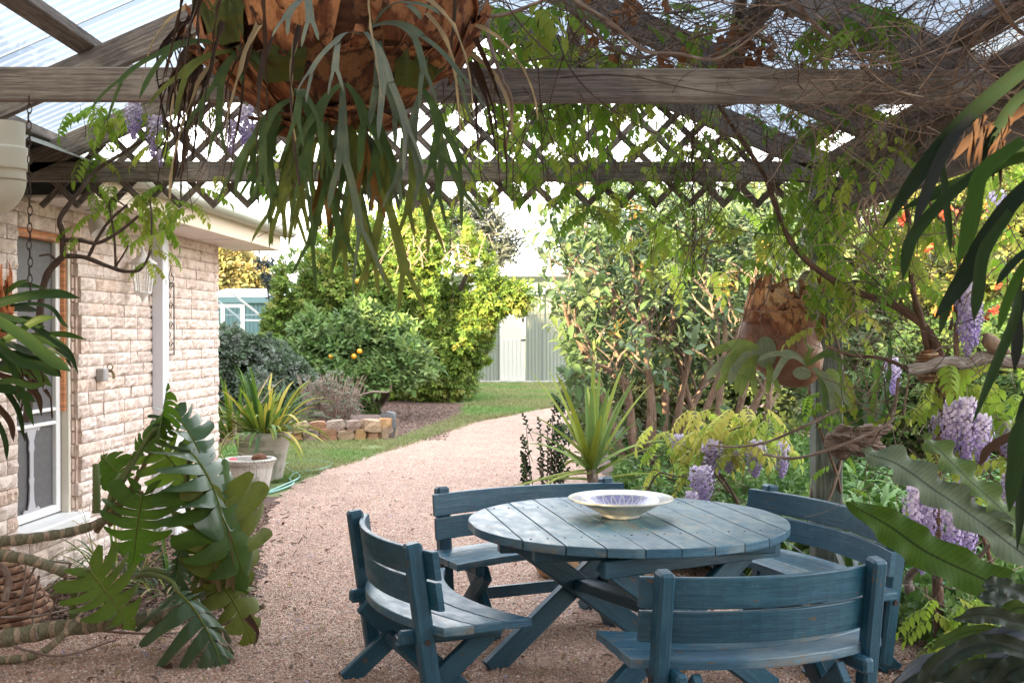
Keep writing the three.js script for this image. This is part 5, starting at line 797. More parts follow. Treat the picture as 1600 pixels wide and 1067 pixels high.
{
  const base = V(-2.1, 0, -5.9), t = thing('monstera', 'sprawling split leaf monstera with thick ringed stems at the lower left', 'plant', base), r = rngOf(81);
  const ring = texture(256, 64, (u, v) => { const a = (u * 4 + 0.5 * fbm(u * 4, v * 3, 4, 3, 3, 3)) % 1, band = smooth(0.0, 0.06, a) * (1 - smooth(0.3, 0.42, a)), n = fbm(u * 40, v * 12, 40, 12, 91, 4); return mix3(mix3([0.12, 0.1, 0.07], [0.22, 0.22, 0.13], n), [0.42, 0.31, 0.22], band * (0.25 + 0.8 * n)).map((k) => k * (0.75 + 0.5 * n)); }, [0.3, 0.2]);
  const stemM = std({ map: ring, bumpMap: ring, bumpScale: 0.006, roughness: 0.8 }), pet = leafM(0.13, 0.17, 0.06, { t: 0, gloss: 0.3 }), petBrown = leafM(0.2, 0.15, 0.08, { t: 0, gloss: 0.1 });
  const P = (a) => a.map(([x, y, d]) => at(x, y, d));
  const stem = (pts, r0, r1, nm = 'stem', m = stemM) => part(t, nm, tube(P(pts), (k) => lerp(r0, r1, k) * (1 + 0.07 * Math.sin(k * 60)), 9, pts.length * 8), m);
  stem([[-80, 852, 5.5], [0, 846, 5.55], [70, 838, 5.6], [130, 826, 5.65], [188, 802, 5.7]], 0.032, 0.02);
  stem([[-60, 870, 5.4], [0, 868, 5.4], [50, 876, 5.4], [105, 896, 5.45]], 0.03, 0.026);
  stem([[-70, 1005, 5.3], [0, 998, 5.3], [80, 984, 5.35], [150, 975, 5.4], [215, 967, 5.45], [290, 955, 5.5]], 0.045, 0.036);
  stem([[-60, 1035, 5.2], [0, 1032, 5.2], [60, 1022, 5.2], [100, 990, 5.22], [125, 965, 5.25]], 0.022, 0.014);
  stem([[330, 975, 5.8], [375, 967, 5.8], [412, 946, 5.8]], 0.02, 0.012);
  stem([[-40, 880, 5.35], [0, 885, 5.35], [12, 905, 5.35], [6, 940, 5.3]], 0.02, 0.016, 'root', M.twig);
  for (const a of [[[20, 960, 5.4], [40, 920, 5.4], [60, 880, 5.45], [110, 880, 5.5]], [[0, 965, 5.3], [60, 962, 5.4], [130, 948, 5.6], [200, 950, 5.7]], [[110, 880, 5.5], [90, 930, 5.45], [75, 965, 5.4]], [[0, 955, 5.3], [30, 935, 5.3], [40, 880, 5.4]], [[150, 985, 5.5], [230, 990, 5.6], [330, 985, 5.9]], [[20, 1010, 5.1], [90, 1025, 5.15], [180, 1000, 5.3]], [[60, 900, 5.5], [50, 960, 5.4], [58, 1000, 5.2]]]) stem(a, 0.007, 0.004, 'aerial_root', M.twig);
  // cut and sheathed stalks
  stem([[150, 802, 5.7], [150, 760, 5.72], [149, 725, 5.74]], 0.022, 0.017, 'stalk', pet);
  const LM = [leafM(0.058, 0.125, 0.008, { t: 0.5, gloss: 0.25, coatR: 0.3, map: T.mon }), leafM(0.075, 0.155, 0.011, { t: 0.52, gloss: 0.25, coatR: 0.3, map: T.mon }), leafM(0.12, 0.2, 0.02, { t: 0.5, gloss: 0.25, coatR: 0.35, map: T.mon }), leafM(0.13, 0.155, 0.016, { t: 0.48, gloss: 0.2, map: T.mon }), leafM(0.05, 0.1, 0.036, { t: 0.3, gloss: 0.6, coatR: 0.2, map: T.mon })];
  const leaves = [ // attach, tip, distance, facing, foot of the stalk, material, shape
    [[249, 668, 5.6], [262, 604, 5.55], V(0.8, 0.1, 0.6), [160, 805, 5.7], 1, { fold: 1.3, droop: 0.05, lobe: 0.1, narrow: 0.5 }],
    [[258, 672, 5.65], [206, 700, 5.6], V(-0.3, 0.6, 0.7), [160, 805, 5.7], 1, { fold: 0.4, droop: 0.3 }],
    [[272, 650, 5.7], [330, 700, 5.6], V(0.3, 0.9, 0.2), [165, 803, 5.7], 4, { fold: 0.35, droop: 0.4 }],
    [[222, 770, 5.6], [206, 868, 5.5], V(0.15, 0.3, 1), [150, 830, 5.7], 1, { fold: 0.1, droop: 0.15, lobe: 0.15 }],
    [[292, 702, 5.6], [385, 790, 5.5], V(0.5, 0.8, 0.15), [310, 870, 5.75], 4, { fold: 0.25, droop: 0.5, lobe: 0.5 }],
    [[310, 757, 5.55], [408, 862, 5.5], V(0.75, 0.4, 0.5), [318, 900, 5.65], 0, { fold: 0.15, droop: 0.5, lobe: 0.4 }],
    [[352, 780, 5.6], [372, 925, 5.55], V(0.8, 0.15, 0.6), [355, 948, 5.7], 3, { fold: 0.2, droop: 0.2, lobe: 0.3 }],
    [[250, 700, 5.8], [300, 762, 5.7], V(-0.2, 0.5, 0.8), [170, 820, 5.8], 2, { fold: 0.2, droop: 0.3 }],
    [[140, 892, 5.35], [196, 968, 5.25], V(0.0, 0.55, 0.9), [112, 965, 5.4], 2, { fold: 0.15, droop: 0.1, lobe: 0.12 }],
    [[278, 926, 5.3], [352, 985, 5.1], V(0.15, 0.95, 0.35), [215, 900, 5.6], 4, { fold: 0.1, droop: 0.6, lobe: 1.0 }],
    [[272, 915, 5.45], [283, 862, 5.45], V(0.6, 0.2, 0.8), [220, 895, 5.6], 4, { fold: 0.9, droop: 0.1, narrow: 0.6 }],
    [[325, 890, 5.6], [395, 950, 5.45], V(0.3, 0.7, 0.5), [262, 905, 5.75], 3, { fold: 0.2, droop: 0.6, lobe: 0.5 }],
    [[190, 745, 5.85], [160, 715, 5.9], V(-0.2, 0.5, 0.9), [165, 805, 5.8], 0, { fold: 0.2, droop: 0.3 }],
    [[315, 850, 5.65], [345, 905, 5.6], V(0.4, 0.4, 0.8), [300, 925, 5.75], 0, { fold: 0.2, droop: 0.4 }],
  ];
  leaves.forEach(([a, b, n, f, mi, sh], i) => {
    const A = at(...a), B = at(...b), dir = B.clone().sub(A), L = dir.length() * (sh.narrow ? 1.0 : 1.1), [g, rib] = monsteraLeaf(810 + i, Math.max(0.2, L), sh), m = frame(A, dir, n, 1);
    const leaf = part(t, 'leaf', g.applyMatrix4(m), LM[mi]); rib.applyMatrix4(m); rib.translate(-t.position.x, -t.position.y, -t.position.z); lpart(leaf, 'midrib', rib, LG.lime);
    const F = at(...f); part(t, 'petiole', tube([F, F.clone().lerp(A, 0.5).add(V((r() - 0.5) * 0.06, 0.05, 0.02)), F.clone().lerp(A, 0.85).add(V(0, 0.04, 0)), A], [0.017, 0.008], 6, 14), i % 4 === 3 ? petBrown : pet);
  });
  // broad dry stalks under the right leaves
  for (const [a, b] of [[[310, 765, 5.5], [322, 930, 5.55]], [[330, 870, 5.52], [338, 940, 5.55]], [[355, 830, 5.55], [358, 950, 5.6]]]) { const A = at(...a), B = at(...b); part(t, 'dry_sheath', ribbon([A, A.clone().lerp(B, 0.5).add(V(0.015, 0, 0.02)), B], (k) => 0.012 + 0.016 * k, V(0.2, 0, 1), { fold: 0.6, segs: 8 }), petBrown); }
  for (const [a, b, c] of [[[330, 990, 5.3], [340, 1025, 5.2], [350, 1030, 5.2]], [[385, 965, 5.4], [400, 990, 5.35], [395, 1010, 5.3]], [[260, 1040, 5.15], [268, 1060, 5.1], [272, 1065, 5.1]]]) part(t, 'dry_tip', ribbon([at(...a), at(...b), at(...c)], (k) => 0.018 * (1 - k) + 0.003, V(0.3, 0.3, 1), { fold: 0.8, twist: 1.2 }), LG.brown);
}

// ================================================================ staghorn ferns
function stagFrond(r, p, dir, len, w, droop, ref, depth = 2) {
  const out = [], go = (p, d, len, w0, w1, lv) => {
    const last = lv === 0, pts = sag(p, d, len, droop * (lv === depth ? 1 : 0.55), 6), rf = ref.clone().addScaledVector(rdir(r), 0.15);
    out.push(ribbon(pts, last ? (t) => w0 * (1 - 0.25 * t) * (t < 0.7 ? 1 : Math.cos((t - 0.7) / 0.3 * 1.48)) : (t) => lerp(w0, w1, t), rf, { fold: 0.18, across: 2, segs: 7, twist: (r() - 0.5) * 0.7 }));
    if (last) return; const n = pts.length, e = pts[n - 1], T2 = e.clone().sub(pts[n - 2]).normalize(), S = T2.clone().cross(rf).normalize();
    for (const s of [-1, 1]) go(e.clone().addScaledVector(S, -0 + s * w1 * 0.5).addScaledVector(T2, -0.004), T2.clone().addScaledVector(S, s * (0.22 + 0.2 * r())), len * (0.55 + 0.35 * r()), w1 * 0.5, w1 * 0.62, r() < 0.25 ? 0 : lv - 1);
  };
  go(p, dir, len * 0.5, w * 0.35, w, depth); return merge(out);
}
const SF = [leafM(0.1, 0.155, 0.055, { gloss: 0.04, t: 0.42, map: T.felt }), leafM(0.075, 0.13, 0.035, { gloss: 0.05, t: 0.42, map: T.felt }), leafM(0.16, 0.19, 0.04, { gloss: 0.04, t: 0.45, map: T.felt }), leafM(0.12, 0.15, 0.1, { gloss: 0.05, t: 0.2, map: T.felt }), leafM(0.21, 0.235, 0.19, { gloss: 0.03, t: 0.15, map: T.felt }), leafM(0.2, 0.1, 0.025, { gloss: 0, t: 0.4, map: T.felt })];
// a papery shield: patch of an ellipsoid that lifts off towards its ragged upper margin
function shieldPlate(seed, c, R, az, el, wa, he, flare, ragged = 0.25) {
  const r = rngOf(seed), pos = [], uv = [], idx = [], A = 22, B = 12, n1 = r() * 50;
  for (let j = 0; j <= B; j++) for (let i = 0; i <= A; i++) {
    const u = i / A * 2 - 1, v = j / B, rg = 1 - ragged * (fbm(u * 3.3 + n1, 4.2, 997, 997, seed, 2) * 1.2 + 0.5 * vn(u * 11 + n1, 1.5, 997, 997, seed + 1)) * smooth(0.3, 1, v), vv = v * rg, a = az + u * wa * (0.45 + 0.55 * Math.sqrt(Math.min(1, vv * 1.6 + 0.15))), e = el + (vv - 0.4) * he;
    const k = 1.02 + flare * vv * vv * (0.7 + 0.6 * fbm(u * 2 + n1, v * 2, 997, 997, seed + 2, 2)) + 0.035 * Math.sin(u * 9 + n1 + v * 3) * v + 0.05 * (fbm(u * 6 + n1, v * 3 + 2, 997, 997, seed + 4, 3) - 0.5) * (0.3 + v) + 0.12 * flare * Math.max(0, vv - 0.8) * Math.sin(u * 31), ce = Math.cos(e);
    pos.push(c.x + Math.sin(a) * ce * R[0] * k, c.y + Math.sin(e) * R[1] * k, c.z + Math.cos(a) * ce * R[2] * k); uv.push(v * he * R[1], u * wa * R[0]);
  }
  for (let j = 0; j < B; j++) for (let i = 0; i < A; i++) { const a = j * (A + 1) + i, b = a + A + 1; idx.push(a, a + 1, b, b, a + 1, b + 1); }
  const g = new THREE.BufferGeometry(); g.setAttribute('position', new THREE.Float32BufferAttribute(pos, 3)); g.setAttribute('uv', new THREE.Float32BufferAttribute(uv, 2)); g.setIndex(idx); g.computeVertexNormals(); return clean(g);
}
{
  const D = 3.55, c = at(526, 12, D), R = [0.415, 0.40, 0.36], t = thing('hanging_staghorn_fern', 'huge hanging staghorn fern with brown papery shields and drooping forked fronds', 'fern', c), r = rngOf(91);
  { const g = new THREE.IcosahedronGeometry(1, 5), p = g.attributes.position; for (let i = 0; i < p.count; i++) { const x = p.getX(i), y = p.getY(i), z = p.getZ(i), k = 0.96 + 0.1 * (fbm(x * 3 + 20, y * 3 + z * 2 + 20, 997, 997, 3, 4) - 0.5) * 2; p.setXYZ(i, c.x + x * R[0] * k, c.y + y * R[1] * k, c.z + z * R[2] * k); } const f = clean(g); f.computeVertexNormals(); part(t, 'root_ball', boxUV(f), M.fibreDark); }
  const shieldB = std({ map: T.fibre, color: C(0.8, 0.66, 0.55), bumpMap: T.fibreBump, bumpScale: 0.012, roughness: 0.9 });
  const plates = [[-1.25, -0.1, 0.5, 0.9], [-0.8, 0.0, 0.5, 0.9], [-0.35, -0.15, 0.55, 0.9], [0.1, 0.1, 0.5, 0.8], [0.5, -0.1, 0.5, 0.9], [0.95, 0.0, 0.5, 0.9], [1.35, -0.1, 0.5, 0.9], [-1.0, -0.6, 0.55, 0.8], [-0.45, -0.7, 0.6, 0.8], [0.1, -0.65, 0.6, 0.8], [0.6, -0.65, 0.6, 0.8], [1.1, -0.6, 0.55, 0.8], [-0.7, -1.0, 0.9, 0.7], [0.0, -1.05, 0.9, 0.7], [0.7, -1.0, 0.9, 0.7], [-1.7, -0.3, 0.5, 1], [1.8, -0.3, 0.5, 1], [-0.15, 0.35, 0.4, 0.7], [-0.6, 0.35, 0.4, 0.7], [0.75, 0.35, 0.45, 0.7], [-1.05, 0.3, 0.4, 0.7], [1.15, 0.3, 0.4, 0.7]];
  plates.forEach(([a, e, w, h], k) => part(t, 'shield_frond', shieldPlate(900 + k, c, R.map((x) => x * (0.97 + 0.07 * r())), a + (r() - 0.5) * 0.5, e + (r() - 0.5) * 0.3, w * (0.7 + 0.6 * r()), h * (0.9 + 0.6 * r()), (Math.abs(a) > 0.9 ? 0.3 : 0.16) * (0.5 + r()), 0.7), [M.fibre, M.fibreDark, M.fibre, shieldB][k % 4]));
  for (const [a, e, w, h] of [[-0.75, -0.25, 0.26, 0.45], [-0.35, -0.6, 0.26, 0.35], [0.85, -0.6, 0.26, 0.35]]) part(t, 'young_shield', shieldPlate(960 + a * 10 | 0, c, R.map((x) => x * 1.07), a, e, w, h, 0.05, 0.4), leafM(0.1, 0.12, 0.035, { gloss: 0.05, t: 0.2, map: T.felt }));
  const onBall = (a, e, k = 1.05) => V(c.x + Math.sin(a) * Math.cos(e) * R[0] * k, c.y + Math.sin(e) * R[1] * k, c.z + Math.cos(a) * Math.cos(e) * R[2] * k);
  // hanging skirt of fronds
  for (let k = 0; k < 34; k++) {
    const a = -1.5 + 3.0 * r(), e = -1.0 - 0.45 * r(), p = onBall(a, e), out = V(Math.sin(a), -0.35 - r() * 0.7, Math.cos(a) * 0.7), mid = 1 - Math.abs(a) / 1.9, len = (0.2 + 0.24 * r()) * (0.55 + 0.65 * mid);
    part(t, 'frond', stagFrond(r, p, out, len * 0.85, 0.012 + 0.012 * r(), 2.0, V(Math.sin(a) * 0.5 + (r() - 0.5) * 0.8, 0.25, 1), r() < 0.6 ? 2 : 1), SF[k % 9 === 4 ? 5 : (r() * 3.4 | 0) % 5]);
  }
  for (const [x, y, dx, dy, L, w] of [[600, 215, 0.05, -1, 0.62, 0.026], [560, 215, -0.05, -1, 0.6, 0.024], [640, 205, 0.16, -1, 0.45, 0.022], [470, 195, -0.3, -1, 0.5, 0.02], [520, 210, -0.1, -1, 0.5, 0.022], [680, 190, 0.3, -0.9, 0.36, 0.02], [440, 170, -0.35, -0.9, 0.42, 0.018]]) part(t, 'frond', stagFrond(r, at(x, y, D - 0.16), V(dx, dy, 0.15), L * 0.74, w, 0.6, V((r() - 0.5) * 0.5, 0.1, 1), 2), SF[r() * 3 | 0]);
  // fronds over the face of the ball
  for (const [x, y, dx, dy, dz, L, w, m] of [[575, 45, 0.9, 0.3, 0.6, 0.4, 0.022, 3], [570, 50, 0.5, -0.5, 0.8, 0.46, 0.02, 4], [565, 55, -0.4, 0.1, 0.8, 0.3, 0.018, 4], [580, 40, 0.6, 0.7, 0.5, 0.34, 0.02, 3], [360, 75, -0.9, 0.35, 0.4, 0.42, 0.02, 1], [370, 80, -0.8, -0.05, 0.5, 0.4, 0.019, 2], [375, 78, -0.5, -0.6, 0.6, 0.3, 0.018, 0], [360, 78, 0.5, 0.2, 0.7, 0.28, 0.02, 0], [460, 150, 0.3, 0.3, 0.8, 0.3, 0.018, 0], [465, 150, 0.5, -0.4, 0.7, 0.34, 0.02, 1], [455, 155, -0.6, -0.4, 0.7, 0.34, 0.02, 0], [540, 130, 0.6, -0.6, 0.6, 0.34, 0.022, 1], [535, 135, 0.1, -0.9, 0.6, 0.5, 0.02, 3], [535, 130, -0.6, -0.5, 0.6, 0.3, 0.02, 0], [590, 60, 0.2, -0.8, 0.8, 0.36, 0.024, 3], [660, 140, 0.5, -0.6, 0.6, 0.34, 0.02, 1], [655, 150, -0.2, -0.9, 0.6, 0.36, 0.02, 3], [500, 5, -0.2, 0.3, 0.9, 0.25, 0.02, 4]]) part(t, 'frond', stagFrond(r, at(x, y, D - 0.37 + Math.abs(x - 522) * 0.0009), V(dx, dy, dz), L, w, 1.1, V((r() - 0.5) * 0.6, 0.6, 0.7), r() < 0.6 ? 2 : 1), SF[m]);
  // dry twisted strips and brown withered fronds
  for (let k = 0; k < 40; k++) {
    const a = k < 16 ? -1.5 - 0.2 * r() : k < 22 ? 1.3 + 0.15 * r() : -1 + 2 * r(), e = k < 26 ? -0.5 + 0.5 * r() : -0.5 + 0.7 * r(), p = onBall(a, e, 1.12), d = V(Math.sin(a) * 0.5 + (r() - 0.5) * 0.5, -0.3 - r(), Math.cos(a) * 0.5);
    part(t, 'withered_frond', ribbon(sag(p, d, 0.16 + 0.34 * r(), 2.4, 8, 0.25, r), (u) => (0.004 + 0.008 * r()) * (1 - 0.7 * u), V((r() - 0.5), 0.2, 1), { fold: 0.9, segs: 14, twist: (r() - 0.5) * 9 }), k % 3 === 0 ? LG.straw : k % 3 === 1 ? LG.brown : leafM(0.07, 0.045, 0.035, { gloss: 0, t: 0.1 }));
  }
  for (let k = 0; k < 12; k++) { const p = at(285 + r() * 40, 20 + r() * 130, D), e = at(240 + r() * 70, 110 + r() * 190, D + 0.1); part(t, 'withered_frond', ribbon([p, p.clone().lerp(e, 0.4).add(V(-0.05, 0.07, 0.03)), p.clone().lerp(e, 0.8), e], (u) => 0.008 * (1 - 0.7 * u), V(0.3, 0.2, 1), { fold: 0.8, segs: 12, twist: 3 }), leafM(0.05, 0.035, 0.035, { gloss: 0, t: 0.1 })); }
  for (let k = 0; k < 36; k++) { const left = k < 26, p = left ? at(300 + r() * 75, 100 + r() * 70, D) : at(690 + r() * 45, 60 + r() * 120, D), e = p.clone().add(V((left ? -0.1 : 0.06) * r() + (r() - 0.5) * 0.06, -0.12 - 0.22 * r(), 0)); part(t, 'dangling_root', tube([p, p.clone().lerp(e, 0.5).add(V((r() - 0.5) * 0.07, 0, (r() - 0.5) * 0.07)), e], [0.0026, 0.0013], 3, 6), k % 2 ? M.twigDark : M.twig); }
  // hanging wire above, hooked on a rafter
  part(t, 'wire', tube([V(c.x, c.y + 0.3, c.z), V(c.x, 3.2, c.z)], 0.004, 5, 2), M.iron);
}
{ // staghorn on its board on the post
  const D = 6.0, c = at(1216, 528, D), R = [0.22, 0.27, 0.16], t = thing('mounted_staghorn_fern', 'brown staghorn fern with broad green fronds mounted on the pergola post', 'fern', c), r = rngOf(95);
  { const g = new THREE.IcosahedronGeometry(1, 4), p = g.attributes.position; for (let i = 0; i < p.count; i++) { const x = p.getX(i), y = p.getY(i), z = p.getZ(i), sh = y < 0 ? 1 : 1 - 0.42 * y; p.setXYZ(i, c.x + x * R[0] * sh + (y < 0 ? -y * 0.1 : y * -0.05), c.y + y * R[1], c.z + z * R[2] * sh); } const f = clean(g); f.computeVertexNormals(); part(t, 'shield_mass', boxUV(f), std({ map: T.stone, color: C(0.34, 0.16, 0.1), bumpMap: T.fibreBump, bumpScale: 0.003, roughness: 0.5 })); }
  const SG = [0, 1, 2, 3].map((k) => leafM([0.12, 0.13, 0.2, 0.26][k], [0.18, 0.2, 0.27, 0.31][k], [0.07, 0.06, 0.07, 0.19][k], { gloss: 0.1, t: 0.35, map: T.felt }));
  const plates = [[-0.9, 0.75, 0.5, 1.1, 0.35], [-0.2, 0.8, 0.5, 1.1, 0.3], [0.6, 0.6, 0.5, 1.0, 0.3], [0.15, 0.35, 0.55, 0.8, 0.1]];
  plates.forEach(([a, e, w, h, f], k) => part(t, 'shield_frond', shieldPlate(970 + k, c, R, a, e, w, h, f * 1.6, 0.35), k % 3 === 1 ? M.fibrePale : std({ map: T.fibre, color: C(1.1, 1.0, 0.95), bumpMap: T.fibreBump, bumpScale: 0.005, roughness: 0.7 })));
  { const disc = (px, py, rx, ry, n, m) => { const g = new THREE.CircleGeometry(1, 20), p = g.attributes.position; for (let i = 0; i < p.count; i++) p.setZ(i, -0.25 * (p.getX(i) ** 2 + p.getY(i) ** 2)); g.scale(rx, ry, rx); g.computeVertexNormals(); part(t, 'green_shield', clean(g).applyMatrix4(frame(at(px, py, D - 0.2), n, UP, 1)), m); }; disc(1196, 550, 0.058, 0.082, V(-0.25, 0.1, 1), SG[3]); disc(1302, 590, 0.05, 0.05, V(0.3, 0.2, 1), SG[2]); disc(1255, 582, 0.05, 0.035, V(0.1, 0.3, 1), SG[3]); }
  for (const [x, y, dx, dy, dz, L, w, m] of [[1185, 545, -0.9, 0.45, 0.3, 0.33, 0.05, 2], [1185, 550, -1, 0.15, 0.4, 0.36, 0.05, 3], [1185, 555, -0.9, -0.1, 0.4, 0.34, 0.04, 2], [1180, 558, -0.4, -0.8, 0.4, 0.26, 0.035, 2], [1260, 570, -0.7, 0.75, 0.5, 0.4, 0.035, 3], [1262, 572, -0.1, 0.9, 0.4, 0.3, 0.035, 2], [1265, 570, 0.5, 0.7, 0.4, 0.3, 0.03, 1], [1270, 575, 0.6, -0.3, 0.6, 0.34, 0.03, 3], [1275, 578, 0.4, -0.8, 0.5, 0.34, 0.028, 1], [1290, 590, 0.7, -0.4, 0.5, 0.24, 0.03, 2], [1200, 565, 0.2, -0.9, 0.5, 0.22, 0.03, 2]]) part(t, 'frond', stagFrond(r, at(x, y, D - 0.2), V(dx, dy, dz), L, w, 1.0, V((r() - 0.5) * 0.4 - dx * 0.2, 0.6, 0.9), 1), SG[m]);
  { const s = new THREE.Shape(); s.moveTo(-0.055, -0.2); s.lineTo(0.055, -0.2); s.lineTo(0.055, 0.1); s.quadraticCurveTo(0.045, 0.19, 0, 0.2); s.quadraticCurveTo(-0.05, 0.18, -0.055, 0.1); s.closePath(); const g = new THREE.ExtrudeGeometry(s, { depth: 0.02, bevelEnabled: true, bevelSize: 0.003, bevelThickness: 0.003, bevelSegments: 1 }); const q = at(1262, 480, 6.12); const f = boxUV(clean(g)); f.rotateY(-0.3); part(t, 'backing_board', move(f, q.x, q.y, q.z), std({ map: T.grey, color: C(1.5, 1.5, 1.65), roughness: 0.8 })); }
  part(t, 'bark_strip', tube([at(1283, 425, 6.15), at(1281, 470, 6.14), at(1283, 525, 6.15)], 0.028, 7, 12), M.fibre);
  for (let k = 0; k < 22; k++) { const p = at(1150 + r() * 130, 480 + r() * 40, D - 0.05); part(t, 'loose_root', tube([p, p.clone().add(V((r() - 0.5) * 0.2, -0.06, 0.12)), p.clone().add(V((r() - 0.5) * 0.3, -0.16, 0.08))], 0.0018, 3, 5), M.twigPale); }
}
{ // driftwood bracket planter with an orchid cactus
  const D = 6.0, c = at(1335, 690, D), t = thing('driftwood_planter', 'grooved driftwood log fixed to the post with flat cactus leaves growing from it', 'planter', c), r = rngOf(97);
  for (const [x, y, rx, ry, rz, tilt] of [[1318, 690, 0.1, 0.085, 0.08, 0.1], [1345, 680, 0.13, 0.055, 0.07, 0.2], [1350, 698, 0.12, 0.05, 0.06, -0.05], [1372, 672, 0.085, 0.03, 0.05, 0.25]]) {
    const g = new THREE.IcosahedronGeometry(1, 4), p = g.attributes.position; for (let i = 0; i < p.count; i++) { const X = p.getX(i), Y = p.getY(i), Z = p.getZ(i), k = 1 + 0.18 * Math.sin(Y * 9 + X * 2 + x) + 0.2 * (fbm(X * 2 + 9, Y * 5 + Z * 2 + 9, 997, 997, 5, 3) - 0.5); p.setXYZ(i, X * rx, Y * ry * k, Z * rz * k); }
    const f = clean(g); f.computeVertexNormals(); boxUV(f); f.rotateZ(tilt); const q = at(x, y, D); part(t, 'log', move(f, q.x, q.y, q.z), std({ map: T.bark, color: C(0.85, 0.72, 0.66), bumpMap: T.barkBump, bumpScale: 0.01, roughness: 0.95 }));
  }
  for (const [x0, y0, x1, y1, w] of [[1335, 665, 1322, 585, 0.024], [1345, 665, 1338, 600, 0.018], [1360, 660, 1372, 560, 0.02], [1370, 660, 1388, 590, 0.018], [1325, 665, 1300, 620, 0.016], [1350, 660, 1352, 610, 0.02], [1378, 660, 1392, 520, 0.014], [1340, 668, 1318, 640, 0.02], [1365, 664, 1410, 640, 0.014], [1330, 662, 1310, 560, 0.012]]) { const a = at(x0, y0, D - 0.05), b = at(x1, y1, D - 0.1); part(t, 'leaf', ribbon([a, a.clone().lerp(b, 0.5).add(V((r() - 0.5) * 0.03, 0, 0.03)), b], (u) => w * (0.8 + 0.25 * Math.sin(u * 26)) * (u > 0.85 ? (1 - u) / 0.15 * 0.9 + 0.1 : 1), V(0.2 * (r() - 0.5), 0, 1), { segs: 22, fold: 0.2 }), [LG.mid, LG.deep, LG.grey, LG.lime][r() * 4 | 0]); }
  for (let k = 0; k < 10; k++) { const a = at(1330 + r() * 40, 662, D - 0.04), b = a.clone().add(V((r() - 0.5) * 0.3, 0.12 + 0.3 * r(), 0.05)); part(t, 'thin_stem', tube([a, a.clone().lerp(b, 0.6).add(V((r() - 0.5) * 0.05, 0.04, 0)), b], 0.003, 4, 6), k % 2 ? M.twigPale : M.twig); }
}
// ================================================================ near plants at the picture edges
const bladePx = (t, list, d, mats, seed, o = {}) => { const r = rngOf(seed); list.forEach(([pts, w, mi], i) => { const dz = (r() - 0.5) * (o.dz ?? 0.3); part(t, 'leaf', ribbon(pts.map(([x, y], k) => at(x, y, d + dz + (o.fall || 0) * k)), (u) => w * (o.thin || 1) / FOC * d * (u < 0.72 ? Math.min(1, 0.7 + u) : Math.max(0.05, Math.cos((u - 0.72) / 0.28 * 1.5))), V((r() - 0.5) * 0.9, 0.5, 1), { fold: o.fold ?? 0.35, segs: o.segs || 16, across: o.segs ? 6 : 2, wave: o.wave || 0, waveN: o.waveN || 5, ph: i, twist: (r() - 0.5) * (o.twist ?? 0.5) }), mats[mi ?? (r() * mats.length | 0)]); }); };
{
  const t = thing('basket_fern', 'dark strap leaved plant hanging close at the right edge, leaves drooping', 'fern', at(1690, 160, 2.1));
  const m = [LG.blackish, leafM(0.018, 0.045, 0.009, { gloss: 0.1, t: 0.4, map: T.blade }), leafM(0.04, 0.1, 0.01, { gloss: 0.06, t: 0.4, map: T.blade }), leafM(0.022, 0.028, 0.025, { gloss: 0.1, t: 0.1, map: T.blade }), LG.brown];
  bladePx(t, [
    [[[1690, 40], [1600, 109], [1500, 195], [1432, 277], [1380, 356]], 15, 0], [[[1690, 180], [1600, 235], [1530, 275], [1470, 300], [1408, 328]], 14, 1], [[[1690, 240], [1598, 247], [1535, 272], [1512, 335], [1498, 405]], 13, 2], [[[1520, 180], [1486, 221], [1469, 251], [1445, 309], [1428, 353]], 11, 3], [[[1470, 250], [1475, 290], [1479, 330], [1486, 398]], 10, 1], [[[1540, 260], [1469, 322], [1425, 376], [1411, 437]], 12, 1], [[[1600, 220], [1533, 275], [1519, 342], [1497, 415]], 15, 2], [[[1690, 230], [1597, 302], [1543, 370], [1502, 444], [1460, 500]], 17, 0],
    [[[1580, 330], [1537, 396], [1529, 451], [1522, 500]], 12, 1], [[[1570, 330], [1513, 411], [1480, 474], [1468, 525]], 11, 1], [[[1650, 380], [1594, 425], [1586, 490], [1552, 577], [1520, 662]], 12, 1], [[[1650, 370], [1592, 404], [1556, 447]], 8, 0], [[[1650, 650], [1596, 675], [1545, 703], [1532, 728]], 9, 4], [[[1640, 610], [1592, 680], [1587, 734], [1578, 800]], 15, 1], [[[1640, 420], [1592, 480], [1590, 530], [1586, 580]], 12, 3], [[[1690, 120], [1600, 150], [1560, 200], [1530, 260]], 12, 0], [[[1660, 560], [1600, 640], [1596, 760], [1590, 860]], 12, 0], [[[1690, 330], [1600, 420], [1575, 470], [1560, 520]], 9, 2], [[[1690, 90], [1590, 180], [1520, 215], [1490, 250]], 10, 4]], 2.1, m, 101, { thin: 0.78 });
  part(t, 'basket', move(lathe([[0, -0.16], [0.1, -0.14], [0.15, -0.04], [0.16, 0.02]], 20), t.position.x + 0.08, t.position.y, t.position.z), M.fibreDark);
  for (const a of [0.3, 2.4, 4.5]) part(t, 'wire', tube([V(t.position.x + 0.08 + Math.cos(a) * 0.155, t.position.y + 0.02, t.position.z + Math.sin(a) * 0.155), V(t.position.x + 0.08, 2.62, t.position.z)], 0.0025, 4, 2), M.iron);
  const r = rngOf(102); for (let k = 0; k < 9; k++) { const p = at(1520 + r() * 70, 175 + r() * 50, 2.15); part(t, 'dry_frond', ribbon(sag(p, V(-0.6, -0.4 - r(), 0), 0.05 + 0.06 * r(), 2, 6, 0.4, r), (u) => 0.006 * (1 - 0.6 * u), V(r() - 0.5, 0.3, 1), { twist: 4, fold: 0.8 }), LG.brown); }
}
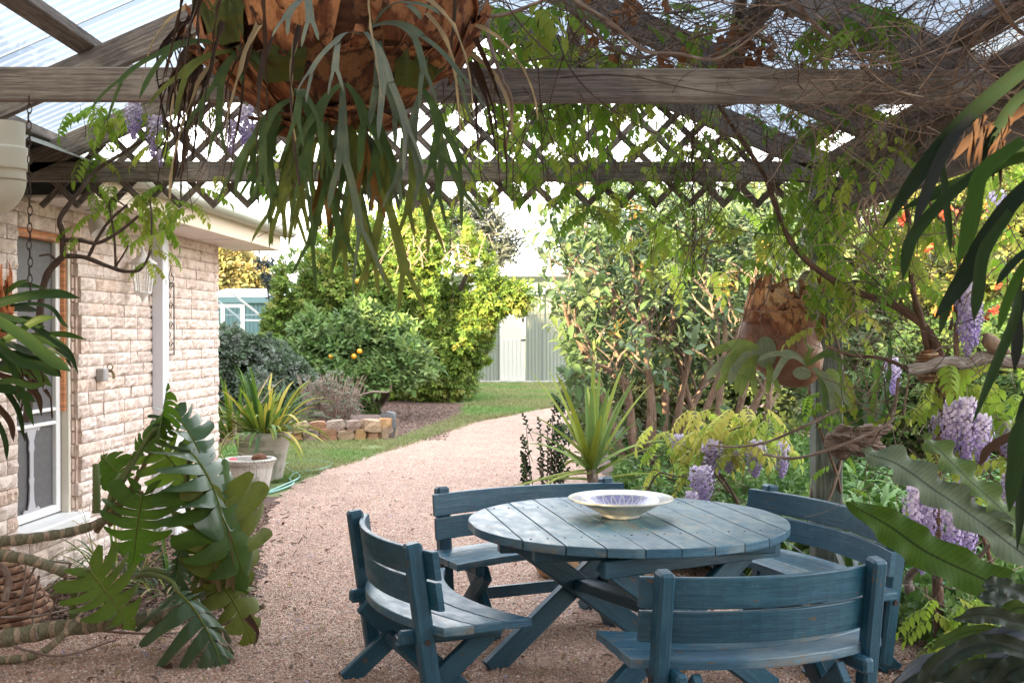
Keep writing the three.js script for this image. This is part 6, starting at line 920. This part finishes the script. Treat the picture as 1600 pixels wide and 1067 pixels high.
{
  const t = thing('hanging_strap_plant', 'dark green strap leaved plant hanging from a chain at the left edge', 'plant', at(-30, 560, 3.3));
  const m = [LG.deep, leafM(0.02, 0.05, 0.01, { gloss: 0.2, coatR: 0.3, t: 0.2, map: T.blade }), leafM(0.07, 0.13, 0.016, { gloss: 0.2, map: T.blade }), leafM(0.07, 0.1, 0.06, { gloss: 0.3, coatR: 0.3, t: 0.15, map: T.blade }), LG.brown];
  const L = [[[[-60, 500], [0, 474], [45, 463], [90, 460], [124, 466]], 9, 0], [[[-60, 540], [0, 528], [56, 525], [101, 523], [135, 531]], 6, 2], [[[-50, 500], [0, 466], [22, 449], [44, 437]], 8, 2], [[[-50, 570], [0, 537], [34, 517], [58, 501], [86, 495]], 8, 2], [[[-50, 480], [0, 493], [45, 507], [79, 528], [108, 553], [121, 583]], 6, 1], [[[-20, 490], [45, 533], [79, 562], [109, 580]], 11, 0], [[[-40, 560], [13, 577], [56, 587], [80, 604]], 10, 2], [[[-40, 590], [0, 602], [34, 616], [55, 628]], 8, 0], [[[0, 515], [60, 530], [98, 546], [111, 575]], 6, 0], [[[-40, 560], [0, 600], [28, 640], [38, 690]], 6, 1], [[[-40, 610], [0, 640], [18, 665], [20, 690]], 6, 4], [[[-50, 480], [0, 484], [35, 482], [60, 486]], 7, 3], [[[-40, 530], [0, 552], [40, 556], [80, 566], [95, 590]], 8, 1], [[[-50, 470], [0, 454], [30, 446], [70, 450]], 6, 0], [[[-30, 520], [20, 540], [55, 552], [85, 548], [108, 562]], 6, 3], [[[-40, 540], [10, 560], [30, 600], [45, 640], [52, 665]], 7, 0], [[[0, 480], [50, 475], [80, 482], [98, 506], [106, 512]], 4, 1], [[[-20, 580], [10, 590], [40, 600], [60, 622], [64, 650]], 6, 4], [[[-30, 500], [10, 505], [40, 500], [70, 512]], 7, 1], [[[-30, 550], [0, 570], [12, 560], [16, 575]], 6, 3], [[[-30, 590], [0, 610], [25, 615], [30, 630]], 5, 0], [[[-40, 630], [-5, 660], [8, 690], [10, 720]], 5, 1], [[[-20, 520], [30, 565], [70, 575], [92, 588]], 9, 0], [[[-20, 600], [20, 596], [50, 604], [74, 598]], 6, 2]];
  bladePx(t, L, 3.3, m, 103, { dz: 0.4, fold: 0.4, thin: 0.85 });
  const c = t.position, R = [0.075, 0.16, 0.1], r = rngOf(104); for (let k = 0; k < 7; k++) part(t, 'shield_frond', shieldPlate(990 + k, V(c.x + 0.0, c.y + 0.14, c.z), R, -0.2 + k * 0.35, 0.3 - 0.2 * (k % 3), 0.5, 1.1, 0.4, 0.4), std({ map: T.fibre, color: C(1.3, 0.8, 0.55), roughness: 0.85 }));
  for (let k = 0; k < 8; k++) { const p = at(20 + r() * 50, 560 + r() * 50, 3.25); part(t, 'dry_tip', ribbon(sag(p, V(0.5, -0.6, 0), 0.05 + 0.05 * r(), 2, 6, 0.4, r), (u) => 0.006 * (1 - 0.6 * u), V(r() - 0.5, 0.3, 1), { twist: 4, fold: 0.8 }), LG.brown); }
  part(t, 'pot', move(lathe([[0, -0.2], [0.1, -0.19], [0.13, -0.05], [0.13, 0.02]], 20), c.x - 0.1, c.y, c.z), M.fibreDark);
}
function chain(name, label, a, b, size, mat) {
  const t = thing(name, label, 'chain', a), n = Math.round(a.distanceTo(b) / (size * 1.5)), g = new THREE.TorusGeometry(size * 0.62, size * 0.15, 4, 9); g.scale(0.62, 1.35, 1); const q = clean(g);
  for (let k = 0; k < n; k++) { const m = shadow(new THREE.Mesh(q, mat)); m.name = 'link'; m.position.copy(b.clone().sub(a).multiplyScalar((k + 0.5) / n)); m.position.x += 0.002 * Math.sin(k * 2.1); m.rotation.y = k % 2 ? 0.5 : 2.0; t.add(m); }
  return t;
}
chain('hanging_chain', 'rusty dark chain hanging at the left in front of the door', at(44, 150, 3.35), at(46, 470, 3.3), 0.017, M.rust);
chain('hanging_chain', 'dark chain hanging from the tie beam in front of the tall shrub', at(1083, 150, 4.6), at(1084, 432, 4.6), 0.018, M.rust);
{
  const t = thing('birds_nest_fern', "bird's nest fern with wavy pale green fronds reaching in from the right", 'fern', at(1680, 930, 3.0));
  bladePx(t, [[[[1700, 985], [1600, 938], [1544, 908], [1448, 862], [1390, 822], [1322, 784]], 29, 0], [[[1690, 930], [1600, 866], [1520, 806], [1456, 762], [1400, 724], [1346, 706]], 30, 1], [[[1700, 900], [1610, 836], [1560, 790], [1510, 745], [1470, 705], [1438, 680]], 22, 2]], 3.0, [leafM(0.05, 0.105, 0.009, { gloss: 0.08, t: 0.45, map: T.nest }), leafM(0.13, 0.17, 0.105, { gloss: 0.25, coatR: 0.35, map: T.nest }), leafM(0.1, 0.16, 0.045, { gloss: 0.3, map: T.nest })], 105, { wave: 0.024, segs: 56, waveN: 6, twist: 0.6, fold: 0.15, dz: 0.2 });
  for (const [q, x, z] of [[t, 0.06, 0]]) part(q, 'pot', move(lathe([[0, 0], [0.15, 0], [0.17, 0.3], [0.2, 0.62], [0.21, 0.66], [0.19, 0.66], [0.1, 0.6]], 24), q.position.x + x, 0, q.position.z + z), M.concrete);
  part(t, 'crown', tube([V(t.position.x + 0.06, 0.58, t.position.z), V(t.position.x + 0.05, 0.75, t.position.z), t.position.clone()], [0.09, 0.05], 8, 6), M.fibreDark);
  const t2 = thing('dark_nest_fern', 'dark glossy broad leaved plant in the lower right corner', 'fern', at(1660, 1060, 2.7));
  part(t2, 'stem_base', tube([V(t2.position.x + 0.05, 0, t2.position.z), V(t2.position.x + 0.03, 0.35, t2.position.z), t2.position.clone()], [0.09, 0.06], 8, 6), M.fibreDark);
  const bm = [leafM(0.012, 0.022, 0.01, { gloss: 0.3, coatR: 0.25, t: 0.05, map: T.nest }), leafM(0.02, 0.032, 0.018, { gloss: 0.35, coatR: 0.2, t: 0.05, map: T.nest }), leafM(0.05, 0.09, 0.012, { gloss: 0.15, t: 0.15, map: T.nest }), leafM(0.085, 0.1, 0.12, { gloss: 0.4, coatR: 0.3, t: 0.05, map: T.nest })];
  bladePx(t2, [[[[1700, 1010], [1600, 985], [1545, 998], [1500, 1022], [1440, 1038], [1395, 1072]], 15, 3], [[[1700, 1040], [1600, 1015], [1560, 1035], [1552, 1080]], 28, 3], [[[1690, 990], [1600, 958], [1555, 938], [1528, 934]], 24, 0], [[[1700, 1000], [1600, 975], [1540, 960], [1490, 968]], 17, 1], [[[1700, 1060], [1580, 1010], [1520, 1010], [1455, 1050], [1440, 1080]], 20, 0], [[[1700, 1080], [1600, 1050], [1530, 1045], [1470, 1075]], 22, 1], [[[1690, 1020], [1590, 1000], [1530, 985], [1480, 1000], [1455, 1015]], 14, 2], [[[1700, 1080], [1610, 1040], [1570, 1060], [1560, 1100]], 30, 0], [[[1690, 960], [1600, 930], [1560, 915], [1535, 918]], 18, 1], [[[1700, 1090], [1590, 1080], [1500, 1060], [1420, 1060], [1380, 1090]], 16, 0], [[[1700, 1000], [1640, 960], [1590, 950], [1555, 975]], 20, 2]], 2.7, bm, 106, { dz: 0.5, fold: 0.3, twist: 0.9, thin: 0.72, segs: 30, wave: 0.006 });
}
// ================================================================ wisteria
const PIN = [0, 1, 2, 3, 4].map((k) => pinnate(1100 + k)), WG = [leafM(0.2, 0.34, 0.03, { t: 0.55, gloss: 0.08 }), leafM(0.27, 0.4, 0.045, { t: 0.55, gloss: 0.08 }), leafM(0.14, 0.26, 0.03, { t: 0.5, gloss: 0.1 }), leafM(0.36, 0.42, 0.06, { t: 0.55, gloss: 0.05 })], WY = [leafM(0.42, 0.44, 0.08, { t: 0.55, gloss: 0.05 }), leafM(0.5, 0.46, 0.1, { t: 0.55, gloss: 0.05 }), leafM(0.3, 0.38, 0.06, { t: 0.55, gloss: 0.05 })];
const RAC = [0, 1, 2].map((k) => { // hanging flower cluster, unit length 0.27
  const r = rngOf(1200 + k), L = []; const n = 190;
  for (let i = 0; i < n; i++) { const q = i / n, a = i * 2.399 + r() * 0.4, rad = 0.046 * (r() < 0.35 ? 0.6 : 1) * Math.sqrt(Math.sin(Math.PI * Math.pow(lerp(0.06, 0.98, q), 0.62))) * (0.75 + 0.4 * r()), y = -0.27 * q, p = V(Math.cos(a) * rad, y, Math.sin(a) * rad), s = 0.0098 * (1.15 - 0.5 * q) * (0.8 + 0.4 * r());
    const d = V(Math.cos(a), 0.1 + 0.5 * (r() - 0.5), Math.sin(a)), pale = smooth(0.75, 0.1, q), c1 = mix3([0.38, 0.28, 0.55], [0.72, 0.65, 0.74], pale * 0.75 + 0.25 * r()), c2 = mix3([0.2, 0.12, 0.42], [0.46, 0.36, 0.6], pale * 0.6 + 0.3 * r());
    const b = new THREE.CircleGeometry(s, 6); { const pp = b.attributes.position; for (let j = 0; j < pp.count; j++) pp.setZ(j, -0.5 * Math.abs(pp.getX(j)) * 1.0 + 0.3 * Math.max(0, pp.getY(j))); b.computeVertexNormals(); }
    L.push(tint(clean(b).applyMatrix4(frame(p.clone().addScaledVector(UP, s * 0.6), d, UP, 1)), () => c1));
    const kl = new THREE.ConeGeometry(s * 0.55, s * 1.5, 4, 1, true); kl.rotateX(Math.PI / 2); L.push(tint(clean(kl).applyMatrix4(frame(p.clone().addScaledVector(UP, -s * 0.4), d, UP, 1)), () => c2)); }
  L.push(tint(tube([V(0, 0.05, 0), V(0, -0.1, 0), V(0.004, -0.27, 0)], [0.0025, 0.001], 3, 4), () => [0.2, 0.22, 0.08])); return merge(L);
});
const racM = new THREE.MeshPhysicalMaterial({ vertexColors: true, roughness: 0.95, transmission: 0.3, thickness: 0, side: THREE.DoubleSide });
function wisteria(name, label, base, seed) {
  const t = thing(name, label, 'vine', base), r = rngOf(seed);
  return { t, r,
    stem(list, r0, r1, nm = 'stem', m = M.bark) { part(t, nm, tube(list.map(([x, y, d]) => at(x, y, d)), (k) => lerp(r0, r1, k) * (1 + 0.08 * Math.sin(k * 37 + r0 * 900)), 7, list.length * 5), m); },
    leaves(x0, x1, y0, y1, d0, d1, n, mats = WG, s0 = 0.8, s1 = 1.35) { for (let k = 0; k < n; k++) { const p = at(lerp(x0, x1, r()), lerp(y0, y1, r()), lerp(d0, d1, r())), m = shadow(new THREE.Mesh(PIN[r() * 5 | 0], mats[r() * mats.length | 0])); m.name = 'leaf'; const a = r() * 6.283; frame(p.sub(t.position), V(Math.cos(a), -0.15 - 0.75 * r(), Math.sin(a) * 0.8 + 0.2), V(0, 1, 0.25), lerp(s0, s1, r())).decompose(m.position, m.quaternion, m.scale); t.add(m); } },
    flower(x, y, len, wid, d) { const m = shadow(new THREE.Mesh(RAC[r() * 3 | 0], racM)), s = len / FOC * d / 0.27, w = wid / FOC * d / 0.095; m.name = 'flower_cluster'; m.position.copy(at(x, y, d)).sub(t.position); m.scale.set(w, s, w); m.rotation.set((r() - 0.5) * 0.15, r() * 6, (r() - 0.5) * 0.15); t.add(m); },
    twigs(x0, x1, y0, y1, d0, d1, n, rad, mats, len = 0.5, wig = 0.5, flat = 0.5) { const buckets = mats.map(() => []); for (let k = 0; k < n; k++) { const p = at(lerp(x0, x1, r()), lerp(y0, y1, r()), lerp(d0, d1, r())), d = rdir(r); d.y *= flat; d.normalize(); const pts = [p.clone()], q = p.clone(), N = 7, L = len * (0.4 + r()), turn = rdir(r).multiplyScalar(wig); for (let i = 1; i < N; i++) { if (r() < 0.3) turn.copy(rdir(r)).multiplyScalar(wig); d.add(turn.clone().multiplyScalar(0.9)).normalize(); q.addScaledVector(d, L / N); pts.push(q.clone()); } buckets[k % mats.length].push(tube(pts, [rad * (0.6 + 0.8 * r()), rad * 0.4], 3, 14)); } buckets.forEach((b, i) => { const m = part(t, 'twig_tangle', merge(b), mats[i]); m.userData.kind = 'stuff'; }); },
  };
}
{ // on the house side
  const w = wisteria('house_side_vine', 'wisteria vine with dark crooked stem climbing over the lattice at the left', at(62, 470, 6.0), 111);
  const dk = M.twigDark;
  w.stem([[40, 660, 5.9], [60, 520, 5.95], [64, 465, 5.95], [75, 425, 5.95], [98, 400, 5.95]], 0.021, 0.018, 'trunk', dk);
  w.stem([[98, 400, 5.95], [96, 360, 5.95], [92, 345, 5.95], [108, 318, 6.0], [130, 290, 6.05], [150, 265, 6.15], [185, 243, 6.2], [230, 215, 6.2], [300, 190, 6.2]], 0.016, 0.008, 'stem', dk);
  w.stem([[98, 400, 5.95], [130, 402, 5.95], [165, 415, 5.95], [195, 424, 5.9], [218, 421, 5.9], [233, 395, 5.9], [236, 345, 5.95], [234, 310, 6]], 0.014, 0.004, 'stem', dk);
  w.stem([[98, 375, 5.95], [125, 376, 5.95], [150, 380, 5.95], [185, 362, 5.95], [215, 338, 5.95]], 0.012, 0.008, 'stem', dk);
  w.stem([[136, 404, 5.95], [152, 372, 5.95], [170, 345, 5.95], [198, 320, 5.95]], 0.01, 0.007, 'stem', dk);
  w.stem([[180, 418, 5.95], [178, 370, 5.95], [172, 310, 6], [200, 325, 6]], 0.007, 0.004, 'stem', dk);
  w.stem([[180, 416, 5.95], [192, 398, 5.9], [200, 383, 5.9]], 0.006, 0.004, 'stem', dk);
  w.stem([[60, 400, 5.9], [76, 398, 5.9], [84, 404, 5.95]], 0.005, 0.007, 'stem', dk);
  w.twigs(130, 300, 170, 330, 6.05, 6.3, 46, 0.0022, [M.twig, M.twigDark], 0.45, 0.35);
  w.leaves(105, 250, 160, 250, 6.0, 6.2, 22); w.leaves(140, 310, 285, 345, 6.0, 6.2, 34, [WG[1], WG[3], WG[0]], 0.7, 1.1); w.leaves(205, 260, 360, 412, 5.9, 6.0, 7, [WG[1], WG[3]], 0.6, 0.9); w.leaves(110, 126, 352, 372, 5.95, 6, 3, WG, 0.5, 0.7);
  w.flower(207, 160, 58, 28, 5.95); w.flower(241, 183, 62, 27, 6.0); w.flower(384, 168, 72, 30, 6.05); w.flower(360, 190, 50, 22, 6.1); w.flower(250, 235, 26, 10, 5.95);
}
{ // over the roof and the lattice
  const w = wisteria('roof_vine', 'wisteria vine sprawling with bare twigs and fresh leaves under the pergola roof', at(1120, 150, 5.2), 112);
  w.leaves(735, 1010, 55, 150, 4.6, 5.3, 70, WG, 0.9, 1.5); w.leaves(740, 1130, 165, 290, 5.7, 6.2, 80, WG, 0.8, 1.2); w.leaves(330, 740, 150, 290, 5.9, 6.25, 26, WG, 0.7, 1.1); w.leaves(900, 1000, 255, 340, 5.8, 6.1, 18, WG, 0.8, 1.2); w.leaves(700, 900, 0, 40, 4.0, 4.6, 18); w.leaves(1000, 1260, 0, 130, 4.4, 5.4, 26, WG, 0.6, 1.1); w.leaves(1290, 1400, 0, 60, 3.8, 4.3, 26, WG, 0.7, 1.1); w.leaves(1110, 1330, 150, 260, 5.2, 6, 14, WG, 0.6, 1.1);
  w.twigs(880, 1450, -20, 110, 4.2, 5.3, 430, 0.0026, [M.twig, M.twigDark, M.twigPale, M.twig], 0.75, 0.55, 0.5);
  w.twigs(1240, 1620, -20, 200, 3.3, 4.6, 460, 0.0023, [M.twig, M.twigDark, M.twigPale, M.twig], 0.6, 0.6, 0.55);
  w.twigs(1100, 1420, 130, 300, 4.9, 6.2, 170, 0.0022, [M.twig, M.twigPale, M.twigDark], 0.55, 0.5, 0.7);
  w.twigs(720, 1300, 140, 330, 4.2, 6.1, 130, 0.0024, [M.twig, M.twigDark], 0.7, 0.3, 1.4);
  w.twigs(700, 1000, -10, 160, 3.9, 4.6, 70, 0.0035, [M.twig, M.twigDark], 0.9, 0.25, 1.0);
  w.twigs(1060, 1110, 160, 420, 5.4, 5.7, 60, 0.003, [M.twig, M.twigDark], 0.4, 0.3, 2.2);
  for (const [a, m] of [[[[700, 22, 4], [780, 24, 4], [830, 8, 4], [870, -10, 4]], 0], [[[870, -10, 4.2], [930, 50, 4.3], [1000, 90, 4.4], [1080, 60, 4.4], [1160, 40, 4.3]], 1], [[[760, 0, 3.95], [764, 60, 3.95], [780, 110, 3.9], [800, 160, 3.9], [790, 230, 4.0]], 0], [[[900, 0, 4], [960, 40, 4.0], [1010, 80, 4.05], [1060, 84, 4.05], [1120, 92, 4.05], [1200, 40, 4.0]], 1], [[[1230, -10, 3.9], [1300, 60, 4], [1400, 100, 4], [1520, 70, 3.9], [1620, 20, 3.7]], 0], [[[1130, 165, 5], [1250, 140, 4.5], [1340, 150, 4.1], [1460, 140, 3.9], [1560, 90, 3.6]], 1], [[[1480, 165, 3.9], [1500, 100, 3.8], [1540, 40, 3.6], [1600, 0, 3.4]], 0], [[[1550, -10, 3.3], [1585, 40, 3.4], [1610, 60, 3.5]], 0]]) w.stem(a, 0.009, 0.005, 'stem', m ? M.twig : M.twigPale);
  w.leaves(1240, 1420, 150, 290, 4.3, 5.4, 26, WG, 0.7, 1.1);
  { const r = w.r, g = sprigGeo(120, 5, 0.05, 0.018, 1), m = leafM(0.3, 0.13, 0.06, { gloss: 0, t: 0.35 }); for (let k = 0; k < 44; k++) { const b = shadow(new THREE.Mesh(g, m)); b.name = 'dead_leaf'; const q = k < 12 ? at(1130 + r() * 80, 50 + r() * 70, 4.8) : at(880 + r() * 560, r() * 120, 4.6); frame(q.sub(w.t.position), rdir(r), UP, 0.6 + 0.8 * r()).decompose(b.position, b.quaternion, b.scale); w.t.add(b); } }
  for (const [x, y] of [[1345, 330], [1355, 325], [1362, 335], [1372, 322]]) w.stem([[x, y + 28, 5.0], [x - 5, y, 5.0], [x + 4, y - 20, 5.0], [x + 12, y - 8, 5.0], [x + 10, y + 25, 5.0]], 0.006, 0.002, 'tendril', M.twigPale);
}
{ // thick stems on the right
  const w = wisteria('garden_vine', 'wisteria with thick brown stems and long mauve flower clusters at the right', at(1470, 740, 5.3), 113);
  const b = std({ map: T.bark, color: C(0.72, 0.52, 0.42), bumpMap: T.barkBump, bumpScale: 0.006, roughness: 0.85 });
  w.stem([[1468, 1000, 5.3], [1466, 900, 5.3], [1466, 780, 5.3], [1466, 700, 5.3], [1482, 660, 5.3], [1470, 620, 5.3], [1474, 580, 5.3], [1472, 560, 5.3]], 0.026, 0.022, 'trunk', b);
  w.stem([[1472, 560, 5.3], [1450, 515, 5.35], [1400, 478, 5.4], [1330, 452, 5.5], [1270, 415, 5.5], [1235, 375, 5.5], [1212, 320, 5.5], [1195, 275, 5.45], [1150, 205, 5.3], [1120, 160, 5.1]], 0.022, 0.009, 'stem', b);
  w.stem([[1455, 562, 5.35], [1442, 505, 5.35], [1428, 455, 5.4], [1424, 400, 5.4], [1420, 340, 5.4], [1405, 270, 5.3]], 0.018, 0.012, 'stem', b);
  w.stem([[1470, 585, 5.3], [1430, 580, 5.35], [1380, 560, 5.4], [1330, 555, 5.5], [1290, 540, 5.5]], 0.012, 0.006, 'stem', b);
  w.stem([[1470, 600, 5.25], [1490, 640, 5.2], [1530, 670, 5.2], [1570, 712, 5.2], [1600, 740, 5.2]], 0.018, 0.012, 'stem', b);
  w.stem([[1496, 640, 5.2], [1496, 560, 5.2], [1494, 480, 5.25], [1500, 420, 5.3], [1490, 360, 5.3], [1520, 300, 5.2]], 0.012, 0.008, 'stem', b);
  w.stem([[1485, 515, 5.3], [1500, 470, 5.3], [1505, 380, 5.3], [1460, 330, 5.3], [1440, 260, 5.2]], 0.01, 0.006, 'stem', b);
  w.stem([[1405, 590, 5.3], [1398, 640, 5.3], [1390, 660, 5.2], [1330, 690, 5.2], [1250, 715, 5.3], [1195, 710, 5.6]], 0.008, 0.007, 'stem', M.twig);
  w.stem([[1310, 640, 5.7], [1260, 665, 5.6], [1200, 690, 5.7], [1150, 698, 5.9], [1105, 695, 6.1]], 0.008, 0.005, 'stem', M.twig);
  w.stem([[1412, 650, 5.3], [1420, 575, 5.3], [1405, 540, 5.3]], 0.006, 0.003, 'stem', M.twig);
  w.stem([[1432, 970, 5.6], [1422, 920, 5.6], [1420, 905, 5.6], [1436, 885, 5.55], [1460, 870, 5.5]], 0.026, 0.018, 'stem', M.bark);
  w.stem([[1600, 870, 4.8], [1560, 845, 4.9], [1520, 880, 5], [1470, 895, 5.1]], 0.012, 0.008, 'stem', M.bark);
  w.stem([[1535, 830, 5], [1550, 880, 5], [1570, 940, 5]], 0.012, 0.01, 'stem', b);
  w.leaves(1255, 1335, 300, 500, 6.02, 6.2, 34, WG, 0.7, 1.1); w.leaves(1262, 1325, 600, 770, 6.05, 6.2, 14, [WG[0], WG[2]], 0.6, 0.9);
  for (const [o, k] of [[0, 1], [1.7, -1], [3.1, 1]]) { const q = []; for (let i = 0; i <= 9; i++) { const a = o + k * i * 0.85; q.push([1291 + Math.cos(a) * 27, 800 - i * 56, 6.3 - 0.1 * Math.sin(a) - 0.02]); } w.stem(q, 0.009, 0.006, 'stem', o > 1 ? M.twig : b); }
  // gnarled grey dead limb
  w.stem([[1418, 578, 5.15], [1445, 575, 5.15], [1478, 566, 5.15], [1510, 568, 5.15], [1545, 558, 5.15], [1575, 566, 5.15], [1650, 560, 5.1]], 0.026, 0.034, 'dead_limb', std({ map: T.bark, color: C(1.2, 1.3, 1.4), bumpMap: T.barkBump, bumpScale: 0.012, roughness: 0.95 }));
  w.twigs(1330, 1600, 430, 760, 5.0, 5.9, 150, 0.003, [M.twig, M.twigDark], 0.6, 0.28, 0.8); w.twigs(1290, 1600, 200, 450, 4.9, 5.9, 130, 0.003, [M.twig, M.twigDark, M.twigPale], 0.7, 0.3, 1.2); w.twigs(1000, 1320, 280, 480, 5.4, 6.2, 70, 0.0028, [M.twig, M.twigDark], 0.7, 0.25, 0.9); w.twigs(1420, 1600, 730, 950, 4.8, 5.6, 60, 0.004, [M.twig, M.twigDark], 0.5, 0.25, 0.8);
  w.leaves(1240, 1430, 300, 470, 5.4, 6.0, 62, WG); w.leaves(1400, 1600, 170, 480, 5.2, 6.2, 74, [WG[1], WG[3], WG[0], WY[2]]); w.leaves(1460, 1600, 560, 660, 5.1, 5.6, 40, [WG[1], WG[3], WY[2]]); w.leaves(1010, 1260, 300, 420, 5.8, 6.6, 44, [WG[1], WG[3], WG[0]]); w.leaves(1280, 1350, 410, 540, 5.6, 5.9, 16, WY, 0.7, 1.1); w.leaves(1450, 1560, 930, 1000, 4.6, 5.0, 24, [WY[2], WG[3], WG[1]], 0.7, 1.0); w.leaves(1440, 1600, 690, 780, 4.9, 5.4, 16, [WY[2], WG[3]], 0.7, 1.1);
  for (const f of [[1512, 445, 112, 36, 5.2], [1524, 455, 85, 26, 5.25], [1488, 630, 95, 34, 5.05], [1512, 625, 108, 36, 5.0], [1535, 650, 85, 36, 5.0], [1468, 640, 75, 28, 5.4], [1432, 762, 108, 38, 4.5], [1450, 775, 100, 30, 4.55], [1487, 782, 105, 36, 4.45], [1510, 795, 90, 34, 4.5], [1395, 560, 58, 26, 6.8], [1585, 740, 70, 40, 4.9], [1440, 860, 38, 18, 4.6], [1560, 300, 60, 34, 6.5], [1575, 660, 60, 34, 5.2], [1510, 745, 60, 36, 5.2]]) w.flower(...f);
}
{
  const w = wisteria('low_vine', 'low young wisteria with yellow green leaves and drooping flowers behind the table', at(1120, 760, 7.0), 114);
  w.stem([[1180, 860, 6.9], [1150, 780, 6.9], [1120, 740, 6.9], [1080, 760, 6.8], [1040, 745, 6.8]], 0.012, 0.005, 'stem', M.twigDark); w.stem([[1140, 770, 6.8], [1110, 720, 6.8], [1130, 680, 6.9], [1180, 660, 6.9]], 0.009, 0.004, 'stem', M.twigDark); w.stem([[1010, 770, 6.7], [1030, 740, 6.7], [1060, 745, 6.7], [1100, 730, 6.7]], 0.007, 0.003, 'stem', M.twigDark);
  w.twigs(980, 1200, 680, 800, 6.6, 7.2, 60, 0.003, [M.twigDark, M.twig], 0.4, 0.3);
  w.leaves(1085, 1220, 635, 700, 6.7, 7.2, 58, WY); w.leaves(1020, 1130, 660, 730, 6.8, 7.3, 22, [WY[0], WY[2], WG[1]]); w.leaves(1055, 1090, 700, 790, 6.7, 6.9, 8, WY, 0.6, 0.9);
  for (const f of [[1112, 688, 66, 40, 6.8], [1182, 690, 56, 32, 6.8], [1222, 692, 56, 26, 6.9], [1096, 730, 60, 40, 6.6], [1060, 680, 44, 26, 7.2], [1140, 700, 40, 30, 6.9], [1082, 770, 45, 26, 6.5]]) w.flower(...f);
}
{ // carved bird on the limb, woven ball
  const c = at(1546, 545, 5.12), t = thing('bird_ornament', 'small brownish bird ornament perched on the grey dead limb', 'ornament', c), m = std({ map: T.bark, color: C(1.1, 0.95, 0.75), roughness: 0.8 });
  part(t, 'body', tube([[1580, 552], [1568, 546], [1555, 540], [1546, 532], [1542, 525], [1538, 522]].map(([x, y]) => at(x, y, 5.12)), (k) => 0.006 + 0.032 * Math.sin(Math.PI * Math.pow(k, 0.9)) * (k > 0.72 ? 0.85 : 1), 10, 20), m);
  part(t, 'beak', tube([at(1541, 524, 5.12), at(1535, 523, 5.12), at(1530, 525, 5.12)], [0.006, 0.001], 5, 4), M.twigDark);
  const b = at(1452, 573, 5.25), t2 = thing('woven_ball', 'round woven brown ball hanging in the wisteria stems', 'ornament', b), pts = []; for (let i = 0; i <= 150; i++) { const k = i / 150, a = k * 6.283 * 11, y = 0.075 * (1 - 2 * k), q = Math.sqrt(Math.max(0.0001, 0.06 * 0.06 * (1 - (y / 0.078) ** 2))); pts.push(V(b.x + Math.cos(a) * q, b.y + y, b.z + Math.sin(a) * q)); }
  part(t2, 'coil', tube(pts, 0.0075, 5, 420), std({ map: T.fibre, color: C(0.8, 1.0, 1.2), roughness: 0.95 }));
}

renderer.render(scene, camera);
